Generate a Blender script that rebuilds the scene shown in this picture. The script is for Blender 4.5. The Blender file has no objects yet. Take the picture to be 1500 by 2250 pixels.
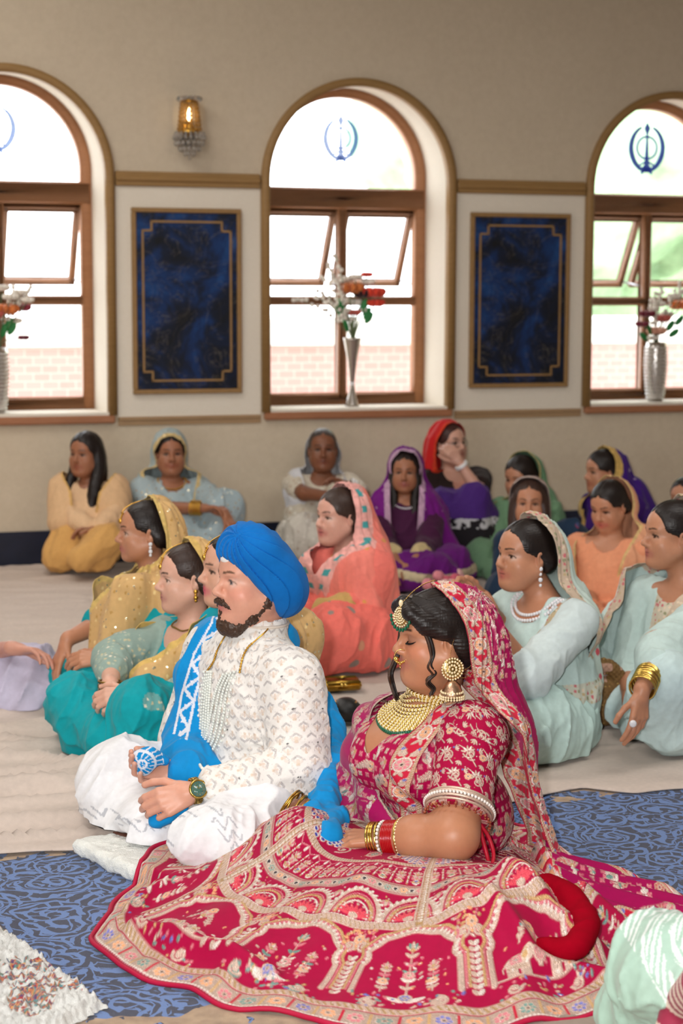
import bpy, math
import numpy as np
ONLY = globals().get('ONLY')

def want(k): return ONLY is None or k in ONLY

# ------------------------------------------------------------------ camera
F = 3870.; CAM_H = 1.5; PITCH = math.radians(7.04); ROLL = math.radians(0.15)
SC = bpy.context.scene
COLL = SC.collection
cam_d = bpy.data.cameras.new('camera'); cam = bpy.data.objects.new('camera', cam_d); COLL.objects.link(cam)
cam_d.sensor_fit = 'VERTICAL'; cam_d.sensor_height = 36.; cam_d.sensor_width = 24.
cam_d.lens = 36. * F / 2250.
cam.location = (0, 0, CAM_H)
cam.rotation_mode = 'QUATERNION'
from mathutils import Matrix, Vector
_R = Matrix.Rotation(math.pi / 2 - PITCH, 4, 'X') @ Matrix.Rotation(ROLL, 4, 'Z')
cam.rotation_quaternion = _R.to_quaternion()
cam_d.clip_end = 200
cam_d.dof.use_dof = True; cam_d.dof.focus_distance = 4.5; cam_d.dof.aperture_fstop = 62. / 15.
SC.camera = cam

# ------------------------------------------------------------------ world, lights, exposure
SC.view_settings.view_transform = 'Standard'; SC.view_settings.look = 'None'
SC.view_settings.gamma = 1.; SC.view_settings.use_curve_mapping = False
SC.view_settings.exposure = 0.12
SC.cycles.use_denoising = True
SC.cycles.max_bounces = 7; SC.cycles.transparent_max_bounces = 12
SC.cycles.diffuse_bounces = 3; SC.cycles.glossy_bounces = 3; SC.cycles.transmission_bounces = 4
SC.cycles.caustics_reflective = False; SC.cycles.caustics_refractive = False
SC.cycles.sample_clamp_indirect = 4.
try: SC.cycles.debug_use_compact_bvh = True
except Exception: pass
w = bpy.data.worlds.new('sky'); SC.world = w; w.use_nodes = True
_bg = w.node_tree.nodes['Background']; _bg.inputs[0].default_value = (.93, .97, 1., 1); _bg.inputs[1].default_value = 5.0

def area(name, loc, target, sx, sy, power, color=(1, 1, 1)):
    l = bpy.data.lights.new(name, 'AREA'); l.shape = 'RECTANGLE'; l.size = sx; l.size_y = sy; l.energy = power; l.color = color
    o = bpy.data.objects.new(name, l); COLL.objects.link(o); o.location = loc
    o.rotation_euler = (Vector(target) - Vector(loc)).to_track_quat('-Z', 'Y').to_euler()
    return o

# hall ceiling lights (three banks), an added unseen fill light behind the camera, the photographer's flash, the sun outside
area('ceiling_light', (-1.6, 3.2, 4.1), (-1.6, 3.3, 0), 2.6, 1.2, 64, (1, .96, .91))
area('ceiling_light', (2.2, 5.2, 4.1), (2.2, 5.3, 0), 2.6, 1.2, 52, (1, .96, .91))
area('ceiling_light', (-2.4, 7.2, 4.1), (-2.4, 7.3, 0), 2.6, 1.2, 64, (1, .96, .91))
area('back_fill_light', (-3.6, -2.6, 1.9), (0, 6, .6), 2.4, 1.6, 115, (.97, .98, 1))
fl = bpy.data.lights.new('camera_flash', 'SPOT'); fl.energy = 500; fl.color = (1, .98, .96); fl.shadow_soft_size = .05
fl.spot_size = math.radians(54); fl.spot_blend = .9
flo = bpy.data.objects.new('camera_flash', fl); COLL.objects.link(flo); flo.location = (-.16, .02, 1.62)
flo.rotation_euler = (Vector((.1, 4.6, .42)) - Vector(flo.location)).to_track_quat('-Z', 'Y').to_euler()
sn = bpy.data.lights.new('sun', 'SUN'); sn.energy = 4.2; sn.angle = .01; sn.color = (1, .97, .92)
sno = bpy.data.objects.new('sun', sn); COLL.objects.link(sno)
sno.rotation_euler = Vector((-.35, .75, -.62)).to_track_quat('-Z', 'Y').to_euler()

# ------------------------------------------------------------------ small maths
def nz(v):
    v = np.asarray(v, float); return v / max(1e-9, np.linalg.norm(v))

def _ray(px, py):
    u = (px - 750) / F; v = (1125 - py) / F
    u, v = u * math.cos(ROLL) + v * math.sin(ROLL), v * math.cos(ROLL) - u * math.sin(ROLL)
    return np.array([u, math.cos(PITCH) + math.sin(PITCH) * v, -math.sin(PITCH) + math.cos(PITCH) * v])

def at(px, py, Y):
    d = _ray(px, py); return np.array([0, 0, CAM_H]) + d * (Y / d[1])

def onz(px, py, z=0.):
    d = _ray(px, py); return np.array([0, 0, CAM_H]) + d * ((z - CAM_H) / d[2])

def lin(c):
    c = np.asarray(c, float) / 255.
    return np.where(c <= .04045, c / 12.92, ((c + .055) / 1.055) ** 2.4)

def C(r, g, b): return lin((r, g, b))

def sstep(a, b, x):
    t = np.clip((x - a) / (b - a), 0, 1); return t * t * (3 - 2 * t)

_NT = np.random.default_rng(11).random((64, 64, 64)).astype(np.float32)
def vnoise(P):
    P = np.asarray(P, np.float32); I = np.floor(P).astype(np.int32); f = P - I; f = f * f * (3 - 2 * f)
    x0, y0, z0 = I[..., 0] & 63, I[..., 1] & 63, I[..., 2] & 63
    x1, y1, z1 = (x0 + 1) & 63, (y0 + 1) & 63, (z0 + 1) & 63
    fx, fy, fz = f[..., 0], f[..., 1], f[..., 2]
    a = _NT[x0, y0, z0] * (1 - fx) + _NT[x1, y0, z0] * fx
    b = _NT[x0, y1, z0] * (1 - fx) + _NT[x1, y1, z0] * fx
    c = _NT[x0, y0, z1] * (1 - fx) + _NT[x1, y0, z1] * fx
    d = _NT[x0, y1, z1] * (1 - fx) + _NT[x1, y1, z1] * fx
    return (a * (1 - fy) + b * fy) * (1 - fz) + (c * (1 - fy) + d * fy) * fz * 1.0

def fbm(P, o=3):
    s = 0; a = .5
    for i in range(o):
        s = s + a * (vnoise(P * 2 ** i + i * 7.3) - .5); a *= .5
    return s

def pl(xs, pts):
    p = sorted(pts); return np.interp(xs, [q[0] for q in p], [q[1] for q in p])

# ------------------------------------------------------------------ scene bookkeeping
def link(name, data, parent=None):
    o = bpy.data.objects.new(name, data); COLL.objects.link(o)
    if parent is not None: o.parent = parent
    return o

def tag(o, label=None, cat=None, group=None, kind=None):
    if label: o['label'] = label
    if cat: o['category'] = cat
    if group: o['group'] = group
    if kind: o['kind'] = kind
    return o

def thing(name, label, cat, loc=(0, 0, 0), group=None):
    o = link(name, None); o.location = [float(v) for v in loc]; o.empty_display_size = .05
    o['_o'] = [float(v) for v in loc]
    return tag(o, label, cat, group)

def build(name, V, Fc, mat, parent=None, col=None, attrs=None, smooth=True):
    """V (n,3); Fc an (m,4)/(m,3) array or a list of index lists.  World coordinates: the parent's offset is taken off."""
    V = np.asarray(V, np.float64)
    if parent is not None:
        q = parent
        while q is not None:
            V = V - np.array(q.location); q = q.parent
    me = bpy.data.meshes.new(name)
    if isinstance(Fc, np.ndarray):
        n = len(Fc); k = Fc.shape[1]
        me.vertices.add(len(V)); me.vertices.foreach_set('co', V.astype(np.float32).ravel())
        me.loops.add(n * k); me.loops.foreach_set('vertex_index', Fc.astype(np.int32).ravel())
        me.polygons.add(n); me.polygons.foreach_set('loop_start', np.arange(0, n * k, k, dtype=np.int32))
        me.update(calc_edges=True)
    else:
        me.from_pydata(V.tolist(), [], [list(f) for f in Fc]); me.update()
    if smooth: me.polygons.foreach_set('use_smooth', np.ones(len(me.polygons), bool))
    if col is not None:
        a = me.attributes.new('col', 'FLOAT_COLOR', 'POINT')
        col = np.asarray(col, np.float32)
        if col.ndim == 1: col = np.tile(col, (len(V), 1))
        a.data.foreach_set('color', np.concatenate([col, np.ones((len(col), 1), np.float32)], 1).ravel())
    for k, v in (attrs or {}).items():
        v = np.asarray(v, np.float32)
        if v.ndim == 2:
            a = me.attributes.new(k, 'FLOAT_VECTOR', 'POINT'); a.data.foreach_set('vector', v.ravel())
        else:
            a = me.attributes.new(k, 'FLOAT', 'POINT'); a.data.foreach_set('value', v.ravel())
    me.validate()
    if mat is not None: me.materials.append(mat)
    return link(name, me, parent)

# ------------------------------------------------------------------ materials
class NT:
    def __init__(s, name):
        s.m = bpy.data.materials.new(name); s.m.use_nodes = True; s.t = s.m.node_tree; s.n = s.t.nodes
        s.b = s.n['Principled BSDF']; s.out = s.n['Material Output']
    def node(s, t, **kw):
        n = s.n.new(t)
        for k, v in kw.items(): setattr(n, k, v)
        return n
    def L(s, a, b): s.t.links.new(a, b)
    def val(s, sock, v):
        if hasattr(v, 'is_linked') or hasattr(v, 'links'): s.L(v, sock)
        else: sock.default_value = v
    def math(s, op, a, b=0., c=None, clamp=False):
        n = s.node('ShaderNodeMath', operation=op, use_clamp=clamp); s.val(n.inputs[0], a); s.val(n.inputs[1], b)
        if c is not None: s.val(n.inputs[2], c)
        return n.outputs[0]
    def mix(s, f, a, b, mode='MIX'):
        n = s.node('ShaderNodeMix', data_type='RGBA', blend_type=mode)
        s.val(n.inputs[0], f)
        for k, v in ((6, a), (7, b)):
            if hasattr(v, 'links'): s.L(v, n.inputs[k])
            else: n.inputs[k].default_value = (*[float(x) for x in v[:3]], 1)
        return n.outputs[2]
    def noise(s, scale, detail=2., vec=None, rough=.5, dist=0.):
        n = s.node('ShaderNodeTexNoise'); n.inputs['Scale'].default_value = scale; n.inputs['Detail'].default_value = detail
        n.inputs['Roughness'].default_value = rough; n.inputs['Distortion'].default_value = dist
        if vec is not None: s.L(vec, n.inputs['Vector'])
        return n
    def ramp(s, x, stops):
        n = s.node('ShaderNodeValToRGB'); s.L(x, n.inputs[0]); e = n.color_ramp.elements
        while len(e) < len(stops): e.new(.5)
        for q, (p, c) in zip(e, stops): q.position = p; q.color = (*[float(v) for v in c], 1) if len(c) == 3 else c
        return n.outputs[0]
    def obj(s): return s.node('ShaderNodeTexCoord').outputs['Object']
    def mapping(s, vec, scale=(1, 1, 1), rot=(0, 0, 0), loc=(0, 0, 0)):
        n = s.node('ShaderNodeMapping'); s.L(vec, n.inputs[0]); n.inputs['Scale'].default_value = scale
        n.inputs['Rotation'].default_value = rot; n.inputs['Location'].default_value = loc
        return n.outputs[0]
    def bump(s, h, strength=.3, dist=.01):
        n = s.node('ShaderNodeBump'); n.inputs['Strength'].default_value = strength; n.inputs['Distance'].default_value = dist
        s.L(h, n.inputs['Height']); s.L(n.outputs[0], s.b.inputs['Normal']); return n
    def set(s, **kw):
        names = dict(rough='Roughness', metal='Metallic', spec='Specular IOR Level', sheen='Sheen Weight', alpha='Alpha', sss='Subsurface Weight',
                     trans='Transmission Weight', coat='Coat Weight', ior='IOR', emis='Emission Strength')
        for k, v in kw.items():
            sk = s.b.inputs[names[k]]
            s.val(sk, v)
        return s
    def base(s, v):
        sk = s.b.inputs['Base Color']
        if hasattr(v, 'links'): s.L(v, sk)
        else: sk.default_value = (*[float(x) for x in v[:3]], 1)
    def attr(s, name):
        n = s.node('ShaderNodeAttribute', attribute_name=name); return n

_MC = {}
def flat(name, c, rough=.5, metal=0., var=.12, scale=40., spec=.4):
    """plain material with a little procedural mottling"""
    t = NT(name); n = t.noise(scale, 3., t.obj())
    c = np.asarray(c); t.base(t.mix(n.outputs[0], c * (1 - var), np.clip(c * (1 + var), 0, 1)))
    t.set(rough=rough, metal=metal, spec=spec); return t.m

def cloth(name='woven_cloth', rough=.8, sheen=.08, weave=900., wb=.12, sparkle=0., alpha=1., crush=0., spec=.25, metal=False, sss=0.):
    key = (name, rough, sheen, weave, wb, sparkle, alpha, crush, spec, metal)
    if key in _MC: return _MC[key]
    t = NT(name); a = t.attr('col'); o = t.obj()
    n = t.noise(60., 3., o); c = t.mix(.35, a.outputs[0], t.mix(n.outputs[0], (.62,) * 3, (1.3,) * 3), 'MULTIPLY')
    t.base(c); t.set(rough=rough, sheen=sheen, spec=spec)
    h = t.noise(weave, 1., o).outputs[0]
    if crush:
        h = t.math('ADD', t.math('MULTIPLY', h, .25), t.math('MULTIPLY', t.noise(45., 4., t.mapping(o, (1, 1, .35))).outputs[0], crush))
    t.bump(h, wb, .004)
    if metal:
        e = t.attr('emb').outputs[2]
        t.set(metal=t.math('MULTIPLY', e, .35), rough=t.math('SUBTRACT', rough, t.math('MULTIPLY', e, rough - .40)))
        v = t.node('ShaderNodeTexVoronoi'); v.inputs['Scale'].default_value = 420.; t.L(o, v.inputs['Vector'])
        bn = [q for q in t.n if q.bl_idname == 'ShaderNodeBump'][0]
        hh = t.math('ADD', t.math('MULTIPLY', h, .2), t.math('MULTIPLY', t.math('SUBTRACT', 1., v.outputs[0]), e))
        t.L(hh, bn.inputs['Height']); bn.inputs['Strength'].default_value = .7; bn.inputs['Distance'].default_value = .0025
    if sparkle:
        v = t.node('ShaderNodeTexVoronoi'); v.inputs['Scale'].default_value = 38.; t.L(o, v.inputs['Vector'])
        m = t.math('LESS_THAN', v.outputs[0], .16 * sparkle)
        t.base(t.mix(m, c, (.95, .85, .6))); t.set(metal=t.math('MULTIPLY', m, .9), rough=t.math('SUBTRACT', rough, t.math('MULTIPLY', m, rough - .18)))
    if alpha < 1.: t.set(alpha=alpha)
    _MC[key] = t.m; return t.m

def skin_mat():
    if 'skin' in _MC: return _MC['skin']
    t = NT('skin'); a = t.attr('col'); n = t.noise(90., 4., t.obj())
    t.base(t.mix(.3, a.outputs[0], t.mix(n.outputs[0], (.75, .72, .7), (1.2, 1.18, 1.16)), 'MULTIPLY'))
    t.set(rough=.42, spec=.4, sss=.12); t.b.inputs['Subsurface Radius'].default_value = (.012, .005, .003); t.b.inputs['Subsurface Scale'].default_value = .6
    t.bump(t.noise(700., 2., t.obj()).outputs[0], .06, .002)
    _MC['skin'] = t.m; return t.m

def hair_mat():
    if 'hair' in _MC: return _MC['hair']
    t = NT('hair'); a = t.attr('col'); o = t.obj()
    n = t.noise(160., 4., t.mapping(o, (1, 1, .12)))
    t.base(t.mix(.6, a.outputs[0], t.mix(n.outputs[0], (.35,) * 3, (1.7,) * 3), 'MULTIPLY')); t.set(rough=.42, spec=.35)
    t.bump(n.outputs[0], .25, .004); _MC['hair'] = t.m; return t.m

def metal_mat(name='polished_gold', c=(214, 165, 72), rough=.28):
    key = (name, c, rough)
    if key not in _MC:
        t = NT(name); n = t.noise(180., 2., t.obj()); cc = lin(c)
        t.base(t.mix(n.outputs[0], cc * .75, np.clip(cc * 1.2, 0, 1))); t.set(metal=1., rough=rough); t.bump(n.outputs[0], .25, .002); _MC[key] = t.m
    return _MC[key]

def gem_mat(name, c, rough=.12):
    key = (name, tuple(c))
    if key not in _MC:
        t = NT(name); n = t.noise(120., 2., t.obj()); cc = lin(c)
        t.base(t.mix(n.outputs[0], cc * .8, np.clip(cc * 1.15, 0, 1))); t.set(rough=rough, spec=.7, coat=.3); _MC[key] = t.m
    return _MC[key]

# ------------------------------------------------------------------ hard-surface builder: collects shapes into ONE mesh
class MB:
    def __init__(s): s.V = []; s.Fc = []; s.n = 0; s.cols = []
    def add(s, V, Fc, col=None):
        V = np.asarray(V, float); s.V.append(V); s.Fc += [[i + s.n for i in f] for f in Fc]; s.n += len(V)
        s.cols.append(np.tile(np.asarray(col if col is not None else (.5, .5, .5), float), (len(V), 1)))
        return s
    def box(s, a, b, M=None, col=None, bev=0.):
        a, b = np.minimum(a, b), np.maximum(a, b)
        if bev <= 0:
            V = np.array([[(a, b)[i][0], (a, b)[j][1], (a, b)[k][2]] for k in (0, 1) for j in (0, 1) for i in (0, 1)])
            Fc = [(0, 2, 3, 1), (4, 5, 7, 6), (0, 1, 5, 4), (2, 6, 7, 3), (0, 4, 6, 2), (1, 3, 7, 5)]
        else:
            V = []; ix = {}
            for k in (0, 1):
                for j in (0, 1):
                    for i in (0, 1):
                        cr = np.array([(a, b)[i][0], (a, b)[j][1], (a, b)[k][2]]); sg = np.array([1 - 2 * i, 1 - 2 * j, 1 - 2 * k]) * bev
                        for ax in range(3):
                            v = cr + sg; v[ax] = cr[ax]; ix[(i, j, k, ax)] = len(V); V.append(v)
            Fc = []
            for ax in range(3):
                u, w_ = (ax + 1) % 3, (ax + 2) % 3
                for sd in (0, 1):
                    q = []
                    for (p, r) in ((0, 0), (1, 0), (1, 1), (0, 1)):
                        t = [0, 0, 0]; t[ax] = sd; t[u] = p; t[w_] = r; q.append(ix[(*t, ax)])
                    Fc.append(q if sd else q[::-1])
                for p in (0, 1):
                    for r in (0, 1):
                        t0 = [0, 0, 0]; t0[u] = p; t0[w_] = r; t1 = list(t0); t1[ax] = 1
                        q = [ix[(*t0, u)], ix[(*t1, u)], ix[(*t1, w_)], ix[(*t0, w_)]]
                        Fc.append(q if p == r else q[::-1])
            for k in (0, 1):
                for j in (0, 1):
                    for i in (0, 1):
                        q = [ix[(i, j, k, x)] for x in range(3)]
                        Fc.append(q if (i + j + k) % 2 else q[::-1])
            V = np.array(V)
        return s.add(V if M is None else M(V), Fc, col)
    def tube(s, pts, r, n=8, col=None, closed=False):
        pts = np.asarray(pts, float); m = len(pts); r = np.broadcast_to(np.asarray(r, float), (m,))
        T = np.gradient(pts, axis=0) if not closed else np.roll(pts, -1, 0) - np.roll(pts, 1, 0)
        T /= np.maximum(1e-9, np.linalg.norm(T, axis=1, keepdims=True))
        up = np.array([0, 0, 1.]) if abs(T[0][2]) < .9 else np.array([1., 0, 0]); V = []
        nn = nz(np.cross(T[0], up))
        for i in range(m):
            nn = nz(nn - T[i] * np.dot(nn, T[i])); bb = np.cross(T[i], nn)
            for j in range(n):
                a = 2 * math.pi * j / n; V.append(pts[i] + r[i] * (math.cos(a) * nn + math.sin(a) * bb))
        Fc = []
        for i in range(m if closed else m - 1):
            for j in range(n):
                i2 = (i + 1) % m; j2 = (j + 1) % n
                Fc.append((i * n + j, i * n + j2, i2 * n + j2, i2 * n + j))
        if not closed: Fc += [tuple(range(n))[::-1], tuple((m - 1) * n + j for j in range(n))]
        return s.add(V, Fc, col)
    def ball(s, c, r, n=8, m=6, col=None, R=None):
        r = np.broadcast_to(np.asarray(r, float), (3,)); V = [[0, 0, -1]]
        for i in range(1, m):
            a = math.pi * i / m - math.pi / 2
            for j in range(n): b = 2 * math.pi * j / n; V.append([math.cos(a) * math.cos(b), math.cos(a) * math.sin(b), math.sin(a)])
        V.append([0, 0, 1]); V = np.array(V) * r
        if R is not None: V = V @ np.asarray(R).T
        Fc = [(0, 1 + (j + 1) % n, 1 + j) for j in range(n)]
        for i in range(m - 2):
            for j in range(n): Fc.append((1 + i * n + j, 1 + i * n + (j + 1) % n, 1 + (i + 1) * n + (j + 1) % n, 1 + (i + 1) * n + j))
        e = len(V) - 1; b0 = 1 + (m - 2) * n
        Fc += [(e, b0 + j, b0 + (j + 1) % n) for j in range(n)]
        return s.add(V + np.asarray(c), Fc, col)
    def lathe(s, c, prof, n=24, col=None, ax=None, flute=None):
        """prof: (r, z) pairs; ax: frame matrix columns (x,y,z)"""
        V = []
        for (r, z) in prof:
            for j in range(n):
                a = 2 * math.pi * j / n; rr = r * (1 + (flute(a, z) if flute else 0)); V.append([rr * math.cos(a), rr * math.sin(a), z])
        V = np.array(V); m = len(prof)
        if ax is not None: V = V @ np.asarray(ax).T
        Fc = [(i * n + j, i * n + (j + 1) % n, (i + 1) * n + (j + 1) % n, (i + 1) * n + j) for i in range(m - 1) for j in range(n)]
        Fc += [tuple(range(n))[::-1], tuple((m - 1) * n + j for j in range(n))]
        return s.add(V + np.asarray(c), Fc, col)
    def done(s, name, mat, parent=None, smooth=True, cols=False):
        return build(name, np.concatenate(s.V), s.Fc, mat, parent, np.concatenate(s.cols) if cols else None, smooth=smooth)

def frame(z, x=None):
    z = nz(z); x = np.array([1., 0, 0]) if x is None else np.asarray(x, float)
    if abs(np.dot(x, z)) > .95: x = np.array([0, 1., 0])
    x = nz(x - z * np.dot(x, z)); return np.stack([x, np.cross(z, x), z], 1)

# ------------------------------------------------------------------ sculpting kit: smooth-blended solids -> one continuous quad surface
class Sculpt:
    def __init__(s): s.ops = []; s.post = []; s.margin = 0.; s.paints = []
    def _add(s, fn, c, r, k, col, sub, uv=None): s.ops.append((fn, np.asarray(c, float), r, k, None if col is None else np.asarray(col, float), sub, uv)); return s
    def cone(s, a, b, ra, rb=None, k=.02, col=None, sub=False, uv=None):
        a = np.asarray(a, float); b = np.asarray(b, float); rb = ra if rb is None else rb
        ba = b - a; L2 = max(1e-9, ba @ ba)
        def fn(P):
            q = P - a; h = np.clip((q @ ba) / L2, 0, 1)
            return np.sqrt(((q - h[..., None] * ba) ** 2).sum(-1)) - (ra + h * (rb - ra))
        return s._add(fn, (a + b) / 2, math.sqrt(L2) / 2 + max(ra, rb), k, col, sub, (a, b, (ra + rb) / 2) if uv is None else uv)
    def chain(s, pts, rads, k=.02, col=None):
        for i in range(len(pts) - 1): s.cone(pts[i], pts[i + 1], rads[i], rads[i + 1], k, col)
        return s
    def ell(s, c, r, R=None, k=.02, col=None, sub=False):
        c = np.asarray(c, float); r = np.broadcast_to(np.asarray(r, float), (3,)); R = np.eye(3) if R is None else np.asarray(R)
        def fn(P):
            q = (P - c) @ R; k0 = np.sqrt(((q / r) ** 2).sum(-1)); k1 = np.sqrt(((q / r ** 2) ** 2).sum(-1))
            return k0 * (k0 - 1) / np.maximum(k1, 1e-6)
        mz = R[:, int(np.argmax(r))]
        return s._add(fn, c, float(r.max()), k, col, sub, (c - np.array([0, 0, r[2]]), c + np.array([0, 0, r[2]]), float(r[:2].mean())))
    def half(s, p, n, k=.01):
        """cut away everything on the side n points to"""
        p = np.asarray(p, float); n = nz(n)
        def f(P, d):
            e = (P - p) @ n; h = np.maximum(k - np.abs(d - e), 0) / k; return np.maximum(d, e) + h * h * k * .25
        s.post.append(f); return s
    def folds(s, amp, fn, margin=None): s.post.append(lambda P, d: d + amp * fn(P)); s.margin += amp * 1.2; return s
    def paint(s, mask, col): s.paints.append((mask, np.asarray(col, float))); return s
    def field(s, P, Cn=None, R=0.):
        d = np.full(P.shape[:-1], .5)
        for fn, c, r, k, col, sub, uv in s.ops:
            if Cn is not None:
                m = np.linalg.norm(Cn - c, axis=1) < R + r + k + .03
                if not m.any(): continue
                a = d[m]; b = fn(P[m])
            else: m = slice(None); a = d; b = fn(P)
            kk = max(k, 1e-5)
            if sub: b = -b; h = np.maximum(kk - np.abs(a - b), 0) / kk; v = np.maximum(a, b) + h * h * kk * .25
            else: h = np.maximum(kk - np.abs(a - b), 0) / kk; v = np.minimum(a, b) - h * h * kk * .25
            d[m] = v
        for f in s.post: d = f(P, d)
        return d
    def mesh(s, h, smooth=1, lo=None, hi=None):
        cs = np.array([o[1] for o in s.ops if not o[5]]); rs = np.array([o[2] for o in s.ops if not o[5]])[:, None]
        l = (cs - rs).min(0) - 2 * h - s.margin; u = (cs + rs).max(0) + 2 * h + s.margin
        if lo is not None: l = np.maximum(l, lo)
        if hi is not None: u = np.minimum(u, hi)
        B = 8; bs = B * h; nb = np.maximum(1, np.ceil((u - l) / bs).astype(int))
        gi = np.stack(np.meshgrid(*[np.arange(n) for n in nb], indexing='ij'), -1).reshape(-1, 3)
        cen = l + (gi + .5) * bs; d0 = np.concatenate([s.field(c_) for c_ in np.array_split(cen, max(1, len(cen) // 60000))])
        act = np.abs(d0) < bs * .5 * 1.732 * 1.3 + s.margin + .012
        gi = gi[act]; cen = cen[act]
        loc = np.stack(np.meshgrid(*[np.arange(B + 1)] * 3, indexing='ij'), -1).reshape(-1, 3)
        D = np.empty((len(gi), B + 1, B + 1, B + 1), np.float32)
        for s0 in range(0, len(gi), 250):
            g = gi[s0:s0 + 250]
            P = l + (g[:, None, :] * B + loc[None]) * h
            D[s0:s0 + 250] = s.field(P, cen[s0:s0 + 250], bs * .87).reshape(-1, B + 1, B + 1, B + 1)
        N = nb * B + 2; st = np.array([1, N[0], N[0] * N[1]], np.int64)
        ins = D < 0
        cor = [(i, j, k) for k in (0, 1) for j in (0, 1) for i in (0, 1)]
        cnt = sum(ins[:, i:B + i, j:B + j, k:B + k].astype(np.int8) for i, j, k in cor)
        b, x, y, z = np.nonzero((cnt > 0) & (cnt < 8))
        v8 = np.stack([D[b, x + i, y + j, z + k] for i, j, k in cor], 1)
        base = gi[b] * B + np.stack([x, y, z], 1)
        acc = np.zeros((len(b), 3)); n = np.zeros(len(b)); ca = np.array(cor, float)
        for p in range(8):
            for a in range(3):
                if cor[p][a]: continue
                q = p | (1 << a); m = (v8[:, p] < 0) != (v8[:, q] < 0)
                t = v8[m, p] / (v8[m, p] - v8[m, q]); pt = np.tile(ca[p], (m.sum(), 1)); pt[:, a] += t
                acc[m] += pt; n[m] += 1
        V = l + (base + acc / n[:, None]) * h
        ids = base @ st; od = np.argsort(ids); ids = ids[od]; V = V[od]
        Q = []
        for a in range(3):
            e = [0, 0, 0]; e[a] = 1
            A = ins[:, :B, :B, :B]; Bv = ins[:, e[0]:B + e[0], e[1]:B + e[1], e[2]:B + e[2]]
            b, x, y, z = np.nonzero(A != Bv)
            pid = (gi[b] * B + np.stack([x, y, z], 1)) @ st; s1 = st[(a + 1) % 3]; s2 = st[(a + 2) % 3]
            cell = np.stack([pid, pid - s1, pid - s1 - s2, pid - s2], 1)
            ix = np.searchsorted(ids, cell); ix = np.minimum(ix, len(ids) - 1); ok = (ids[ix] == cell).all(1)
            inn = A[b, x, y, z]; ix[~inn] = ix[~inn][:, ::-1]; Q.append(ix[ok])
        Q = np.concatenate(Q)
        if smooth: V = lap(V, Q, smooth, .45)
        return V, Q
    def color(s, V, default=(.5, .5, .5), soft=.003):
        out = np.zeros((len(V), 3)); 
        for s0 in range(0, len(V), 60000):
            P = V[s0:s0 + 60000]; ops = [o for o in s.ops if o[4] is not None and not o[5]]
            if not ops: out[s0:s0 + 60000] = default; continue
            D = np.stack([o[0](P) for o in ops], 1); W = np.exp(-np.clip((D - D.min(1, keepdims=True)) / soft, 0, 40))
            c = (W / W.sum(1, keepdims=True)) @ np.stack([o[4] for o in ops])
            for m, pc in s.paints:
                k = np.clip(m(P), 0, 1)[:, None]; c = c * (1 - k) + pc * k
            out[s0:s0 + 60000] = c
        return out
    def uv(s, V):
        """cylindrical coordinates about the nearest limb axis, in metres"""
        ops = [o for o in s.ops if not o[5]]
        D = np.stack([o[0](V) for o in ops], 1); am = D.argmin(1); U = np.zeros((len(V), 2))
        for i, o in enumerate(ops):
            m = am == i
            if not m.any(): continue
            a, b, r = o[6]; fr = frame(b - a, (0, 0, 1) if abs(nz(b - a)[2]) < .8 else (0, 1, 0)); q = (V[m] - a) @ fr
            U[m, 0] = np.arctan2(q[:, 1], q[:, 0]) * r; U[m, 1] = q[:, 2]
        return U

def edges(Q):
    k = Q.shape[1]; E = np.concatenate([np.stack([Q[:, i], Q[:, (i + 1) % k]], 1) for i in range(k)]); return E

def lap(V, Q, it=1, f=.5):
    E = edges(Q); n = np.bincount(E.ravel(), minlength=len(V)).astype(float)
    for _ in range(it):
        A = np.stack([np.bincount(E[:, 0], V[E[:, 1], c], len(V)) + np.bincount(E[:, 1], V[E[:, 0], c], len(V)) for c in range(3)], 1)
        V = V + f * (A / np.maximum(n, 1)[:, None] - V) * (n > 0)[:, None]
    return V

def vnormals(V, Q):
    a = V[Q[:, 2]] - V[Q[:, 0]]; b = V[Q[:, 3]] - V[Q[:, 1]]; fn = np.cross(a, b)
    N = np.stack([sum(np.bincount(Q[:, i], fn[:, c], len(V)) for i in range(4)) for c in range(3)], 1)
    return N / np.maximum(1e-12, np.linalg.norm(N, axis=1, keepdims=True))

def compact(V, Q, *arrs):
    u, inv = np.unique(Q.ravel(), return_inverse=True)
    return (V[u], inv.reshape(Q.shape)) + tuple(None if a is None else a[u] for a in arrs)

def cut(V, Q, g):
    """keep g > 0, sliding the border vertices onto g = 0 so the cloth edge is clean"""
    Q = Q[(g[Q] > 0).any(1)]; E = edges(Q); E = np.concatenate([E, E[:, ::-1]])
    m = (g[E[:, 0]] > 0) & (g[E[:, 1]] <= 0); E = E[m]; gi, gj = g[E[:, 0]], g[E[:, 1]]
    X = V[E[:, 0]] + (gi / (gi - gj))[:, None] * (V[E[:, 1]] - V[E[:, 0]])
    n = np.bincount(E[:, 1], minlength=len(V)); V = V.copy()
    A = np.stack([np.bincount(E[:, 1], X[:, c], len(V)) for c in range(3)], 1); mm = n > 0
    V[mm] = A[mm] / n[mm][:, None]
    # corners that only touch the kept side across a face diagonal follow their slid neighbours
    rem = np.zeros(len(V), bool); rem[Q.ravel()] = True; rem &= (g <= 0) & ~mm
    if rem.any():
        E2 = edges(Q); E2 = np.concatenate([E2, E2[:, ::-1]]); k = rem[E2[:, 1]] & mm[E2[:, 0]]; E2 = E2[k]
        n2 = np.bincount(E2[:, 1], minlength=len(V)); A2 = np.stack([np.bincount(E2[:, 1], V[E2[:, 0], c], len(V)) for c in range(3)], 1); m2 = n2 > 0; V[m2] = A2[m2] / n2[m2][:, None]; mm = mm | m2
    g = np.where(mm, 0, g)
    return compact(V, Q, g)

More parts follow.
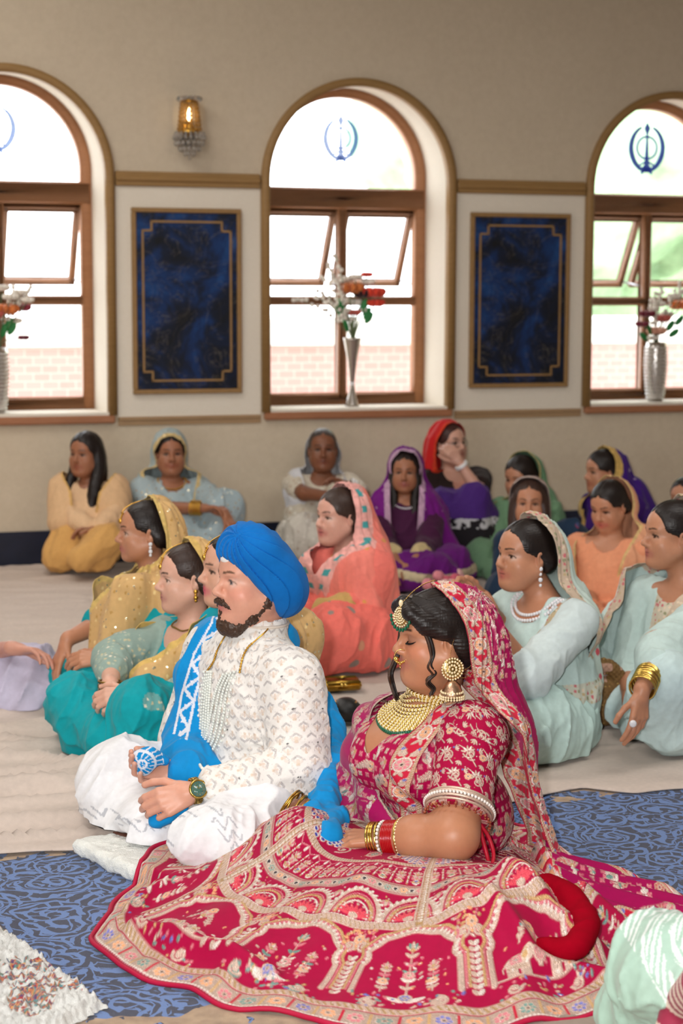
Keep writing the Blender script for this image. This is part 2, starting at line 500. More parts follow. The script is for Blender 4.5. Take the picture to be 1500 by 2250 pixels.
def subdiv(V, Q, *arrs):
    n = len(V); k = 4; E = np.sort(edges(Q), 1); key = E[:, 0].astype(np.int64) * n + E[:, 1]
    u, inv = np.unique(key, return_inverse=True); a = u // n; b = u % n; m = len(Q)
    def ext(A): return np.concatenate([A, (A[a] + A[b]) / 2, A[Q].mean(1)])
    e = [n + inv[i * m:(i + 1) * m] for i in range(4)]; c = n + len(u) + np.arange(m)
    Q2 = np.concatenate([np.stack([Q[:, i], e[i], c, e[(i - 1) % 4]], 1) for i in range(4)])
    return (ext(V), Q2) + tuple(ext(A) for A in arrs)

def solid(o, t=.003, off=-1.):
    m = o.modifiers.new('thickness', 'SOLIDIFY'); m.thickness = t; m.offset = off; return o

def solidmesh(name, S, h, mat, parent, col=None, smooth=1, soft=.003, colfn=None, **kw):
    V, Q = S.mesh(h, smooth, **kw)
    c = S.color(V, soft=soft) if col is None else np.tile(np.asarray(col, float), (len(V), 1))
    if colfn is not None: c = colfn(V, c)
    return build(name, V, Q, mat, parent, c)

def sheet(name, S, h, g, mat, parent, col, colfn=None, thick=.003, smooth=2, emb=None):
    """an open piece of cloth: the skin of a solid, kept where g(P) > 0"""
    V, Q = S.mesh(h, smooth); V, Q, gg = cut(V, Q, g(V))
    E = edges(Q); V = V
    c = np.tile(np.asarray(col, float), (len(V), 1)); at_ = None
    if colfn is not None:
        r = colfn(V, c, gg)
        if isinstance(r, tuple): c, em = r; at_ = {'emb': em}
        else: c = r
    o = build(name, V, Q, mat, parent, c, at_); return solid(o, thick, 0.)
# ------------------------------------------------------------------ people: shared anatomy
SKIN = dict(fair=C(214, 164, 140), tan=C(190, 134, 104), brown=C(160, 106, 78), deep=C(132, 84, 60), bride=C(186, 128, 96), groom=C(216, 158, 134))
UP = np.array([0, 0, 1.])

class Head:
    """local axes: x sideways, y out of the face, z up; origin between the ears at eye height; 0.225 tall at s = 1"""
    def __init__(s, c, f, s_=1., tilt=0., roll=0.):
        f = nz(f); x = nz(np.cross(UP, f)); z = nz(np.cross(f, x))
        if roll: x, z = x * math.cos(roll) + z * math.sin(roll), z * math.cos(roll) - x * math.sin(roll)
        s.R = np.stack([x, f, z], 1); s.c = np.asarray(c, float); s.s = s_
    def __call__(s, x, y, z): return s.c + s.R @ (np.array([x, y, z]) * s.s)
    def loc(s, P): return ((P - s.c) @ s.R) / s.s
    def rot(s, ax, a):
        c, n = math.cos(a), math.sin(a)
        m = {'x': [[1, 0, 0], [0, c, -n], [0, n, c]], 'y': [[c, 0, n], [0, 1, 0], [-n, 0, c]], 'z': [[c, -n, 0], [n, c, 0], [0, 0, 1]]}[ax]
        return s.R @ np.array(m, float)

def head_prims(S, H, skin, neck_to, female=True, lip=None, eye='open', full=0., brow=C(38, 26, 20), neck_r=.048, iris=C(52, 34, 24), blush=None, shadow=None, nose=1., smile=0., far=False):
    k_ = H.s; skin = np.asarray(skin)
    def E(c, r, k=.02, col=skin, sub=False, R=None): S.ell(H(*c), np.array(r) * k_, H.R if R is None else R, k * k_, col, sub)
    def K(a, b, ra, rb, k=.015, col=skin): S.cone(H(*a), H(*b), ra * k_, rb * k_, k * k_, col)
    E((0, -.012, .030), (.073, .092, .082)); E((0, .028, .034), (.060, .057, .058), .03); E((0, .030, -.042), (.056 + full * .012, .054, .068), .03)
    for q in (-1, 1):
        K((q * (.052 + full * .01), -.008, -.050), (q * .018, .058, -.096), .022 + full * .006, .016 + full * .004, .03)
        E((q * (.035 + full * .004), .056, -.030), (.026, .022, .022), .022)
        E((q * (.036 + full * .006), .034, -.060), (.027, .034, .034), .035)
        K((q * .012, .080, .020), (q * .040, .068, .022), .0085, .008, .016)
        E((q * .032, .0880, .001), (.0180, .0170, .0105), .010, None, True)
        ec = (C(226, 218, 210) if not far else skin * .45 + C(180, 170, 160) * .5) if eye == 'open' else skin
        E((q * .031, .0645, .000), (.0140, .0125, .0125), .002, ec)
        if eye == 'open':
            for (a, b, r) in (((.0175, .0785, .0005), (.0245, .0850, .0062), .0032), ((.0245, .0850, .0062), (.036, .0840, .0060), .0034), ((.036, .0840, .0060), (.0455, .0740, .0005), .0030),
                              ((.0175, .0785, -.001), (.028, .0842, -.0068), .0028), ((.028, .0842, -.0068), (.0455, .0740, -.001), .0028)):
                K((q * a[0], a[1] - .008, a[2]), (q * b[0], b[1] - .008, b[2]), r, r, .004)
        else:
            E((q * .031, .0665, .001), (.0160, .0135, .0125), .004, skin if shadow is None else shadow)
        K((q * .0112, .0915, -.0345), (q * .0100, .0965, -.0340), .0072, .0075, .007)
        E((q * .076, -.014, -.008), (.0085, .0195, .031), .008, R=H.rot('z', q * -.35)); E((q * .086, -.008, -.006), (.007, .009, .016), .006, None, True, R=H.rot('z', q * -.35))
    if full: E((0, .040, -.098), (.042, .040, .022), .03)
    E((0, .068, -.096), (.022, .019, .016), .02)
    K((0, .0775, .012), (0, .1005 + .004 * (nose - 1), -.022), .0068, .0088, .012); E((0, .1045 + .006 * (nose - 1), -.0290), (.0115, .0105, .0098), .008)
    E((0, .073, -.058), (.028, .0175, .023), .02)
    lc = skin * np.array([.78, .52, .52]) if lip is None else lip
    w = .021 + smile * .006; zz = -.0625 + smile * .004
    for q in (-1, 1):
        K((q * .004, .0905, -.0565), (q * w, .0790, zz), .0050, .0028, .004, lc)
        K((0, .0895, -.0668), (q * (w - .002), .0795, zz - .001), .0062, .0030, .004, lc)
    S.cone(H(0, -.022, -.060), neck_to, neck_r * k_, neck_r * 1.12, .03, skin)
    # colour details (brows, irises, lash lines, parting of the lips)
    def em(c, r, soft=.35, q=None):
        c = np.array(c); r = np.array(r)
        def m(P):
            L = H.loc(P); L = L.copy()
            if q is not None: L[..., 0] *= q
            d = np.sqrt((((L - c) / r) ** 2).sum(-1)); return 1 - sstep(1 - soft, 1 + soft, d)
        return m
    for q in (-1, 1):
        def bm(P, q=q):
            L = H.loc(P); x = L[..., 0] * q; zc = .0225 + .0045 * np.sin(np.clip((x - .012) / .036, 0, 1) * 2.4)
            return (1 - sstep(.0022, .0042, np.abs(L[..., 2] - zc) * (1 + 12 * np.maximum(0, x - .03)))) * sstep(.010, .013, x) * (1 - sstep(.045, .050, x)) * (L[..., 1] > .04) * .9
        S.paint(bm, brow)
        if eye == 'open':
            S.paint(em((.031, .078, .0008), (.0072 + .002 * far, .02, .0072 + .001 * far), .2, q), iris); S.paint(em((.031, .078, .0005), (.0026, .02, .0028), .2, q), C(12, 10, 10))
            def lm(P, q=q):
                L = H.loc(P); x = L[..., 0] * q; zc = .0058 - 26 * (x - .030) ** 2
                return (1 - sstep(.0014 + .0012 * far, .0030 + .002 * far, np.abs(L[..., 2] - zc))) * sstep(.015, .018, x) * (1 - sstep(.047, .051, x)) * (L[..., 1] > .05) * (.9 if female else .5)
            S.paint(lm, C(20, 14, 12))
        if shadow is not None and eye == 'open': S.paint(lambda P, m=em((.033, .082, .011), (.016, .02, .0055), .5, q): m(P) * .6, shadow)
        if blush is not None: S.paint(lambda P, m=em((.045, .058, -.028), (.026, .03, .018), .8, q): m(P) * .45, blush)
    S.paint(em((0, .094, -.0618), (.0165, .02, .0011), .4), lc * .35)
    S.paint(lambda P, m=em((.0062, .098, -.0385), (.0035, .006, .002), .4, 1): m(P) * .7, skin * .25)
    S.paint(lambda P, m=em((.0062, .098, -.0385), (.0035, .006, .002), .4, -1): m(P) * .7, skin * .25)

def hand(S, W, d, n, thumb, col, s=1., curl=(.35, .4, .45, .5), spread=.10, tcurl=.35, nail=None, k=.004):
    """W wrist, d finger direction, n the way the palm faces, thumb +1/-1 = side of (d x n) the thumb leaves from"""
    d = nz(d); n = nz(np.asarray(n) - d * np.dot(n, d)); t = np.cross(d, n) * thumb
    W = np.asarray(W, float)
    S.cone(W - d * .02 * s, W + d * .02 * s, .0235 * s, .025 * s, .012, col)
    tips = []
    for i in range(4):
        off = (.030 - .0195 * i) * s; kb = W + d * (.088 - .004 * abs(i - 1.2) - (.006 if i == 3 else 0)) * s + t * off - n * .004 * s
        S.cone(W + d * .022 * s + t * off * .55, kb, .0145 * s, .0112 * s, .010, col)
        L = (.95, 1.05, .98, .78)[i] * s; fd = nz(d + t * spread * (1.4 - i)); p = kb; r = .0104 * s * (1, 1.02, .98, .86)[i]
        c = curl[i]
        for j, l in enumerate((.044, .027, .021)):
            a = c * (.75, 1.05, .75)[j]; fd = nz(fd * math.cos(a) + (n - fd * np.dot(n, fd)) * math.sin(a)); q = p + fd * l * L
            S.cone(p, q, r, r * .9, k if j == 0 else .003, col); p = q; r *= .9
        tips.append((p, fd))
        if nail is not None: S.ell(p - n * r * .55 + fd * .002, (.0045 * s, .0045 * s, .003), None, .001, nail)
    b = W + d * .030 * s + t * .026 * s + n * .006 * s; td = nz(d * .75 + t * .75 + n * .25)
    S.cone(W + d * .012 * s + t * .010 * s, b, .017 * s, .0145 * s, .010, col)
    p = b; r = .0112 * s
    for j, l in enumerate((.040, .031, .024)):
        a = tcurl * (.2, .8, .8)[j]; tgt = nz(d * .8 + n * .4 - t * .5); td = nz(td * (1 - a) + tgt * a); q = p + td * l * s
        S.cone(p, q, r, r * .93, .005, col); p = q; r *= .93
    return tips

def hair_cap(S, H, col, line=.070, low=0., thick=.010, part=True, fullness=1.):
    k_ = H.s
    S.ell(H(0, -.014, .032), np.array([.073 + thick, .094 + thick, .083 + thick * fullness]) * k_, H.R, .02, col)
    S.cone(H(-.05, -.05, -.02), H(.05, -.05, -.02), .042 * k_, .042 * k_, .03, col)
    S.ell(H(0, .105, line - .1), np.array([.072, .083, .098]) * k_, H.R, .026, None, True)          # face opening
    S.ell(H(0, .030, -.075 + low), np.array([.13, .072, .088]) * k_, H.R, .024, None, True)
    S.folds(.0008, lambda P: np.sin(np.arctan2(H.loc(P)[..., 2] - .02, np.abs(H.loc(P)[..., 0]) + .01) * 70 + 5 * vnoise(P * 30)))
    if part: S.folds(.004, lambda P: np.exp(-(H.loc(P)[..., 0] / .004) ** 2) * (H.loc(P)[..., 2] > .06))
    return S

def locks(S, pts, r0, r1, col, n=5, spread=.02, wave=.006, seed=0):
    rg = np.random.default_rng(seed); pts = np.asarray(pts, float)
    t = np.linspace(0, 1, 9); P = np.stack([np.interp(t, np.linspace(0, 1, len(pts)), pts[:, c]) for c in range(3)], 1)
    for i in range(n):
        o = rg.normal(size=3) * spread * .5; ph = rg.random() * 6
        Q = P + o * (.3 + .7 * t[:, None]) + wave * np.stack([np.sin(t * 7 + ph), np.cos(t * 6 + ph), 0 * t], 1)
        S.chain(Q, r0 + (r1 - r0) * t, .012, col)

def beads(pts, r, n, mb=None, jitter=0., seg=6):
    mb = mb or MB(); pts = np.asarray(pts, float); L = np.r_[0, np.cumsum(np.linalg.norm(np.diff(pts, axis=0), axis=1))]
    for t in np.linspace(0, L[-1], n): mb.ball([np.interp(t, L, pts[:, c]) for c in range(3)], r, seg, max(4, seg - 1))
    return mb

def ring_pts(c, ax, r, n=20, x=None):
    fr = frame(ax, x); return np.array([c + fr @ (r * np.array([math.cos(2 * math.pi * i / n), math.sin(2 * math.pi * i / n), 0])) for i in range(n)])

def bangles(name, W, d, r, n, mat, parent, gap=.008, th=.0028, jit=.1, seed=1):
    rg = np.random.default_rng(seed); mb = MB(); d = nz(d)
    for i in range(n): mb.tube(ring_pts(np.asarray(W) - d * (i * gap), d + rg.normal(size=3) * jit, r), th, 6, closed=True)
    return mb.done(name, mat, parent)

def curvept(pts, n=24):
    """Catmull-Rom through pts"""
    p = np.asarray(pts, float); p = np.concatenate([[2 * p[0] - p[1]], p, [2 * p[-1] - p[-2]]]); out = []
    m = len(p) - 3; k = max(2, n // m)
    for i in range(m):
        a, b, c, d = p[i:i + 4]
        for t in np.linspace(0, 1, k, endpoint=(i == m - 1)):
            out.append(.5 * ((2 * b) + (c - a) * t + (2 * a - 5 * b + 4 * c - d) * t * t + (3 * b - a - 3 * c + d) * t ** 3))
    return np.array(out)

def hang(ax, freq=9., amp=.006, zf=3., seed=0., sharp=True):
    """fold field: pleats hanging around a vertical axis"""
    ax = np.asarray(ax, float)
    def f(P):
        a = np.arctan2(P[..., 1] - ax[1], P[..., 0] - ax[0]); r = np.hypot(P[..., 1] - ax[1], P[..., 0] - ax[0])
        q = vnoise(np.stack([a * freq * .5 + seed, P[..., 2] * zf * .35 + seed, r * 2], -1)) - .5
        s = np.sin(a * freq + 5 * q + seed + P[..., 2] * zf)
        return s * .6 + q * 1.6
    return f

def drapery(freq=14., seed=0., along=(0, 0, 1.), el=.28, sharp=2.2):
    """soft-edged cloth ridges drawn out along one direction"""
    a = nz(along)
    def f(P):
        w = np.stack([vnoise(P * 5. + seed), vnoise(P * 5. + seed + 31.), vnoise(P * 5. + seed + 57.)], -1) - .5
        q = P + w * .09; t = (q @ a)[..., None] * a; q = (q - t) * freq + t * freq * el + seed
        n = 1 - np.abs(2 * vnoise(q) - 1); n2 = 1 - np.abs(2 * vnoise(q * 2.1 + 17.) - 1)
        return .14 - (n ** sharp + .35 * n2 ** sharp)
    return f

def crumple(freq=14., seed=0., st=(1, 1, 1)):
    st = np.asarray(st, float)
    def f(P):
        n1 = vnoise(P * st * freq + seed); n2 = vnoise(P * st * freq * 2.1 + seed + 9)
        return (1 - np.abs(2 * n1 - 1) * 2) * .7 + (n2 - .5) * .6
    return f
# ------------------------------------------------------------------ the hall
YAW = math.radians(18.); ES = np.array([math.cos(YAW), math.sin(YAW), 0]); EN = np.array([-math.sin(YAW), math.cos(YAW), 0])   # along the wall / out through it
WO = np.array([.1, 10.2267 + math.tan(YAW) * .1, 0.])
def WP(V): V = np.asarray(V, float); return WO + V[..., 0:1] * ES + V[..., 1:2] * EN + V[..., 2:3] * UP     # (s, depth, z)
def wsz(px, py):
    d = _ray(px, py); o = np.array([0, 0, CAM_H]); t = ((WO - o) @ EN) / (d @ EN); p = o + d * t; return (p - WO) @ ES, p[2]
PITCHW = 2.013; SILL = .83; SPR = 2.135; RO = .545; LIFT = .055; CZ = 4.3
WINS = [(-PITCHW, 1), (0., 2), (PITCHW, 3)]

def wallpaper(name, c1, c2, sc=26.):
    t = NT(name); o = t.obj(); n = t.noise(sc, 4., o, .7); n2 = t.noise(2.2, 3., o)
    c = t.mix(t.math('MULTIPLY', n.outputs[0], 1.), c1, c2); t.base(t.mix(.25, c, t.mix(n2.outputs[0], (.82, .8, .76), (1.12,) * 3), 'MULTIPLY'))
    t.set(rough=.85, spec=.2); t.bump(t.noise(140., 3., o).outputs[0], .25, .004); return t.m
M_wall = wallpaper('textured_wallpaper', C(198, 183, 160), C(218, 204, 182))
M_cream = wallpaper('cream_plaster', C(226, 216, 200), C(236, 228, 214), 60.)
def wood(name, c1, c2, rough=.45):
    t = NT(name); o = t.obj(); n = t.noise(7., 5., t.mapping(o, (1, 1, 9)), .6, 1.2); t.base(t.mix(n.outputs[0], c1, c2)); t.set(rough=rough, spec=.4); return t.m
M_trim = wood('ochre_moulding', C(140, 106, 62), C(166, 130, 80), .5)
M_frame = wood('stained_window_wood', C(150, 100, 66), C(186, 132, 92))
M_navy = flat('navy_skirting', C(22, 28, 48), .35, var=.5, scale=9.)

if want('room'):
    # wall_back with its three arched openings
    V = []; Fc = []
    def q4(p): n = len(V); V.extend(p); Fc.append(list(range(n, n + len(p))))
    sL, sR = -5.2, 5.6; xs = [sL]
    for s0, i in WINS: xs += [s0 - RO, s0 + RO]
    xs.append(sR)
    for k in range(0, len(xs), 2): q4([(xs[k], 0, 0), (xs[k + 1], 0, 0), (xs[k + 1], 0, CZ), (xs[k], 0, CZ)])
    for s0, i in WINS:
        q4([(s0 - RO, 0, 0), (s0 + RO, 0, 0), (s0 + RO, 0, SILL), (s0 - RO, 0, SILL)])
        n = 40; an = [math.pi - math.pi * j / n for j in range(n + 1)]; ar = [(s0 + RO * math.cos(a), 0, SPR + RO * math.sin(a)) for a in an]
        for j in range(n): q4([ar[j], ar[j + 1], (ar[j + 1][0], 0, CZ), (ar[j][0], 0, CZ)])
    tag(build('wall_back', WP(V), Fc, M_wall, smooth=False), 'beige textured hall wall pierced by three arched windows', 'wall', kind='structure')
    # outer leaf so daylight only comes through the openings
    RD = .36; SP = .03
    for s0, i in WINS:
        V = []; Fc = []; n = 40
        def loop(r, d, zb, up=0.): return [(s0 - r, d, zb)] + [(s0 + r * math.cos(math.pi - math.pi * j / n), d, SPR + up + r * math.sin(math.pi * j / n)) for j in range(n + 1)] + [(s0 + r, d, zb)]
        A = loop(RO, 0, SILL); B_ = loop(RO - SP, RD, SILL + .015, LIFT); m = len(A); V = A + B_
        for j in range(m - 1): Fc.append((j, j + m, j + m + 1, j + 1))
        win = tag(link('window_%d' % i, None), ['arched wooden window at the photo\'s left edge, one casement in view', 'middle arched wooden window with a faint blue emblem',
            'arched wooden window at right with a clear blue emblem'][i - 1], 'window', kind='structure')
        win.location = [float(v) for v in WP(np.array([s0, 0, SILL]))]
        build('reveal', WP(V), Fc, M_cream, win, smooth=False)
        mb = MB(); mb.box((s0 - RO - .03, -.035, SILL - .045), (s0 + RO + .03, RD, SILL + .0), WP, bev=.008); mb.done('sill', wood('sill_wood', C(150, 96, 64), C(178, 124, 90)), win, False)
        mb = MB(); mb.box((s0 - RO - .005, -.028, SILL), (s0 + RO + .005, RD + .02, SILL + .016), WP); mb.done('sill_top', M_cream, win, False)
        # arch surround moulding
        def arch(mb, r0, r1, d0, d1, zb, legs=True, up=0.):
            n = 44; prof = [(r0, d1), (r0, d0), ((r0 * 2 + r1) / 3, d0 - .008), ((r0 + r1 * 2) / 3, d0 - .004), (r1, d0), (r1, d1)]
            pts = ([(-1, zb)] if legs else []) + [(math.pi - math.pi * j / n, None) for j in range(n + 1)] + ([(1, zb)] if legs else []); V = []
            for a, z in pts:
                for r, d in prof: V.append((s0 + a * r, d, z) if z is not None else (s0 + r * math.cos(a), d, SPR + up + r * math.sin(a)))
            k = len(prof); Fc = [(i_ * k + j, i_ * k + (j + 1) % k, (i_ + 1) * k + (j + 1) % k, (i_ + 1) * k + j) for i_ in range(len(pts) - 1) for j in range(k)]
            Fc += [tuple(range(k))[::-1], tuple((len(pts) - 1) * k + j for j in range(k))]; mb.add(WP(V), Fc)
        mb = MB(); arch(mb, RO - .004, RO + .042, -.03, .03, SILL); mb.done('surround', M_trim, win)
        # frame
        mb = MB(); ri = RO - SP; fw = .055; D0, D1 = RD - .05, RD + .03
        arch(mb, ri - fw, ri + .02, D0, D1, SILL + .016, True, LIFT)
        mb.box((s0 - ri, D0 - .01, 2.0), (s0 + ri, D1, 2.125), WP, bev=.01)                     # transom
        mb.box((s0 - ri, D0, SILL + .016), (s0 + ri, D1, SILL + .085), WP, bev=.008)            # bottom rail
        mb.box((s0 - ri, D0, 1.435), (s0 + ri, D1, 1.49), WP, bev=.008)                         # middle rail
        mb.box((s0 - .028, D0, SILL + .05), (s0 + .028, D1, 2.02), WP, bev=.008)                # mullion
        mb.done('frame', M_frame, win)
        gl = NT('window_glass'); tr = gl.node('ShaderNodeBsdfTransparent'); gs = gl.node('ShaderNodeBsdfGlossy'); gs.inputs['Roughness'].default_value = .02
        mx = gl.node('ShaderNodeMixShader'); mx.inputs[0].default_value = .04; gl.L(tr.outputs[0], mx.inputs[1]); gl.L(gs.outputs[0], mx.inputs[2]); gl.L(mx.outputs[0], gl.out.inputs[0]); M_glass = gl.m
        dg = RD
        n = 30; ag = [(s0 + (ri - .03) * math.cos(math.pi * j / n), dg, SPR + LIFT + (ri - .03) * math.sin(math.pi * j / n)) for j in range(n + 1)]
        build('arched_pane', WP(ag + [(s0 - ri + .03, dg, 2.1), (s0 + ri - .03, dg, 2.1)]), [list(range(n + 1)) + [n + 1, n + 2]], M_glass, win, smooth=False)
        for q in (-1, 1):
            a, b = (s0 - ri + .03, s0 - .02) if q < 0 else (s0 + .02, s0 + ri - .03)
            build('lower_pane', WP([(a, dg, SILL + .06), (b, dg, SILL + .06), (b, dg, 1.45), (a, dg, 1.45)]), [(0, 1, 2, 3)], M_glass, win, smooth=False)
            # top-hung casement pushed open
            a, b = (s0 - ri + fw - .006, s0 - .024) if q < 0 else (s0 + .024, s0 + ri - fw + .006)
            ang = math.radians(30); zt = 1.985
            def TR(V, ang=ang, zt=zt):
                V = np.asarray(V, float); dz = zt - V[..., 2]; dd = V[..., 1]
                return WP(np.stack([V[..., 0], RD - .01 + dz * math.sin(ang) + dd * math.cos(ang), zt - dz * math.cos(ang) + dd * math.sin(ang)], -1))
            mb = MB(); z0 = 1.49 - .01; w_ = .036
            mb.box((a, 0, z0), (a + w_, .045, zt), TR, bev=.005); mb.box((b - w_, 0, z0), (b, .045, zt), TR, bev=.005)
            mb.box((a, 0, z0), (b, .045, z0 + w_), TR, bev=.005); mb.box((a, 0, zt - w_), (b, .045, zt), TR, bev=.005)
            cs = mb.done('casement', M_frame, win)
            build('pane', TR([(a + .02, .02, z0 + .02), (b - .02, .02, z0 + .02), (b - .02, .02, zt - .02), (a + .02, .02, zt - .02)]), [(0, 1, 2, 3)], M_glass, cs, smooth=False)
            mb = MB(); mb.tube([TR(np.array([b - .01, .03, z0 + .03])), WP(np.array([b, RD, 1.56]))], .006); mb.done('stay', metal_mat('steel_stay', (180, 180, 184), .35), win)
        # emblem on the arched glass: upright double-edged sword, ring and two curved blades
        em = MB(); zc = SPR + .285; S_ = .76 if i < 3 else .88
        def pg(pts, w0):   # stroke with varying width
            pts = np.array(pts, float); T = np.gradient(pts, axis=0); T /= np.linalg.norm(T, axis=1, keepdims=True); Nn = np.stack([-T[:, 1], T[:, 0]], 1); w0 = np.asarray(w0)[:, None]
            L_ = pts + Nn * w0; R_ = pts - Nn * w0; m = len(pts); V = []
            for d in (dg - .006, dg - .003):
                V += [(s0 + S_ * p[0], d, zc + S_ * p[1]) for p in L_] + [(s0 + S_ * p[0], d, zc + S_ * p[1]) for p in R_]
            Fc = []
            for j in range(m - 1):
                Fc += [(j, j + 1, m + j + 1, m + j), (2 * m + j, 3 * m + j, 3 * m + j + 1, 2 * m + j + 1), (j, 2 * m + j, 2 * m + j + 1, j + 1), (m + j, m + j + 1, 3 * m + j + 1, 3 * m + j)]
            em.add(WP(V), Fc)
        t = np.linspace(0, 1, 14)
        pg(np.stack([0 * t, .17 - .25 * t], 1), .004 + .020 * np.clip(1 - np.abs(t - .16) / .16, 0, 1) + .012 * t)
        pg(np.stack([0 * t, -.08 - .10 * t], 1), .020 * np.sin(np.pi * np.clip(t * 1.0, .08, 1)) ** .5 * (1 - t * .4) + .004)
        a = np.linspace(0, 2 * math.pi, 30); pg(np.stack([.078 * np.cos(a), -.005 + .078 * np.sin(a)], 1), np.full(30, .008))
        for q in (-1, 1):
            a = np.linspace(1.25, -1.95, 22); pg(np.stack([q * (.004 + .122 * np.cos(a) * (1 - .15 * np.clip(-a, 0, 2) / 2)), -.01 + .155 * np.sin(a)], 1), .004 + .016 * np.sin(np.linspace(.05, 1, 22) * math.pi) ** .8)
            pg(np.stack([q * (.03 - .075 * t), -.135 - .05 * t], 1), .010 + 0 * t); pg(np.stack([q * (.01 + .05 * t), -.10 - .03 * t], 1), .007 + 0 * t)
        et = NT('blue_glass_paint'); nn = et.noise(30., 2., et.obj()); ca, cb = (C(40, 120, 225), C(70, 150, 235)) if i < 3 else (C(46, 80, 214), C(80, 120, 236)); et.base(et.mix(nn.outputs[0], ca, cb)); et.set(rough=.3, alpha=.70 if i < 3 else .85)  # left and middle emblems paler and thinner: window glare put into the paint
        em.done('emblem', et.m, win, False)
    # mouldings between the windows
    mb = MB()
    for a, b in ((-5.0, -PITCHW - RO - .05), (-PITCHW + RO + .05, -RO - .05), (RO + .05, PITCHW - RO - .05), (PITCHW + RO + .05, 5.4)):
        mb = MB(); mb.box((a, -.022, 2.09), (b, .01, 2.17), WP, bev=.006); mb.box((a, -.034, 2.115), (b, .01, 2.148), WP, bev=.008)
        tag(mb.done('trim_1', M_trim, smooth=False), 'ochre moulded picture rail joining the arched window surrounds', 'trim', 'picture rail lengths', 'structure')
        mb = MB(); mb.box((a, -.014, SILL - .035), (b, .01, SILL - .012), WP, bev=.004); mb.box((a, -.008, SILL - .06), (b, .01, SILL - .034), WP)
        tag(mb.done('trim_2', wood('dado_wood', C(150, 118, 84), C(176, 146, 110)), smooth=False), 'thin brown dado rail at window sill height', 'trim', 'dado rail lengths', 'structure')
        mb = MB(); mb.box((a + .0, -.004, SILL - .012), (b, .006, 2.09), WP)
        tag(mb.done('trim_3', M_cream, smooth=False), 'cream plaster field between the windows', 'trim', 'cream fields', 'structure')
    mb = MB(); mb.box((sL, -.02, 0), (sR, .01, .195), WP, bev=.006)
    tag(mb.done('baseboard_back', M_navy, smooth=False), 'dark navy skirting along the foot of the window wall', 'skirting', kind='structure')
    # ceiling and remaining walls (behind and beside the photographer)
    room = [WP(np.array([sL, 0, 0])), WP(np.array([sR, 0, 0])), np.array([6.2, -4.4, 0]), np.array([-6.2, -4.4, 0])]
    up = [p + UP * CZ for p in room]
    M_pl = flat('painted_plaster', C(206, 196, 180), .85, var=.05, scale=6.)
    for nm, a, b in (('wall_right', 1, 2), ('wall_front', 2, 3), ('wall_left', 3, 0)):
        tag(build(nm, [room[a], room[b], up[b], up[a]], [(0, 1, 2, 3)], M_pl, smooth=False), 'plain plastered hall wall out of the photo', 'wall', kind='structure')
    tag(build('ceiling', up, [(0, 1, 2, 3)], flat('ceiling_paint', C(222, 216, 204), .9, var=.04, scale=5.), smooth=False), 'pale flat hall ceiling above the photo', 'ceiling', kind='structure')

    # ---- outside: paving, low brick wall with pale coping, hedge
    gp = [WP(np.array([-9, .3, -.3])), WP(np.array([12, .3, -.3])), WP(np.array([16, 22, -.3])), WP(np.array([-12, 22, -.3]))]
    tag(build('ground', gp, [(0, 1, 2, 3)], flat('pale_paving', C(220, 216, 210), .9, scale=3.), smooth=False), 'pale paving outside the windows', 'ground', kind='structure')
    t = NT('pale_brick'); br = t.node('ShaderNodeTexBrick'); t.L(t.mapping(t.obj(), (1, 1, 1), (math.pi / 2, 0, 0)), br.inputs[0]); br.inputs['Scale'].default_value = 4.
    br.inputs['Color1'].default_value = (.52, .30, .27, 1); br.inputs['Color2'].default_value = (.46, .27, .24, 1); br.inputs['Mortar'].default_value = (.56, .40, .36, 1); t.base(br.outputs[0]); t.set(rough=.9)
    bw = thing('garden_wall', 'sunlit pale red brick wall seen outside through the windows', 'wall', WP(np.array([0, 4., -.3]))); bw['kind'] = 'structure'
    mb = MB(); mb.box((-1.75, 4., -.3), (9, 4.22, 1.09), WP); mb.done('brickwork', t.m, bw, False)
    mb = MB(); mb.box((-1.8, 3.96, 1.09), (9, 4.28, 1.32), WP, bev=.02); mb.done('coping', flat('white_coping', C(240, 238, 232), .8, scale=5.), bw, False)
    shed = thing('outbuilding', 'white rendered outbuilding beyond the left window', 'building', WP(np.array([-4.2, 7, -.3]))); shed['kind'] = 'structure'
    mb = MB(); mb.box((-7, 7, -.3), (-2.6, 9, 1.5), WP); mb.done('render', flat('white_render', C(240, 240, 238), .8, scale=4.), shed, False)
    mb = MB(); mb.box((-5.6, 6.94, .45), (-3.9, 7.02, .55), WP); mb.done('ledge', flat('grey_ledge', C(120, 130, 146), .7), shed, False)
    hg = Sculpt(); rg = np.random.default_rng(5)
    for k in range(40):
        hg.ell(WP(np.array([3.8 + (k % 26) * .42 + rg.normal() * .2, 8 + rg.normal() * .7, 1.0 + rg.random() * 4.2])), .75 + .5 * rg.random(), None, .3, C(168, 190, 160))
    hg.folds(.10, lambda P: vnoise(P * 5) * 2 - 1)
    V, Q = hg.mesh(.10, 1); tag(build('hedge', V, Q, flat('leafy_green', C(158, 188, 150), .8, var=.35, scale=8.), None), 'pale sunlit hedge beyond the brick wall', 'hedge', kind='structure')

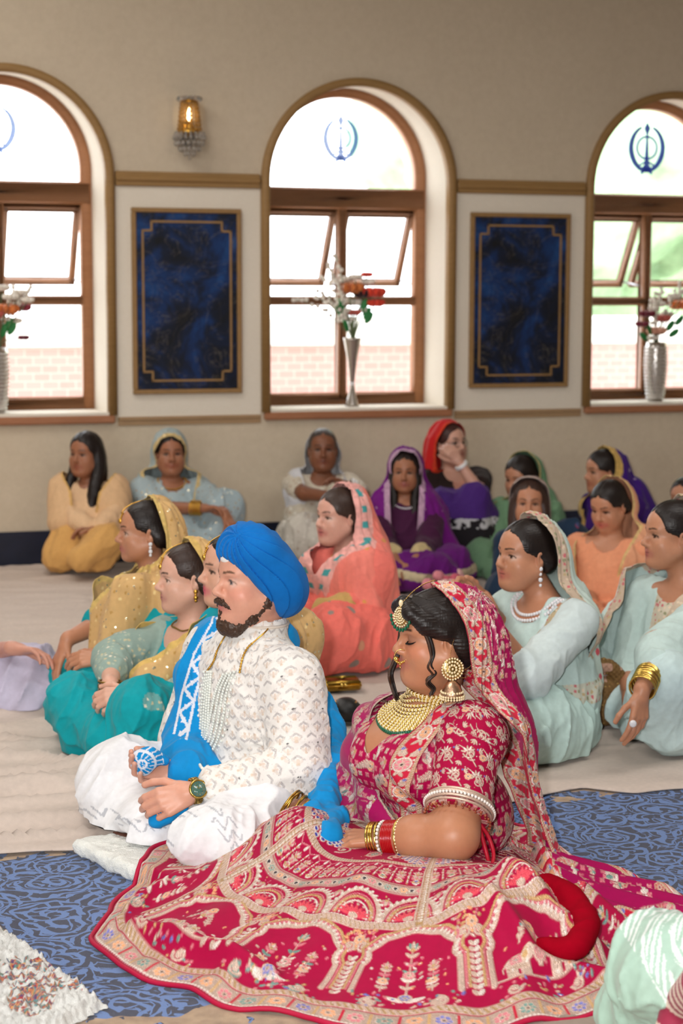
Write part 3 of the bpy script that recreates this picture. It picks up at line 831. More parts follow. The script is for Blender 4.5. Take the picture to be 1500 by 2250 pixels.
# ------------------------------------------------------------------ carpet and cloth sheets
if want('floor'):
    t = NT('blue_scroll_carpet'); o = t.obj()
    n1 = t.noise(9., 2., o); wob = t.node('ShaderNodeVectorMath', operation='MULTIPLY_ADD'); t.L(n1.outputs[1], wob.inputs[0]); wob.inputs[1].default_value = (.085, .085, 0); t.L(o, wob.inputs[2])
    def scroll(sc, k, arms):
        v = t.node('ShaderNodeTexVoronoi'); v.inputs['Scale'].default_value = sc; t.L(wob.outputs[0], v.inputs['Vector'])
        sub = t.node('ShaderNodeVectorMath', operation='SUBTRACT'); t.L(wob.outputs[0], sub.inputs[0]); t.L(v.outputs['Position'], sub.inputs[1])
        sp = t.node('ShaderNodeSeparateXYZ'); t.L(sub.outputs[0], sp.inputs[0]); an = t.math('ARCTAN2', sp.outputs[1], sp.outputs[0])
        ph = t.node('ShaderNodeSeparateColor'); t.L(v.outputs['Color'], ph.inputs[0])
        x = t.math('ADD', t.math('MULTIPLY', v.outputs['Distance'], k), t.math('ADD', t.math('MULTIPLY', an, arms), t.math('MULTIPLY', ph.outputs[0], 6.283)))
        return t.math('SINE', x)
    sA = scroll(7.0, 34., 1.); sB = scroll(11., 26., -1.)
    mm = t.math('MAXIMUM', sA, t.math('SUBTRACT', sB, .35))
    f = t.math('GREATER_THAN', t.math('ADD', mm, t.math('MULTIPLY', t.math('SUBTRACT', t.noise(60., 2., o).outputs[0], .5), .8)), .42)
    pile = t.noise(420., 2., o).outputs[0]
    blue = t.mix(pile, C(66, 98, 158), C(104, 138, 194)); navy = t.mix(pile, C(14, 22, 48), C(32, 42, 76)); c = t.mix(f, navy, blue)
    # beige leaf border along the carpet's near edge and below the sheet
    sp = t.node('ShaderNodeSeparateXYZ'); t.L(o, sp.inputs[0]); n2 = t.noise(3.2, 3., o, .6)
    tt = t.math('ADD', t.math('SUBTRACT', sp.outputs[1], t.math('MULTIPLY', sp.outputs[0], .12)), t.math('MULTIPLY', t.math('SUBTRACT', n2.outputs[0], .5), .32))
    lf = t.math('LESS_THAN', tt, 3.585); n3 = t.noise(14., 2., o); lf = t.math('MULTIPLY', lf, t.math('GREATER_THAN', n3.outputs[0], .38))
    t2 = t.math('ADD', t.math('SUBTRACT', sp.outputs[1], t.math('MULTIPLY', sp.outputs[0], .38)), t.math('MULTIPLY', t.math('SUBTRACT', n2.outputs[0], .5), .12))
    lf2 = t.math('MULTIPLY', t.math('GREATER_THAN', t2, 4.865), t.math('GREATER_THAN', n3.outputs[0], .5))
    c = t.mix(t.math('MAXIMUM', lf, lf2), c, t.mix(t.noise(22., 3., o).outputs[0], C(96, 66, 46), C(206, 176, 140)))
    t.base(c); t.set(rough=.95, sheen=.3, spec=.1); t.bump(pile, .5, .004)
    fl_ = [np.array([-6.3, -4.5, 0]), np.array([6.3, -4.5, 0]), WP(np.array([sR + .3, 0.02, 0])) if want('room') else np.array([6, 12, 0.]), WP(np.array([-5.4, 0.02, 0]))]
    tag(build('floor', fl_, [(0, 1, 2, 3)], t.m, smooth=False), 'navy carpet with pale blue scrolls covering the hall floor', 'carpet', kind='structure')

    def ground_cloth(name, label, inside, x0, x1, y0, y1, st, hfun, col, mat, z=.004):
        X = np.arange(x0, x1, st); Y = np.arange(y0, y1, st); gx, gy = np.meshgrid(X, Y, indexing='ij'); n, m = gx.shape
        P = np.stack([gx.ravel(), gy.ravel(), np.zeros(n * m)], 1); P[:, 2] = z + hfun(P)
        i = np.arange(n - 1)[:, None] * m + np.arange(m - 1)[None]; Q = np.stack([i, i + m, i + m + 1, i + 1], -1).reshape(-1, 4)
        V, Q, g = cut(P, Q, inside(P)); e = sstep(0, .03, g); V[:, 2] = .002 + (V[:, 2] - .002) * (.35 + .65 * e)
        o_ = tag(build(name, V, Q, mat, None, np.tile(col, (len(V), 1))), label, 'cloth'); return solid(o_, .003, 1.)
    edge = [onz(-300, 1905)[:2], onz(0, 1890)[:2], onz(160, 1878)[:2], onz(600, 1835)[:2], onz(1170, 1757)[:2], onz(1285, 1732)[:2], onz(1400, 1742)[:2], onz(1500, 1735)[:2], onz(1900, 1700)[:2]]
    ex = [p[0] for p in edge]; ey = [p[1] for p in edge]
    def ins(P): return np.minimum(P[:, 1] - np.interp(P[:, 0], ex, ey) + .012 * np.sin(P[:, 0] * 17), 10.17 + P[:, 0] * .325 - P[:, 1])
    def hs(P):
        x, y = P[:, 0], P[:, 1]; q = np.stack([x * .7, y * 5.5 - x * 1.2, 0 * x], 1)
        r = vnoise(q + 3.1); r2 = vnoise(np.stack([x * 2.2 + y * 1.2, y * 6.5 - x * 2.4, 0 * x + 5], 1))
        amp = .4 + .9 * sstep(-.2, -1., x) * sstep(6.6, 5.2, y)
        return amp * (1 + .8 * sstep(-.3, -.9, x)) * (.022 * (1 - np.abs(2 * r - 1)) ** 5 + .018 * (1 - np.abs(2 * r2 - 1)) ** 6 * sstep(.2, -.6, x) + .004 * vnoise(q * 3)) 
    ground_cloth('floor_sheet', 'large beige wrinkled cotton sheet spread over the carpet under the guests', ins, -4.2, 4.6, 4.4, 11.6, .017, hs, C(202, 187, 176), cloth('beige_cotton', .85, .1, 500., .15))
    e2 = [onz(1000, 2290)[:2], onz(1130, 2247)[:2], onz(1345, 2216)[:2], onz(1600, 2190)[:2]]
    def ins2(P): return np.interp(P[:, 0], [p[0] for p in e2], [p[1] for p in e2]) + .22 - P[:, 1]
    ground_cloth('floor_cloth', 'grey beige ribbed cloth under the hem at bottom right', ins2, .22, 1.6, 3.0, 4.0, .012, lambda P: .002 * vnoise(P * 8), C(158, 142, 128), cloth('ribbed_cotton', .9, .1, 700., .5))

# ------------------------------------------------------------------ marbled wall panels
if want('room'):
    t = NT('blue_marbled_paint'); o = t.obj(); n = t.noise(3.4, 5., o, .62, .6); n2 = t.noise(5.5, 4., t.mapping(o, (1, 1, 1), (0, .6, 0)), .6, 1.5)
    c = t.ramp(n.outputs[0], [(.36, C(8, 12, 20)), (.47, C(10, 24, 50)), (.56, C(12, 46, 96)), (.70, C(26, 76, 136))])
    vn = t.math('LESS_THAN', t.math('ABSOLUTE', t.math('SUBTRACT', n2.outputs[0], .5)), .006); t.base(t.mix(t.math('MULTIPLY', vn, .35), c, C(120, 110, 96))); t.set(rough=.4, spec=.35); M_marble = t.m
    M_gold = flat('gilt_line', C(150, 116, 72), .5, var=.2, scale=30.)
    for (pA, pB, lab) in (((283, 458), (528, 864), 'blue marbled wall panel between the left and middle windows'), ((1028, 465), (1242, 847), 'blue marbled wall panel between the middle and right windows')):
        s_a, z1 = wsz(*pA); s_b, z0 = wsz(*pB); cs_ = (s_a + s_b) / 2
        p = thing('wall_panel', lab, 'panel', WP(np.array([cs_, -.006, z0])))
        mb = MB(); mb.box((s_a + .01, -.018, z0 + .01), (s_b - .01, -.004, z1 - .01), WP); mb.done('board', M_marble, p, False)
        mb = MB(); fw = .026
        for a, b in (((s_a, z0), (s_b, z0 + fw)), ((s_a, z1 - fw), (s_b, z1)), ((s_a, z0 + fw), (s_a + fw, z1 - fw)), ((s_b - fw, z0 + fw), (s_b, z1 - fw))): mb.box((a[0], -.03, a[1]), (b[0], -.004, b[1]), WP, bev=.004)
        mb.done('frame', M_gold, p, False)
        mb = MB(); i0, i1, j0, j1 = s_a + .062, s_b - .062, z0 + .075, z1 - .075; nt = .05; lw = .0115
        P_ = [(i0 + nt, j0), (i1 - nt, j0), (i1 - nt, j0 + nt), (i1, j0 + nt), (i1, j1 - nt), (i1 - nt, j1 - nt), (i1 - nt, j1), (i0 + nt, j1), (i0 + nt, j1 - nt), (i0, j1 - nt), (i0, j0 + nt), (i0 + nt, j0 + nt)]
        for k in range(12):
            a, b = np.array(P_[k]), np.array(P_[(k + 1) % 12]); lo, hi = np.minimum(a, b) - lw / 2, np.maximum(a, b) + lw / 2
            mb.box((lo[0], -.022, lo[1]), (hi[0], -.017, hi[1]), WP)
        mb.done('gilt_line', M_gold, p, False)
    # crystal wall light
    s0, zt = wsz(403, 214); _, zb = wsz(403, 352)
    sc = thing('wall_sconce', 'gold and crystal wall light between the left and middle windows', 'lamp', WP(np.array([s0, 0, (zt + zb) / 2])))
    fr = np.stack([ES, -EN, UP], 1); g = metal_mat(); zz = zb + .14
    MB().lathe(WP(np.array([s0, -.0, zz + .02])), [(.0, 0), (.045, 0), (.05, .006), (.03, .018), (0, .02)], 20, ax=np.stack([ES, UP, -EN], 1)).done('backplate', g, sc)
    c0 = WP(np.array([s0, -.085, zz])); mb = MB(); mb.tube([WP(np.array([s0, 0, zz + .02])), WP(np.array([s0, -.05, zz - .01])), c0 + UP * .0], .008); mb.done('arm', g, sc)
    MB().lathe(c0, [(.062, -.008), (.066, 0), (.062, .012), (.05, .012), (.05, -.008)], 24).done('lower_ring', g, sc)
    MB().lathe(c0 + UP * .165, [(.046, 0), (.05, .004), (.047, .016), (.04, .016), (.04, 0)], 24).done('upper_ring', g, sc)
    MB().lathe(c0, [(.012, -.005), (.016, .0), (.013, .06), (.0, .062)], 12).done('candle', g, sc)
    t = NT('lit_bulb'); t.base((1, .85, .6)); t.b.inputs['Emission Color'].default_value = (1, .72, .38, 1); t.set(emis=9.)
    MB().lathe(c0 + UP * .06, [(.004, 0), (.013, .02), (.012, .04), (.002, .075)], 12).done('bulb', t.m, sc)
    cr = NT('cut_crystal'); cr.base((.95, .93, .9)); cr.set(rough=.05, trans=.85, ior=1.5); M_cr = cr.m
    amb = NT('amber_crystal'); amb.base(C(226, 170, 84)); amb.set(rough=.08, trans=.5, ior=1.5)
    mb = MB()
    for k in range(14):
        a = 2 * math.pi * k / 14
        for j in range(7): r = .062 - .016 * j / 6; mb.ball(c0 + np.array([r * math.cos(a), r * math.sin(a), .018 + j * .0225]), (.0075, .0075, .011), 6, 5)
    mb.done('bead_cage', amb.m, sc)
    mb = MB()
    up_ = MB()
    for k in range(14): a = 2 * math.pi * k / 14; up_.ball(c0 + np.array([.058 * math.cos(a), .058 * math.sin(a), .180]), (.014, .014, .014), 6, 5)
    up_.done('crystal_crown', M_cr, sc)
    for ring_, (r, z, nn) in enumerate(((.078, -.012, 18), (.085, -.03, 18), (.078, -.06, 16), (.055, -.09, 12), (.028, -.115, 7), (.0, -.135, 1))):
        for k in range(nn): a = 2 * math.pi * k / nn; mb.ball(c0 + np.array([r * math.cos(a), r * math.sin(a), z]), (.009, .009, .014), 6, 5)
    mb.done('crystal_basket', M_cr, sc)
# ------------------------------------------------------------------ embroidery: motifs stitched procedurally into a cloth-space grid
SILV = C(216, 188, 172); GOLD = C(206, 166, 116); PINK = C(222, 128, 140); TEAL = C(118, 158, 150); LAV = C(118, 122, 196); PEACH = C(240, 172, 126); CRIM = C(166, 0, 60); WHT = C(238, 226, 216); RUBY = C(196, 30, 60)

class Stitch:
    def __init__(s, w, h, res, base):
        s.res = res; s.W = int(w / res); s.H = int(h / res); s.c = np.tile(np.asarray(base, np.float32), (s.H, s.W, 1)); s.e = np.zeros((s.H, s.W), np.float32); s.h = np.zeros((s.H, s.W), np.float32)
        s.rg = np.random.default_rng(3)
    def put(s, x0, y0, x1, y1, fn, col, e=1., h=1., alpha=1.):
        r = s.res; i0, i1 = int(x0 / r) - 1, int(x1 / r) + 2; j0, j1 = max(0, int(y0 / r) - 1), min(s.H, int(y1 / r) + 2)
        if j1 <= j0 or i1 <= i0: return
        ix = np.arange(i0, i1); X, Y = np.meshgrid((ix + .5) * r, (np.arange(j0, j1) + .5) * r)
        cov = (np.clip(.5 - fn(X, Y) / r, 0, 1) * alpha).astype(np.float32)
        if not cov.any(): return
        ii = ix % s.W; sl = np.ix_(np.arange(j0, j1), ii)
        s.c[sl] = s.c[sl] * (1 - cov[..., None]) + np.asarray(col, np.float32) * cov[..., None]
        s.e[sl] = s.e[sl] * (1 - cov) + e * cov; s.h[sl] = s.h[sl] * (1 - cov) + h * cov
    def disc(s, x, y, r, col=SILV, e=1., h=1.): s.put(x - r, y - r, x + r, y + r, lambda X, Y: np.hypot(X - x, Y - y) - r, col, e, h)
    def ring(s, x, y, r, w, col=SILV, e=1., h=1.): s.put(x - r - w, y - r - w, x + r + w, y + r + w, lambda X, Y: np.abs(np.hypot(X - x, Y - y) - r) - w, col, e, h)
    def rect(s, x0, y0, x1, y1, col=SILV, e=1., h=1.): s.put(x0, y0, x1, y1, lambda X, Y: np.maximum(np.maximum(x0 - X, X - x1), np.maximum(y0 - Y, Y - y1)), col, e, h)
    def seg(s, a, b, w0, w1=None, col=SILV, e=1., h=1.):
        w1 = w0 if w1 is None else w1; a = np.asarray(a, float); b = np.asarray(b, float); ba = b - a; L = max(1e-12, ba @ ba); m = max(w0, w1)
        def fn(X, Y):
            t = np.clip(((X - a[0]) * ba[0] + (Y - a[1]) * ba[1]) / L, 0, 1)
            return np.hypot(X - a[0] - t * ba[0], Y - a[1] - t * ba[1]) - (w0 + (w1 - w0) * t)
        s.put(min(a[0], b[0]) - m, min(a[1], b[1]) - m, max(a[0], b[0]) + m, max(a[1], b[1]) + m, fn, col, e, h)
    def line(s, pts, w, w1=None, col=SILV, e=1., h=1.):
        w1 = w if w1 is None else w1; n = len(pts) - 1
        for i in range(n): s.seg(pts[i], pts[i + 1], w + (w1 - w) * i / n, w + (w1 - w) * (i + 1) / n, col, e, h)
    def leaf(s, x, y, a, L, w, col=SILV, e=1., h=1.):
        ca, sa = math.cos(a), math.sin(a)
        def fn(X, Y):
            u = (X - x) * ca + (Y - y) * sa; v = -(X - x) * sa + (Y - y) * ca; t = u / L
            return np.where((t >= 0) & (t <= 1), np.abs(v) - w * np.sqrt(np.clip(np.sin(np.pi * np.clip(t, 0, 1) ** .8), 0, 1)), 1)
        s.put(x - L, y - L, x + L, y + L, fn, col, e, h)
    def flower(s, x, y, r, n=6, col=PEACH, mid=SILV, edge=SILV):
        for k in range(n): a = 2 * math.pi * k / n; s.disc(x + .62 * r * math.cos(a), y + .62 * r * math.sin(a), .40 * r, edge); s.disc(x + .60 * r * math.cos(a), y + .60 * r * math.sin(a), .28 * r, col, .3, .7)
        s.disc(x, y, .36 * r, mid); s.disc(x, y, .16 * r, C(70, 50, 50), .2, .6)
    def lotus(s, x, y, a, r, col=SILV, c2=PINK):
        for k in (-2, 2, -1, 1, 0): s.leaf(x, y, a + k * .5, r * (1 - .1 * abs(k)), r * .2, col if k % 2 == 0 else c2)
        s.disc(x, y, r * .22, GOLD)
    def sprig(s, x, y, a, L, col=SILV, n=5, fl=None):
        ex, ey = x + L * math.cos(a), y + L * math.sin(a); s.seg((x, y), (ex, ey), .0016, .001, col)
        for k in range(n):
            t = (k + .6) / n; px, py = x + t * L * math.cos(a), y + t * L * math.sin(a)
            for q in (-1, 1): s.leaf(px, py, a + q * .85, L * .32 * (1.1 - .5 * t), L * .075, (col, SILV, TEAL)[(k + (q > 0)) % 3] if s.rg.random() < .3 else col)
        s.leaf(ex, ey, a, L * .28, L * .08, col)
        if fl is not None: s.flower(ex, ey, L * .2, 6, fl)
    def swirl(s, x, y, a, r, q=1, w=.003, col=SILV, turns=1.4):
        t = np.linspace(0, 1, 16); rr = r * (1 - t * .82); an = a + q * t * turns * 2 * math.pi
        cx, cy = x + r * math.cos(a + math.pi), y + r * math.sin(a + math.pi)
        s.line(np.stack([cx + rr * np.cos(an), cy + rr * np.sin(an)], 1), w, w * .6, col); s.disc(cx, cy, w * 1.6, col)
    def rope(s, x0, x1, y, w=.006, col=SILV, step=.011):
        s.rect(x0, y - w, x1, y + w, GOLD * .8, .8, .5); x = x0
        while x < x1: s.seg((x, y - w * .7), (x + step * .55, y + w * .7), w * .42, w * .42, col); x += step
        s.rect(x0, y - w * 1.35, x1, y - w * 1.05, col); s.rect(x0, y + w * 1.05, x1, y + w * 1.35, col)
    def beadrow(s, x0, x1, y, r=.003, col=WHT, gap=2.4):
        x = x0
        while x < x1: s.disc(x, y, r, col, .8); x += r * gap
    def fill(s, x0, y0, x1, y1, n, cols=(SILV, GOLD, PINK), r=.003):
        for k in range(n):
            x, y = s.rg.uniform(x0, x1), s.rg.uniform(y0, y1); cc = cols[int(s.rg.integers(len(cols)))]
            if s.rg.random() < .5: s.disc(x, y, r * s.rg.uniform(.6, 1.3), cc)
            else: s.leaf(x, y, s.rg.uniform(0, 6.3), r * 4, r * .9, cc)
    def medal(s, x, y, r, c1=PEACH): s.ring(x, y, r, r * .14); s.ring(x, y, r * .74, r * .1, PINK); s.flower(x, y, r * .6, 8, c1)
    def arch(s, x, y0, y1, hw, w=.007, fill=None):
        """cusped arch, apex at y0, feet at y1 (y grows towards the hem)"""
        t = np.linspace(0, 1, 26); sp = y0 + (y1 - y0) * .52
        prof = [(hw * math.sin(min(1, q * 1.25) * math.pi / 2) * (1 - .10 * abs(math.sin(q * 9.4))), y0 + (sp - y0) * (1 - math.cos(min(1, q) * math.pi / 2)) ** .8) for q in t] + [(hw, y1)]
        for q in (-1, 1):
            P = [(x + q * a, b) for a, b in prof]; s.line(P, w, w, SILV); s.line([(x + q * (a + w * 1.7), b - w * .9) for a, b in prof], w * .35, w * .35, PINK)
            s.line([(x + q * (a + w * 2.7), b - w * 1.6) for a, b in prof], w * .55, w * .55, GOLD)
            for k in range(0, len(P) - 1, 2): s.leaf(P[k][0], P[k][1], math.atan2(-1, q), w * 1.9, w * .5, WHT)
    def elephant(s, x, y, q, z=1.):
        """small embroidered elephant facing q, standing on y"""
        def f(px, py): return (x + q * px * z, y - py * z)
        E_ = lambda px, py, rx, ry, col=SILV: s.put(f(px, 0)[0] - rx * z, f(0, py)[1] - ry * z, f(px, 0)[0] + rx * z, f(0, py)[1] + ry * z, lambda X, Y: (np.hypot((X - f(px, 0)[0]) / (rx * z), (Y - f(0, py)[1]) / (ry * z)) - 1) * min(rx, ry) * z, col)
        E_(0, .050, .042, .028); E_(.042, .064, .020, .021)
        for lx in (-.030, -.012, .016, .032): s.seg(f(lx, .045), f(lx + .001, .004), .0085 * z, .0095 * z, SILV)
        s.line([f(.056, .062), f(.068, .045), f(.074, .030), f(.082, .034), f(.082, .044)], .0065 * z, .003 * z, SILV)
        s.line([f(-.040, .058), f(-.050, .042), f(-.050, .026)], .0022 * z, .0022 * z, SILV)
        E_(.030, .064, .013, .017, GOLD); s.ring(*f(.030, .064), .012 * z, .0012 * z, WHT); s.disc(*f(.050, .070), .0022 * z, C(60, 20, 30), .1)
        s.rect(*[min(f(-.022, 0)[0], f(.016, 0)[0]), y - .076 * z], max(f(-.022, 0)[0], f(.016, 0)[0]), y - .046 * z, PINK); s.medal(*f(-.003, .061), .012 * z, TEAL)
        for k in range(7): s.seg(f(-.035 + k * .01, .036), f(-.030 + k * .01, .028), .0012 * z, .0012 * z, GOLD * .6)
    def peacock(s, x, y, q, z=1.):
        for r in range(6):
            for k in range(7):
                px, py = x - q * (.02 + r * .016) * z, y + (k - 3) * (.009 + r * .0018) * z + r * .006 * z
                s.leaf(px, py, math.pi if q > 0 else 0, .017 * z, .0065 * z, WHT); s.leaf(px - q * .002 * z, py, math.pi if q > 0 else 0, .011 * z, .0034 * z, C(56, 58, 160), .2)
        s.line([(x - q * .02 * z, y), (x + q * .012 * z, y - .004 * z), (x + q * .024 * z, y - .022 * z), (x + q * .032 * z, y - .026 * z)], .012 * z, .005 * z, SILV)
        s.line([(x + q * .004 * z, y - .002 * z), (x + q * .022 * z, y - .018 * z)], .005 * z, .003 * z, C(40, 60, 170), .3); s.disc(x + q * .030 * z, y - .027 * z, .006 * z, C(40, 60, 170), .3)
        for k in (-1, 0, 1): s.seg((x + q * .030 * z, y - .031 * z), (x + q * (.030 + .007 * k) * z, y - .045 * z), .001, .002, GOLD)
    def sample(s, u, v):
        x = np.asarray(u) / s.res - .5; y = np.clip(np.asarray(v) / s.res - .5, 0, s.H - 1.001); xi = np.floor(x).astype(int); yi = y.astype(int); fx = (x - xi)[:, None]; fy = (y - yi)[:, None]
        a, b = xi % s.W, (xi + 1) % s.W
        def g(A):
            A = A if A.ndim == 3 else A[..., None]
            return (A[yi, a] * (1 - fx) + A[yi, b] * fx) * (1 - fy) + (A[yi + 1, a] * (1 - fx) + A[yi + 1, b] * fx) * fy
        return g(s.c), g(s.e)[:, 0], g(s.h)[:, 0]
    def thread(s, amt=.22):
        """stitch sheen: short light / dark thread rows inside the embroidered areas"""
        j, i = np.mgrid[0:s.H, 0:s.W]; n = s.rg.random((s.H, s.W)).astype(np.float32)
        k = 1 + amt * (np.sin((i + j) * 1.9) * .5 + (n - .5) * 1.6) * s.e; s.c *= k[..., None]
        sp = (n > .985) & (s.e > .5); s.c[sp] = C(250, 244, 240); s.c = np.clip(s.c, 0, 1); return s  # sheen and white sparkle glints go into the thread colour

def lehenga_pattern():
    H = .92; Wd = 3.3; s = Stitch(Wd, H, .0012, CRIM); PW = Wd / 6
    Y = lambda t: t * H
    # band 1: waist to peacocks
    s.fill(0, Y(.01), Wd, Y(.32), 700, (SILV, PINK, GOLD), .0022)
    for k in range(150): s.lotus(s.rg.uniform(0, Wd), s.rg.uniform(Y(.02), Y(.13)), s.rg.uniform(0, 6.3), .016)
    for p in range(6):
        x0 = p * PW
        for i, dx in enumerate((.14, .40)):
            s.peacock(x0 + dx, Y(.235), 1 if i == 0 else -1, 1.25); s.swirl(x0 + dx, Y(.30), 1.5, .03, 1 if i else -1, .004); s.sprig(x0 + dx + .02, Y(.17), -1.2, .05, SILV)
        s.medal(x0 + PW * .5, Y(.24), .026, TEAL); s.lotus(x0 + PW * .5, Y(.2), -1.57, .035); s.sprig(x0 + .03, Y(.30), -1.57, .06, PINK); s.sprig(x0 + .52, Y(.30), -1.57, .06, PINK)
    s.rope(0, Wd, Y(.335), .009)
    # band 2: columns with flowers
    y0, y1 = Y(.352), Y(.475); s.rect(0, y0, Wd, y1, CRIM, 0, 0)
    n = 66; s.fill(0, y0 + .03, Wd, y1, 1500, (PINK, C(226, 90, 120), SILV), .0018)
    for k in range(n):
        x = (k + .5) * Wd / n
        s.line([(x - Wd / n / 2, y0 + .022), (x, y0 + .004), (x + Wd / n / 2, y0 + .022)], .0022, .0022, PINK); s.leaf(x, y0 + .03, -1.57, .022, .005, WHT)
        s.beadrow(x - .0004, x + .0005, y0, .001)
        for yy in np.arange(y0 + .03, y1 - .002, .0072): s.disc(x - Wd / n / 2, yy, .0030, WHT if int(yy / .0072) % 3 else GOLD)
        s.lotus(x, y0 + .060, -1.57, .021, SILV, PINK); s.lotus(x, y0 + .088, -1.57, .022, PINK, SILV); s.disc(x, y1 - .014, .0095, (TEAL, PINK, LAV, SILV)[k % 4]); s.ring(x, y1 - .014, .0095, .0016, WHT)
        for q in (-1, 1): s.leaf(x, y0 + .072, -1.57 + q * 1.2, .018, .0045, SILV); s.leaf(x, y1 - .01, -1.57 + q * 1.1, .016, .004, GOLD)
    # band 3: jewelled border
    ya, yb = Y(.482), Y(.532); s.rect(0, ya, Wd, yb, SILV * .82, .9, .6); s.rect(0, ya + .004, Wd, ya + .007, CRIM, 0, 0); s.rect(0, yb - .007, Wd, yb - .004, CRIM, 0, 0)
    n = 74
    for k in range(n):
        x = (k + .5) * Wd / n; ym = (ya + yb) / 2; s.flower(x, ym, .0125, 6, (PEACH, PINK, TEAL)[k % 3]); s.disc(x + Wd / n / 2, ym, .0055, C(60, 52, 60), .5); s.ring(x + Wd / n / 2, ym, .0068, .0012, WHT)
    # band 4: shell arches
    y0, y1 = Y(.537), Y(.672); n = 26
    s.fill(0, y0, Wd, y1, 900, (SILV, PINK, GOLD), .0022)
    for k in range(n):
        x = (k + .5) * Wd / n; hw = Wd / n * .46
        for i, (rr, cc, wd) in enumerate(((1., SILV, .0058), (.82, PINK, .0018), (.72, GOLD, .004), (.56, WHT, .0022))):
            a = np.linspace(math.pi, 2 * math.pi, 20); s.line(np.stack([x + hw * rr * np.cos(a), y1 - .006 + (y1 - y0 - .02) * rr * np.sin(a)], 1), wd, wd, cc)
        a = np.linspace(math.pi, 2 * math.pi, 15)
        for q in a: s.leaf(x + hw * .98 * math.cos(q), y1 - .006 + (y1 - y0 - .02) * .98 * math.sin(q), q + .5, .016, .0042, WHT)
        for q in np.linspace(math.pi * 1.06, math.pi * 1.94, 9): s.leaf(x + .010 * math.cos(q), y1 - .008 + .010 * math.sin(q), q, .030, .0045, C(236, 84, 100)); s.disc(x + .045 * math.cos(q), y1 - .008 + .045 * math.sin(q), .0035, SILV)
        s.disc(x, y1 - .010, .011, SILV); s.lotus(x + Wd / n / 2, y0 + .030, 1.57, .024, SILV, PINK)
    s.rope(0, Wd, Y(.692), .010); s.beadrow(0, Wd, Y(.676), .003)
    # band 5: tall cusped arches with flowering vases, elephants in the panels between
    y0, y1 = Y(.705), Y(.925); n = 15
    for k in range(n):
        x = (k + .5) * Wd / n; hw = Wd / n * .385; xl = x - Wd / n / 2
        s.fill(xl - .032, y0 + .004, xl + .032, y0 + .050, 46, (SILV, GOLD, PINK, PEACH), .0030); s.flower(xl, y0 + .026, .0125, 7, PEACH)
        for q in (-1, 1): s.swirl(xl + q * .014, y0 + .052, 1.4, .011, q, .0024)
        for yy in np.arange(y0 + .072, y1 - .03, .0125):
            for q in (-1, 1): s.leaf(xl, yy, -1.57 + q * .75, .0135, .0042, WHT if q > 0 else SILV)
        s.arch(x, y0 + .008, y1 - .040, hw, .0050); yb_ = y1 - .014
        if k % 3 == 1:
            s.rect(x - hw, y1 - .046, x + hw, y1 - .042, SILV); s.elephant(x - .040, y1 - .046, 1, .52); s.elephant(x + .040, y1 - .046, -1, .52); s.medal(x, y1 - .074, .010, PINK)
            s.lotus(x, y0 + .082, -1.57, .026); s.flower(x, y0 + .058, .011, 7, PEACH)
            for q in (-1, 1): s.sprig(x + q * .030, y0 + .100, -1.57 - q * .5, .030, SILV, 4)
        else:
            for dx, hh in ((0, 1.), (-.040, .60), (.040, .60)):
                L = .105 * hh; yb2 = yb_ - .034; s.seg((x + dx, yb2), (x + dx, yb2 - L), .0014, .001, SILV)
                for j in range(5):
                    yy = yb2 - L * (j + .7) / 5.5
                    for q in (-1, 1): s.leaf(x + dx, yy, -1.57 + q * .95, .0150 * hh ** .5, .0034, (SILV, WHT, TEAL, PINK)[(j + k) % 4])
                s.lotus(x + dx, yb2 - L, -1.57, .019 * hh ** .5, SILV, TEAL if dx == 0 else PINK); s.flower(x + dx, yb2 - L * .45, .0105 * hh ** .4, 7, PEACH if dx else PINK)
            for q in (-1, 1): s.swirl(x + q * .050, yb_ - .014, -1.57, .014, q, .0030, TEAL if k % 2 else SILV); s.leaf(x, yb_ - .012, -1.57 + q * 1.3, .032, .0055, WHT)
            s.disc(x, yb_ - .022, .011, SILV); s.flower(x, yb_ - .022, .0095, 6, LAV)
        s.fill(x - hw * .8, y0 + .06, x + hw * .8, y1 - .05, 26, (SILV, PINK, PEACH, WHT), .0022)
        s.fill(x - hw, y1 - .038, x + hw, y1 - .004, 40, (SILV, GOLD, TEAL, LAV, PINK), .0026)
        s.swirl(x - hw * .5, y1 - .018, 0, .012, 1, .0028); s.swirl(x + hw * .5, y1 - .018, 3.1, .012, -1, .0028)
    # hem border
    s.rope(0, Wd, Y(.932), .0065); s.rect(0, Y(.944), Wd, Y(.986), SILV * .78, .9, .5); n = 84
    for k in range(n):
        x = (k + .5) * Wd / n; ym = Y(.965); s.flower(x, ym, .0135, 7, (PEACH, LAV, PEACH, PINK, TEAL)[k % 5]); s.rect(x + Wd / n / 2 - .0022, Y(.946), x + Wd / n / 2 + .0022, Y(.984), RUBY if k % 2 else GOLD, .4)
    s.beadrow(0, Wd, Y(.985), .0026)
    # panel seams
    for p in range(6):
        x = p * PW + .005; s.rect(x - .014, Y(.05), x - .009, Y(.70), SILV); s.rect(x + .009, Y(.05), x + .014, Y(.70), SILV)
        s.rect(x - .008, Y(.05), x + .008, Y(.70), GOLD * .75, .8, .4)
        for yy in np.arange(Y(.05), Y(.70), .013): s.leaf(x, yy, -1.2, .012, .004, WHT); s.leaf(x, yy, -1.94, .012, .004, SILV)
    return s.thread()

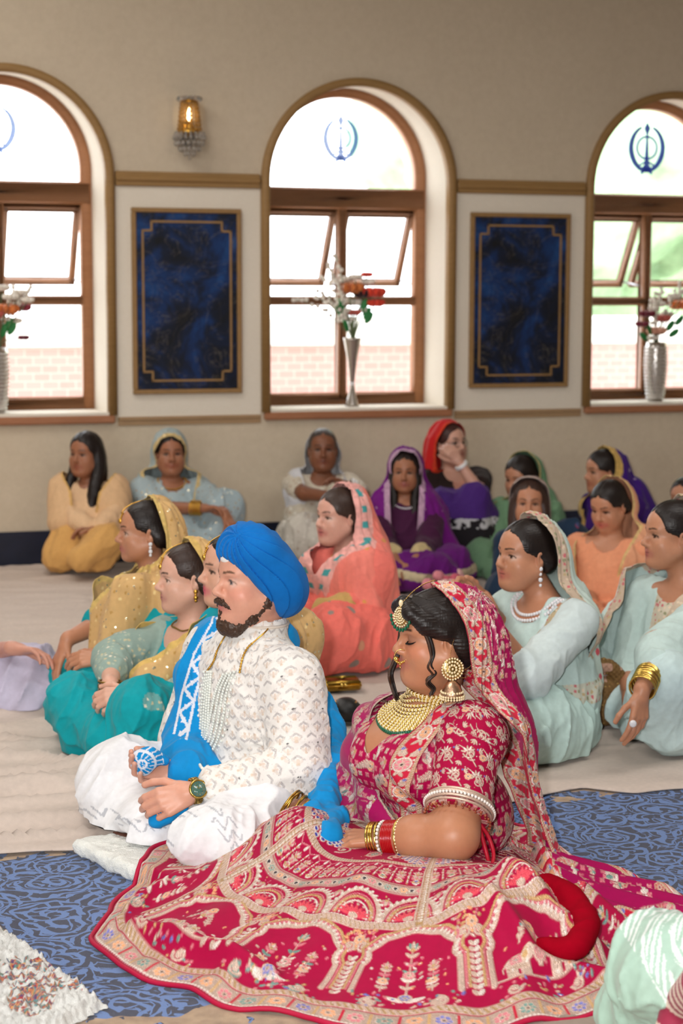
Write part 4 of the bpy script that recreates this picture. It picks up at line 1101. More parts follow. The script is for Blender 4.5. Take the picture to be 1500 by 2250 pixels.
def scroll_pattern(Wd=.60, H=.60, base=CRIM):
    """blouse: scrolls, leaves and blossoms"""
    s = Stitch(Wd, H, .001, base); step = .060; ly = step
    for j in range(int(round(H / ly))):
        for i in range(int(round(Wd / step))):
            x = (i + .5 + .5 * (j % 2)) * step; y = (j + .5) * ly; q = 1 if (i + j) % 2 else -1
            s.swirl(x + .014, y, .4 * q, .0165, q, .0021, SILV, 1.2); s.swirl(x - .016, y + .010, 2.4, .0145, -q, .0018, SILV, 1.2)
            s.line([(x - .022, y + .026), (x - .006, y + .006), (x + .010, y - .014), (x + .028, y - .024)], .0017, .0011, SILV)
            for k in range(5): a = -2.4 + k * .55; s.leaf(x + .002 + .006 * math.cos(a), y - .005 + .006 * math.sin(a), a, .0135, .0026, WHT if k % 2 else SILV)
            for k in range(4): s.leaf(x + .020, y + .020, .2 + k * .6, .0125, .0024, SILV); s.leaf(x - .024, y - .014, 2.6 + k * .6, .0115, .0022, SILV)
            if (i + 2 * j) % 3 == 0: s.flower(x + .024, y - .002, .0095, 7, PEACH)
            elif (i + j) % 2 == 0: s.flower(x + .022, y + .004, .0085, 6, PINK)
            if s.rg.random() < .6: s.disc(x - .020, y - .018, .0026, LAV)
            for k in range(5): s.disc(x + s.rg.uniform(-.03, .03), y + s.rg.uniform(-.03, .03), .0013, (WHT, GOLD)[k % 2])
    return s.thread(.2)

def trellis_pattern(Wd=.5, H=.5, base=C(172, 0, 72)):
    s = Stitch(Wd, H, .0014, base); st = .025
    for j in range(int(H / st)):
        for i in range(int(Wd / st)):
            x = (i + .5 * (j % 2)) * st; y = j * st
            for q in (0, 1.57, 3.14, 4.71): s.leaf(x, y, q + .785, .0085, .0034, PINK if (i * 7 + j * 3) % 5 else SILV)
            if (i * 3 + j * 5) % 11 == 0: s.flower(x, y, .014, 7, PEACH); s.sprig(x, y + .01, s.rg.uniform(0, 6.3), .045)
            if (i * 5 + j * 2) % 13 == 0: s.lotus(x, y, s.rg.uniform(0, 6.3), .024)
            if (i + j * 4) % 17 == 0: s.sprig(x, y, s.rg.uniform(0, 6.3), .06, WHT)
    return s.thread(.2)

def border_pattern(Wd=.5, H=.056, base=RUBY):
    """veil edging: flowers between corded edges; v runs across the band"""
    s = Stitch(Wd, H, .001, base)
    s.rect(0, 0, Wd, .003, base * .7, 0, 0); s.rope(0, Wd, .006, .0026, SILV, .006); s.rope(0, Wd, H - .006, .0026, SILV, .006)
    n = 7
    for k in range(n):
        x = (k + .5) * Wd / n; s.flower(x, H / 2, .0145, 8, (PEACH, PINK)[k % 2]); s.ring(x, H / 2, .0155, .0014, WHT)
        for q in (-1, 1):
            s.sprig(x + .018, H / 2 + q * .004, q * .55, .022); s.swirl(x + .034, H / 2 + q * .010, 0, .008, q, .002); s.disc(x + .036, H / 2 + q * .015, .0032, LAV); s.leaf(x - .016, H / 2, 3.14 + q * .7, .015, .0035, SILV)
            s.disc(x + .012, H / 2 + q * .016, .0022, WHT); s.disc(x - .012, H / 2 + q * .016, .0022, WHT)
    return s.thread(.2)

def sherwani_pattern(Wd=.48, H=.48):
    b = C(240, 236, 230); s = Stitch(Wd, H, .0012, b); G1 = C(182, 178, 178); cols, rows = 12, 16; sx, sy = Wd / cols, H / rows
    for j in range(rows):
        for i in range(cols):
            x = (i + .5 + .5 * (j % 2)) * sx; y = (j + .5) * sy; w_ = .0011
            for dy in (-.007, -.0105):
                s.line([(x - .013, y + dy + .009), (x, y + dy), (x + .013, y + dy + .009)], w_, w_, (G1, C(196, 190, 188))[dy < -.01], .6)
            if s.rg.random() < .12: continue
            for q in (-1, 1): s.leaf(x + q * .004, y + .010, -1.57 + q * .6, .013, .0032, C(232, 222, 212), .3)
            s.leaf(x, y + .012, -1.57, .015, .0032, C(230, 212, 198), .3); s.disc(x, y + .013, .0036, C(226, 206, 186), .5); s.disc(x, y - .003, .0020, C(244, 240, 236), .4)
            for k in range(5): s.disc(x + s.rg.uniform(-.02, .02), y + s.rg.uniform(-.018, .018), .0014, C(214, 208, 206), .6)
            if (i * 3 + j * 7) % 6 == 0: s.leaf(x - .003, y - .015, .2, .007, .0020, C(52, 50, 56), .4)
    return s.thread(.10)
_PAT = {}
def pat(k):
    if k not in _PAT: _PAT[k] = dict(lehenga=lehenga_pattern, scroll=scroll_pattern, trellis=trellis_pattern, border=border_pattern, sherwani=sherwani_pattern)[k]()
    return _PAT[k]

def tps(pts, smooth=1e-4):
    """height field through control points (thin plate)"""
    pts = np.asarray(pts, float); n = len(pts); X = pts[:, :2]
    def k(r2): return np.where(r2 > 1e-12, r2 * np.log(np.maximum(r2, 1e-12)), 0)
    K = k(((X[:, None] - X[None]) ** 2).sum(-1)) + smooth * np.eye(n); Pm = np.concatenate([np.ones((n, 1)), X], 1)
    A = np.block([[K, Pm], [Pm.T, np.zeros((3, 3))]]); wv = np.linalg.solve(A, np.r_[pts[:, 2], 0, 0, 0])
    def f(Q):
        out = np.empty(len(Q))
        for s0 in range(0, len(Q), 50000):
            q = Q[s0:s0 + 50000, :2]; out[s0:s0 + 50000] = k(((q[:, None] - X[None]) ** 2).sum(-1)) @ wv[:n] + wv[n] + q @ wv[n + 1:]
        return out
    return f

def hit(S, px, py, off=.003, Y0=3., Y1=8.):
    """point on a sculpted solid seen at a photo position (used once, to lay out trims on clothes)"""
    d = _ray(px, py); o = np.array([0, 0, CAM_H]); t = Y0 / d[1]
    for _ in range(160):
        p = o + d * t; e = float(S.field(p[None])[0])
        if e < .0015: return p - nz(d) * off
        t += max(.0015, e * .7) / np.linalg.norm(d)
        if t * d[1] > Y1: break
    return None
# ------------------------------------------------------------------ the groom
M_skin = skin_mat(); M_hair = hair_mat()
if want('groom'):
    # fur cushion under him
    bf = nz((-.77, -.64, 0)); lf = np.cross(UP, bf)
    c0 = onz(160, 1884); L1, L2 = .70, .78
    S = Sculpt(); cen = c0 + lf * L1 / 2 - bf * L2 / 2 + UP * .024; Rb = np.stack([lf, -bf, UP], 1)
    def slab(P, c=cen, R=Rb, hx=L1 / 2, hy=L2 / 2, hz=.022):
        q = np.abs((P - c) @ R) - np.array([hx, hy, hz]) + .018; return np.linalg.norm(np.maximum(q, 0), axis=-1) + np.minimum(q.max(-1), 0) - .018
    S.ops.append((slab, cen, .55, .01, C(240, 240, 232), False, (cen, cen + UP, .1)))
    S.folds(.010, lambda P: (vnoise(P * 130) - .5) * .8 + (vnoise(P * 28) - .5) * 1.1)
    V, Q = S.mesh(.0055, 0); V[:, 2] = np.maximum(V[:, 2], .001)
    t = NT('white_faux_fur'); n = t.noise(16., 4., t.obj()); n2 = t.noise(300., 3., t.obj())
    t.base(t.mix(t.math('MULTIPLY', n.outputs[0], .5), C(246, 246, 238), C(212, 218, 214))); t.set(rough=.9, sheen=.6, spec=.1); t.bump(n2.outputs[0], .8, .006)
    tag(build('fur_cushion', V, Q, t.m, None), 'flat white faux fur seat cushion under the man in the blue turban', 'cushion')

    def A(px, py, Y): return at(px, py, Y)
    g = thing('person', 'man in blue turban and ivory embroidered coat sitting cross-legged on white cushion', 'person', (A(560, 1760, 4.85)[0], 4.85, .05))
    sk = SKIN['groom']
    H = Head(A(556, 1274, 4.80), (-.87, -.49, .03), 1.06)
    shc = A(556, 1434, 4.83); SL = shc + .182 * lf - UP * .045; SR = shc - .185 * lf - UP * .01
    EL = A(662, 1688, 4.60); WL = A(440, 1737, 4.50); ER = A(400, 1640, 4.98); WR = A(392, 1698, 4.70)
    hip = A(592, 1745, 4.88); hL = hip + .10 * lf; hR = hip - .10 * lf
    KR = A(268, 1728, 4.86); KL = A(568, 1815, 4.55); AR = A(345, 1845, 4.62) ; AL = A(470, 1868, 4.42)
    # body: one continuous skin
    B = Sculpt(); B.ell(shc - UP * .16, (.165, .10, .20), np.stack([lf, -bf, UP], 1), .03, sk); B.cone(shc - UP * .3, hip, .12, .13, .05, sk)
    head_prims(B, H, sk, shc + UP * .015 - bf * .02, False, C(196, 112, 108), 'open', .55, C(92, 66, 50), .062, C(110, 110, 112), C(226, 140, 124), nose=1.15)
    for s_, e_, w_ in ((SL, EL, WL), (SR, ER, WR)): B.cone(s_, e_, .05, .042, .03, sk); B.cone(e_, w_, .042, .027, .02, sk)
    for h_, k_, a_ in ((hL, KL, AL), (hR, KR, AR)): B.cone(h_, k_, .075, .055, .04, sk); B.cone(k_, a_, .05, .034, .03, sk)
    nail = C(230, 186, 170); dL = nz(A(330, 1778, 4.47) - WL)
    hand(B, WL + dL * .012, dL, (-.25, .85, -.45), -1, sk, 1.06, (.72, .78, .82, .86), .015, .40, nail, .0025)
    dR = nz((-1, -.25, .02)); hand(B, WR, dR, (-.1, -.75, .75), 1, sk, 1.0, (.75, .85, .85, .8), .04, .5, nail, .0025)
    fR = A(287, 1862, 4.60); B.chain([AR, AR * .4 + fR * .6 + UP * .012, fR + UP * .004], [.034, .030, .016], .02, sk)
    for k in range(5): B.cone(fR + lf * (.012 * k - .03) * .6, fR + lf * (.015 * k - .034) + bf * (.022 - .002 * abs(k - 1)), .0105 - .001 * k, .009 - .0008 * k, .004, sk)
    fL = A(415, 1893, 4.34); B.chain([AL, AL * .5 + fL * .5, fL], [.034, .032, .02], .02, sk)
    V, Q = B.mesh(.0036, 1); c_ = B.color(V); V[:, 2] = np.maximum(V[:, 2], .057); build('body', V, Q, M_skin, g, c_)
    # hair: beard and moustache
    hc = C(70, 50, 38); Hr = Sculpt()
    Hr.ell(H(0, .064, -.112), np.array([.034, .032, .026]) * 1.04, H.R, .02, hc); Hr.ell(H(0, .075, -.088), np.array([.020, .016, .020]), H.R, .015, hc)
    for q in (-1, 1):
        Hr.chain([H(q * .004, .0985, -.050), H(q * .016, .0925, -.0535), H(q * .031, .080, -.066), H(q * .040, .074, -.070), H(q * .044, .073, -.064)], [.0065, .0078, .0060, .0035, .0016], .006, hc)
        Hr.chain([H(q * .024, .078, -.066), H(q * .026, .070, -.088)], [.0045, .008], .006, hc)
        Hr.chain([H(q * .02, .06, -.116), H(q * .053, .028, -.090), H(q * .069, -.004, -.054), H(q * .074, -.014, -.020)], [.022, .0175, .0150, .0100], .012, hc)
    Hr.ell(H(0, .058, -.122), np.array([.040, .034, .026]), H.R, .02, hc); Hr.ell(H(0, .083, -.078), np.array([.012, .012, .010]), H.R, .01, hc)
    Hr.folds(.0045, lambda P: (vnoise(P * 190) - .5) * 1.6 + (vnoise(P * 70) - .5) * .8)
    solidmesh('beard', Hr, .0021, M_hair, g, smooth=0)
    # turban
    T = Sculpt(); blue = C(0, 110, 192); tc = H(0, -.024, .024); ay = np.array([0, .62, .785]); ax_ = H.R @ nz(ay); lx = H.R[:, 0]; bx = np.cross(ax_, lx)
    RT = np.stack([lx, bx, ax_], 1); T.ell(tc, (.110, .088, .143), RT, .02, blue); T.ell(H(0, -.058, -.006), (.104, .068, .100), RT, .06, blue); T.ell(H(0, .014, .078), (.094, .070, .062), H.R, .05, blue)
    pA, pB = H(.030, .046, .086), H(-.01, -.072, -.125); dAB = nz(pB - pA); fr = frame(dAB, lx)
    def lay(P):
        q = (P - pA) @ fr; a = np.arctan2(q[..., 1], q[..., 0]); h = q[..., 2] / np.linalg.norm(pB - pA); u = a * 15 / (2 * math.pi) + 1.6 * np.sin(h * 2.4 + .4) + .25 * vnoise(P * 9); w_ = u - np.floor(u)
        return (w_ - .5) * 1.0 + .5 * np.exp(-((1 - w_) / .08) ** 2)
    T.folds(.0065, lay); T.folds(.0022, lambda P: vnoise(P * 22) * 2 - 1)
    T.half(H(0, .085, .057), H.R @ nz((0, .73, -.68)), .006)
    solidmesh('turban', T, .0021, cloth('turban_cotton', .85, .05, 1100., .15), g, soft=.002)
    Ft = Sculpt(); Ft.ell(H(0, .066, .056), np.array([.034, .026, .018]), H.R, .01); solidmesh('turban_underband', Ft, .003, cloth('plain_weave', .8), g, C(238, 232, 226))
    # coat
    K = Sculpt(); iv = C(232, 226, 216); Rt = np.stack([lf, -bf, UP], 1)
    K.ell(shc - UP * .15, (.182, .132, .225), Rt, .03); K.ell(hip + UP * .10 + bf * .02, (.178, .152, .20), Rt, .08); K.chain([SL - lf * .02, shc + UP * .0, SR + lf * .02], [.068, .074, .066], .04)
    K.cone(SL, EL, .084, .070, .03); K.cone(EL, WL + (EL - WL) * .15, .062, .045, .03); K.cone(SR, ER, .07, .06, .03)
    K.cone(hip + UP * .03, A(470, 1752, 4.66) - UP * .03, .12, .07, .06); K.cone(hip + UP * .02 + lf * .1, A(640, 1760, 4.62), .10, .06, .05)
    nb = H(0, -.030, -.118); K.cone(shc + UP * .0, nb - UP * .005, .080, .066, .02); K.cone(nb - UP * .02, nb + UP * .2, .060, .09, .008, None, True)
    K.folds(.011, drapery(10., 2., (.7, -.2, -.6), .3)); K.folds(.004, drapery(22., 5., (1, 0, .3), .3))
    V, Q = K.mesh(.0050, 1); U = K.uv(V); V, Q, U = subdiv(V, Q, U); c, e, hgt = pat('sherwani').sample(U[:, 0] + 20, np.mod(U[:, 1] + 4, .478)); V = V + vnormals(V, Q) * (hgt * .0005)[:, None]
    coat = build('sherwani_coat', V, Q, cloth('embroidered_silk', .6, .2, 900., .12, metal=True), g, c, {'emb': e})
    mb = MB(); pts = ring_pts(nb + UP * .001, UP, .073, 26, bf); mb.tube(pts, .0045, 6, closed=True); mb.done('collar_piping', flat('ivory_piping', C(222, 210, 196), .5), g)
    # trousers
    Tr = Sculpt(); wh = C(236, 236, 238)
    for h_, k_, a_, drop in ((hL, KL, AL, 0), (hR, KR, AR, 1)):
        Tr.cone(h_, k_, .115, .100, .06); Tr.cone(k_, a_, .095, .072, .05)
    Tr.cone(KR + UP * .01, A(262, 1835, 4.74) + UP * .03, .105, .07, .05); Tr.cone(AR + UP * .03, A(345, 1858, 4.56) + UP * .02, .08, .05, .05); Tr.cone(AL + UP * .02, A(440, 1890, 4.36) + UP * .05, .075, .058, .04)
    Tr.cone(KL, A(500, 1880, 4.36) + UP * .04, .10, .07, .05); Tr.ell(hip - UP * .02, (.19, .16, .13), Rt, .05)
    Tr.folds(.020, drapery(11., 4., (-.5, -.2, -.8), .3)); Tr.folds(.005, drapery(24., 2., (-.8, 0, -.5)))
    Tr.ell(fR + bf * .02, (.060, .060, .045), None, .02, None, True)
    pR = lambda P: np.abs((P - KR) @ nz(np.cross(AR - KR, UP)) + .085)
    def trc(V, c):
        k = np.linalg.norm(AR - KR); ta = (V - KR) @ nz(AR - KR); r = (V - KR) @ nz((-.55, -.75, -.30)); z = (V - A(420, 1880, 4.36)) @ nz((.1, .4, -.8))
        band = (np.abs(np.mod((V @ nz((.5, .2, -.8))) * 0 + V[:, 2], 10) - .095 - .06 * np.sin((V[:, 0] + .6) * 2)) < .014) & (V[:, 0] < -.42)
        cuff = (np.abs((V - AL) @ nz(AL - KL) - .050) < .022) & (V[:, 1] < 4.47) & (V[:, 0] > -.52)
        zz = np.abs(np.mod(V[:, 0] * 26 + V[:, 1] * 14, 1.) - .5) * 2
        lines = np.abs((V[:, 2] - .095) * 40 - zz * .9 + .4) < .16
        m = ((band | cuff) & (np.abs(zz - np.mod(V[:, 2] * 36, 1)) < .15))
        return np.where(m[:, None], C(186, 188, 194), c)
    V, Q = Tr.mesh(.0042, 1); V[:, 2] = np.maximum(V[:, 2], .057); build('trousers', V, Q, cloth('white_cotton', .75, .2, 1000., .12), g, trc(V, np.tile(wh, (len(V), 1))))
    # blue shawl over his far shoulder, arm and lap
    D = Sculpt(); az = C(0, 140, 208)
    D.chain([SR + lf * .045 + UP * .015, A(446, 1490, 4.94), A(440, 1600, 4.90), A(410, 1690, 4.80)], [.060, .066, .062, .045], .05, az)
    D.cone(A(430, 1640, 4.88), WR + (WR - A(330, 1690, 4.72)) * .5, .075, .050, .04, az); D.cone(SR + UP * .02, shc - bf * .10 + UP * .02, .06, .05, .05, az); D.cone(A(400, 1690, 4.80), A(470, 1705, 4.72), .045, .035, .04, az)
    D.folds(.016, drapery(17., 3., (-.25, 0, -1.), .18))
    e0 = np.array([A(492, 1398, 4.7), A(452, 1468, 4.7), A(425, 1560, 4.7), A(412, 1640, 4.7)])
    def dc(V, c):
        x = (V - shc) @ lf; z = V[:, 2]; xe = np.interp(z, e0[::-1, 2], ((e0 - shc) @ lf)[::-1]); 
        # embroidered edging that runs down the shawl's front edge
        X = np.interp(z, e0[::-1, 2], e0[::-1, 0]); w_ = X - V[:, 0]; band = (w_ < .052) & (V[:, 2] > .28); zz = np.abs(np.mod(z * 15, 1) - .5) * 2
        m = band & ((np.abs(w_ - .006) < .004) | (np.abs(w_ - .045) < .0035) | (np.abs((w_ - .008) / .034 - zz) < .17) | ((np.abs(w_ - .026) < .005) & (np.abs(zz - .5) < .2)))
        return np.where(m[:, None], C(222, 226, 236), c)
    V, Q = D.mesh(.0032, 1); shawl = build('shawl', V, Q, cloth('crinkled_blue_cotton', .8, .08, 900., .25, crush=.8), g, dc(V, np.tile(az, (len(V), 1))))
    D2 = Sculpt(); hx = A(724, 1838, 4.22)
    D2.chain([A(704, 1545, 4.90), A(725, 1600, 4.84), A(738, 1680, 4.66), A(716, 1765, 4.42), hx], [.026, .032, .030, .024, .016], .03, az); D2.chain([A(716, 1765, 4.42), A(690, 1790, 4.34), hx], [.018, .016, .012], .03, az); D2.chain([A(716, 1765, 4.42), A(745, 1800, 4.32), hx], [.018, .016, .012], .03, az)
    D2.cone(A(700, 1560, 4.90), A(704, 1680, 4.88), .035, .04, .04, az)
    D2.folds(.012, drapery(24., 7., (.05, -.2, -1.), .12))
    solidmesh('shawl_tail', D2, .004, cloth('crinkled_blue_cotton', .8, .08, 900., .25, crush=.8), g)
    D3 = Sculpt(); pe = A(318, 1676, 4.655); D3.ell(pe, (.036, .028, .040), None, .02, az); D3.cone(pe + np.array([.02, 0, .02]), pe + np.array([.055, .02, .0]), .022, .016, .02, az); D3.cone(A(350, 1806, 4.50), A(405, 1775, 4.50), .022, .018, .02, az); D3.cone(A(345, 1800, 4.51), A(425, 1740, 4.56), .014, .02, .02, az)
    D3.folds(.004, crumple(34., 2.))
    def d3c(V, c):
        q = V - pe; a = np.arctan2(q[:, 2], q[:, 0]); m = (np.linalg.norm(q, axis=1) < .055) & ((np.abs(np.mod(a * 1.6 + q[:, 2] * 40, 1) - .5) < .13) | (np.abs(np.mod(np.hypot(q[:, 0], q[:, 2]) * 44, 1) - .5) < .13)); return np.where(m[:, None], C(224, 228, 238), c)
    solidmesh('shawl_end', D3, .0028, cloth('crinkled_blue_cotton', .8, .08, 900., .25, crush=.8), g, colfn=d3c)
    # pearls and gold chain, laid on the coat
    pm = gem_mat('pearl', (232, 236, 228), .22); mb = MB()
    def lay_on(pts, off): return curvept([p for p in (hit(K, x, y, off, 3.8, 5.4) for x, y in pts) if p is not None], 40)
    ends = []
    for k in range(5):
        t = k / 4.; y_b = 1690 - k * 13
        pts = [(512 - k * 9 * .9 + 12, 1476 + k * 2), (508 - k * 8, 1520), (503 - k * 9.5, 1570), (490 - k * 9, 1625), (464 - k * 4, y_b - 12), (447 - k * .5, y_b), (437 + k * 4.2, y_b - 30), (437 + k * 5.2, 1600), (441 + k * 5, 1540), (449 + k * 4, 1478)]
        P = lay_on(pts, .006); beads(P, .0046, 70, mb); ends += [P[0], P[-1]]
    mb.done('pearl_necklace', pm, g)
    mb = MB()
    for pts in (((600, 1352), (590, 1382), (565, 1406), (545, 1425), (534, 1448), (528, 1478)), ((497, 1396), (486, 1415), (478, 1432), (470, 1456), (455, 1478))):
        P = lay_on(pts, .004)
        if len(P) > 4: mb.tube(P, .0022, 6); beads(P[len(P) // 2:], .0036, 12, mb)
    mb.done('gold_cord', metal_mat(), g)
    # watch and red wrist thread
    d_ = nz(EL - WL); wc = WL - d_ * .010; fr = frame(d_, (0, -.6, .8)); wt = metal_mat('watch_gold', (206, 170, 90), .25); mb = MB()
    nrm = nz(nz((.15, -.95, .35)) - d_ * (nz((.15, -.95, .35)) @ d_)); tn = np.cross(d_, nrm)
    for k in range(26):
        a = 2 * math.pi * k / 26; p = wc + .033 * (math.cos(a) * nrm + math.sin(a) * tn); rr = nz(p - wc); mb.box((-.0105, -.0036, -.002), (.0105, .0036, .002), lambda V, p=p, rr=rr: p + V @ np.stack([d_, np.cross(d_, rr), rr], 1).T, bev=.0008)
    wb = mb.done('watch', wt, g); fc = wc + nrm * .034; fr2 = np.stack([d_, np.cross(nrm, d_), nrm], 1)
    MB().lathe(fc, [(.0, 0), (.025, 0), (.0255, .006), (.023, .009), (.021, .0085), (.0, .0075)], 28, ax=fr2).done('watch_case', wt, wb)
    MB().lathe(fc + nrm * .0078, [(0, 0), (.0200, 0), (.0200, .0012), (0, .0013)], 24, ax=fr2).done('watch_dial', gem_mat('green_dial', (70, 108, 96), .1), wb)
    mb = MB(); cd = fc + nrm * .0096
    for k in range(12): a = 2 * math.pi * k / 12; v = fr2 @ np.array([math.cos(a), math.sin(a), 0]); mb.tube([cd + v * .0125, cd + v * .0158], .0006, 4)
    mb.tube([cd, cd + fr2 @ np.array([.006, .006, 0])], .0007, 4); mb.tube([cd, cd + fr2 @ np.array([-.004, .010, 0])], .0006, 4); mb.done('watch_hands', wt, wb)
    mb = MB(); mb.tube(ring_pts(WL + d_ * .026, d_, .038, 24), .0022, 6, closed=True); mb.done('wrist_thread', flat('red_thread', C(196, 40, 36), .7), g)
# ------------------------------------------------------------------ the bride
if want('bride'):
    bf = nz((-.80, -.60, 0)); lf = np.cross(UP, bf); A = at; sk = SKIN['bride']; Rt = np.stack([lf, -bf, UP], 1)
    g = thing('person', 'bride in crimson embroidered skirt and veil seated with eyes lowered', 'person', (A(960, 1900, 4.36)[0], 4.36, 0))
    H = Head(A(958, 1393, 4.38), (-.965, -.25, -.045), 1.0)
    shc = A(940, 1572, 4.42); SL = A(1044, 1618, 4.29); SR = A(842, 1602, 4.52); EL = A(1000, 1836, 4.11); WL = A(848, 1842, 4.19); WR = A(668, 1786, 4.40); ER = A(800, 1740, 4.58)
    hip = A(985, 1868, 4.44)
    B = Sculpt(); B.ell(shc - UP * .10, (.150, .105, .15), Rt, .04, sk); B.cone(SL, SR, .062, .062, .05, sk); B.cone(shc - UP * .2, hip, .12, .13, .05, sk)
    B.ell(shc - UP * .10 + bf * .085 + lf * .06, .085, None, .05, sk); B.ell(shc - UP * .10 + bf * .085 - lf * .06, .085, None, .05, sk)
    head_prims(B, H, sk, shc + UP * .02 - bf * .015, True, C(176, 92, 84), 'shut', .9, C(34, 22, 18), .056, blush=C(212, 120, 96), shadow=C(150, 104, 84), nose=.9)
    mb = MB()
    for q in (-1, 1):   # lashes of the lowered lids
        mb.tube(curvept([H(q * .0165, .0725, -.0035), H(q * .024, .0820, -.0085), H(q * .034, .0828, -.0105), H(q * .043, .0768, -.0085), H(q * .052, .0680, -.0030)], 16), [.0010, .0013, .0016, .0019, .0020, .0021, .0022, .0022, .0022, .0022, .0021, .0020, .0019, .0016, .0013, .0008], 6)
        for k in range(12): t_ = k / 11.; p_ = H(q * (.020 + .030 * t_), .0815 + .003 * math.sin(t_ * 3) - .010 * t_ ** 2, -.0085 + .004 * t_ ** 3); mb.tube([p_, p_ + H.R @ np.array([q * (.002 + .004 * t_), .0055, -.0030])], [.0011, .0004], 4)
    mb.done('eyelashes', flat('black_lash', C(14, 12, 12), .5), g)
    B.ell(H(0, .030, -.110), np.array([.050, .050, .026]), H.R, .03, sk)
    B.chain([SL, EL], [.060, .056], .03, sk); B.chain([EL, EL * .45 + WL * .55, WL], [.058, .050, .031], .03, sk); B.chain([SR, ER, WR], [.058, .048, .03], .03, sk)
    nail = C(196, 140, 116); dL = nz((-.95, .25, -.12)); hand(B, WL, dL, (-.1, .2, -.97), -1, sk, 1., (.25, .3, .35, .4), .06, .3, nail, .003)
    dR = nz((.80, -.35, -.50)); hand(B, WR, dR, (.3, -.3, -.8), 1, C(140, 92, 68), 1., (.5, .55, .6, .65), .05, .5, nail, .003)
    mehndi = C(120, 72, 50)
    B.paint(lambda P: ((np.linalg.norm(P - (WL + (EL - WL) * .28), axis=-1) < .05) & (vnoise(P * 95) > .56)) * .45, mehndi)
    solidmesh('body', B, .0031, M_skin, g)
    # hair
    hc = C(30, 22, 20); Hr = Sculpt(); hair_cap(Hr, H, hc, .078, .0, .013, True, .3); Hr.ell(H(0, -.085, -.03), np.array([.060, .05, .065]), H.R, .03, hc)
    for q in (-1, 1): Hr.chain([H(q * .012, .080, .092), H(q * .046, .078, .070), H(q * .064, .046, .042), H(q * .080, .000, .018)], [.014, .017, .016, .013], .02, hc)
    solidmesh('hair', Hr, .0026, M_hair, g)
    Lk = MB(); br = C(62, 40, 28)
    for q, pts in ((1, [(.036, .078, .086), (.058, .060, .052), (.068, .040, .006), (.072, .034, -.034), (.072, .042, -.060), (.070, .030, -.082), (.066, .046, -.102), (.066, .032, -.122), (.066, .040, -.138)]),
                   (-1, [(-.030, .088, .070), (-.056, .075, .010), (-.056, .086, -.050), (-.05, .100, -.080), (-.04, .112, -.100), (-.042, .108, -.125), (-.03, .104, -.150), (-.03, .098, -.165)])):
        for k in range(12):
            o = np.random.default_rng(k).normal(size=3) * .0018; P = curvept([H(*(np.array(p) + o * min(1, .3 + i_ * .2))) for i_, p in enumerate(pts)], 60)
            Lk.tube(P, np.interp(np.linspace(0, 1, len(P)), [0, .5, 1], [.0052, .0044, .0014]), 6, hc if k < 4 else br)
    for k in range(26): Lk.tube(curvept([H(.010 + .0012 * k, .058 - .001 * k, .107 - .0003 * k), H(.036 + .0006 * k, .070 - k * .002, .082 + k * .0005), H(.060 + .0005 * k, .050 - k * .0022, .058 + k * .0008), H(.074, .015 - k * .002, .034 + k * .001)], 14), .0026, 5, hc)
    Lk.done('loose_curls', M_hair, g, cols=True)
    # bodice with embroidered sleeves
    M_emb = cloth('embroidered_velvet', .66, .02, 900., .15, metal=True, spec=.15)
    def stitched(name, S, h, pt, oU=20., oV=5., disp=.0012, keep=None, rot=0.):
        V, Q = S.mesh(h, 1)
        if keep is not None: V, Q, gg = cut(V, Q, keep(V))
        U = S.uv(V); V, Q, U = subdiv(V, Q, U); p = pat(pt); per = p.H * p.res
        c, e, hh = p.sample(U[:, 0] + oU, np.mod(U[:, 1] + oV, per - p.res * 2)); V = V + vnormals(V, Q) * (hh * disp)[:, None]
        return build(name, V, Q, M_emb, g, c, {'emb': e})
    def neckcut(P):
        q = P - (shc + UP * .03); x = q @ lf; y = q @ bf; z = q[..., 2]; w_ = np.clip(.095 + z * .85, 0., .115)
        front = np.maximum(np.abs(x + .030) - w_, -(z + .125)); return np.where(y > -.02, front, .075 - 0 * z - np.maximum(0, z - .0) * 1.0 - (.06 - np.hypot(x, y)) * (z > -.03) * 1.0)
    K = Sculpt(); K.ell(shc - UP * .11, (.163, .118, .165), Rt, .04); K.cone(SL, SR, .070, .070, .05); K.ell(hip + UP * .10, (.185, .165, .15), Rt, .10)
    for q in (-1, 1): K.ell(shc - UP * .11 + bf * .088 + lf * .062 * q, .093, None, .05)
    K.folds(.004, crumple(10., 5.))
    stitched('bodice', K, .0050, 'trellis', keep=lambda P: np.minimum(neckcut(P), P[..., 2] - .10))
    SLv = Sculpt(); cuf = SL + (EL - SL) * .80
    SLv.cone(SL + UP * .006 - lf * .015, cuf, .083, .079, .03); SLv.ell(SL, (.088, .088, .080), Rt, .03); SLv.folds(.004, crumple(9., 8.)); SLv.half(cuf, EL - SL, .003)
    stitched('sleeve', SLv, .0034, 'scroll', oV=5.13)
    S2 = Sculpt(); S2.cone(SR, ER, .074, .066, .03); S2.folds(.004, crumple(9., 3.)); stitched('sleeve', S2, .005, 'scroll')
    ax = nz(EL - SL); mb = MB(); fr = frame(ax)
    for k, (o, r, t_) in enumerate(((-.034, .0835, .0035), (-.026, .085, .0050), (-.015, .085, .0042), (-.006, .083, .0035))): mb.tube(ring_pts(cuf + ax * o, ax, r - .003, 48), t_, 6, closed=True)
    cf = mb.done('cuff_cord', flat('silver_cord', C(214, 186, 168), .4, .5, var=.35, scale=300.), g)
    mb = MB()
    for p in ring_pts(cuf + ax * -.020, ax, .0865, 60): mb.ball(p, .0042, 6, 5)
    mb.done('cuff_beads', gem_mat('pearl', (240, 232, 224), .22), cf); mb = MB()
    for p in ring_pts(cuf + ax * .008, ax, .081, 30): mb.ball(p, .0040, 6, 5); mb.ball(p + UP * -.007, .003, 5, 4)
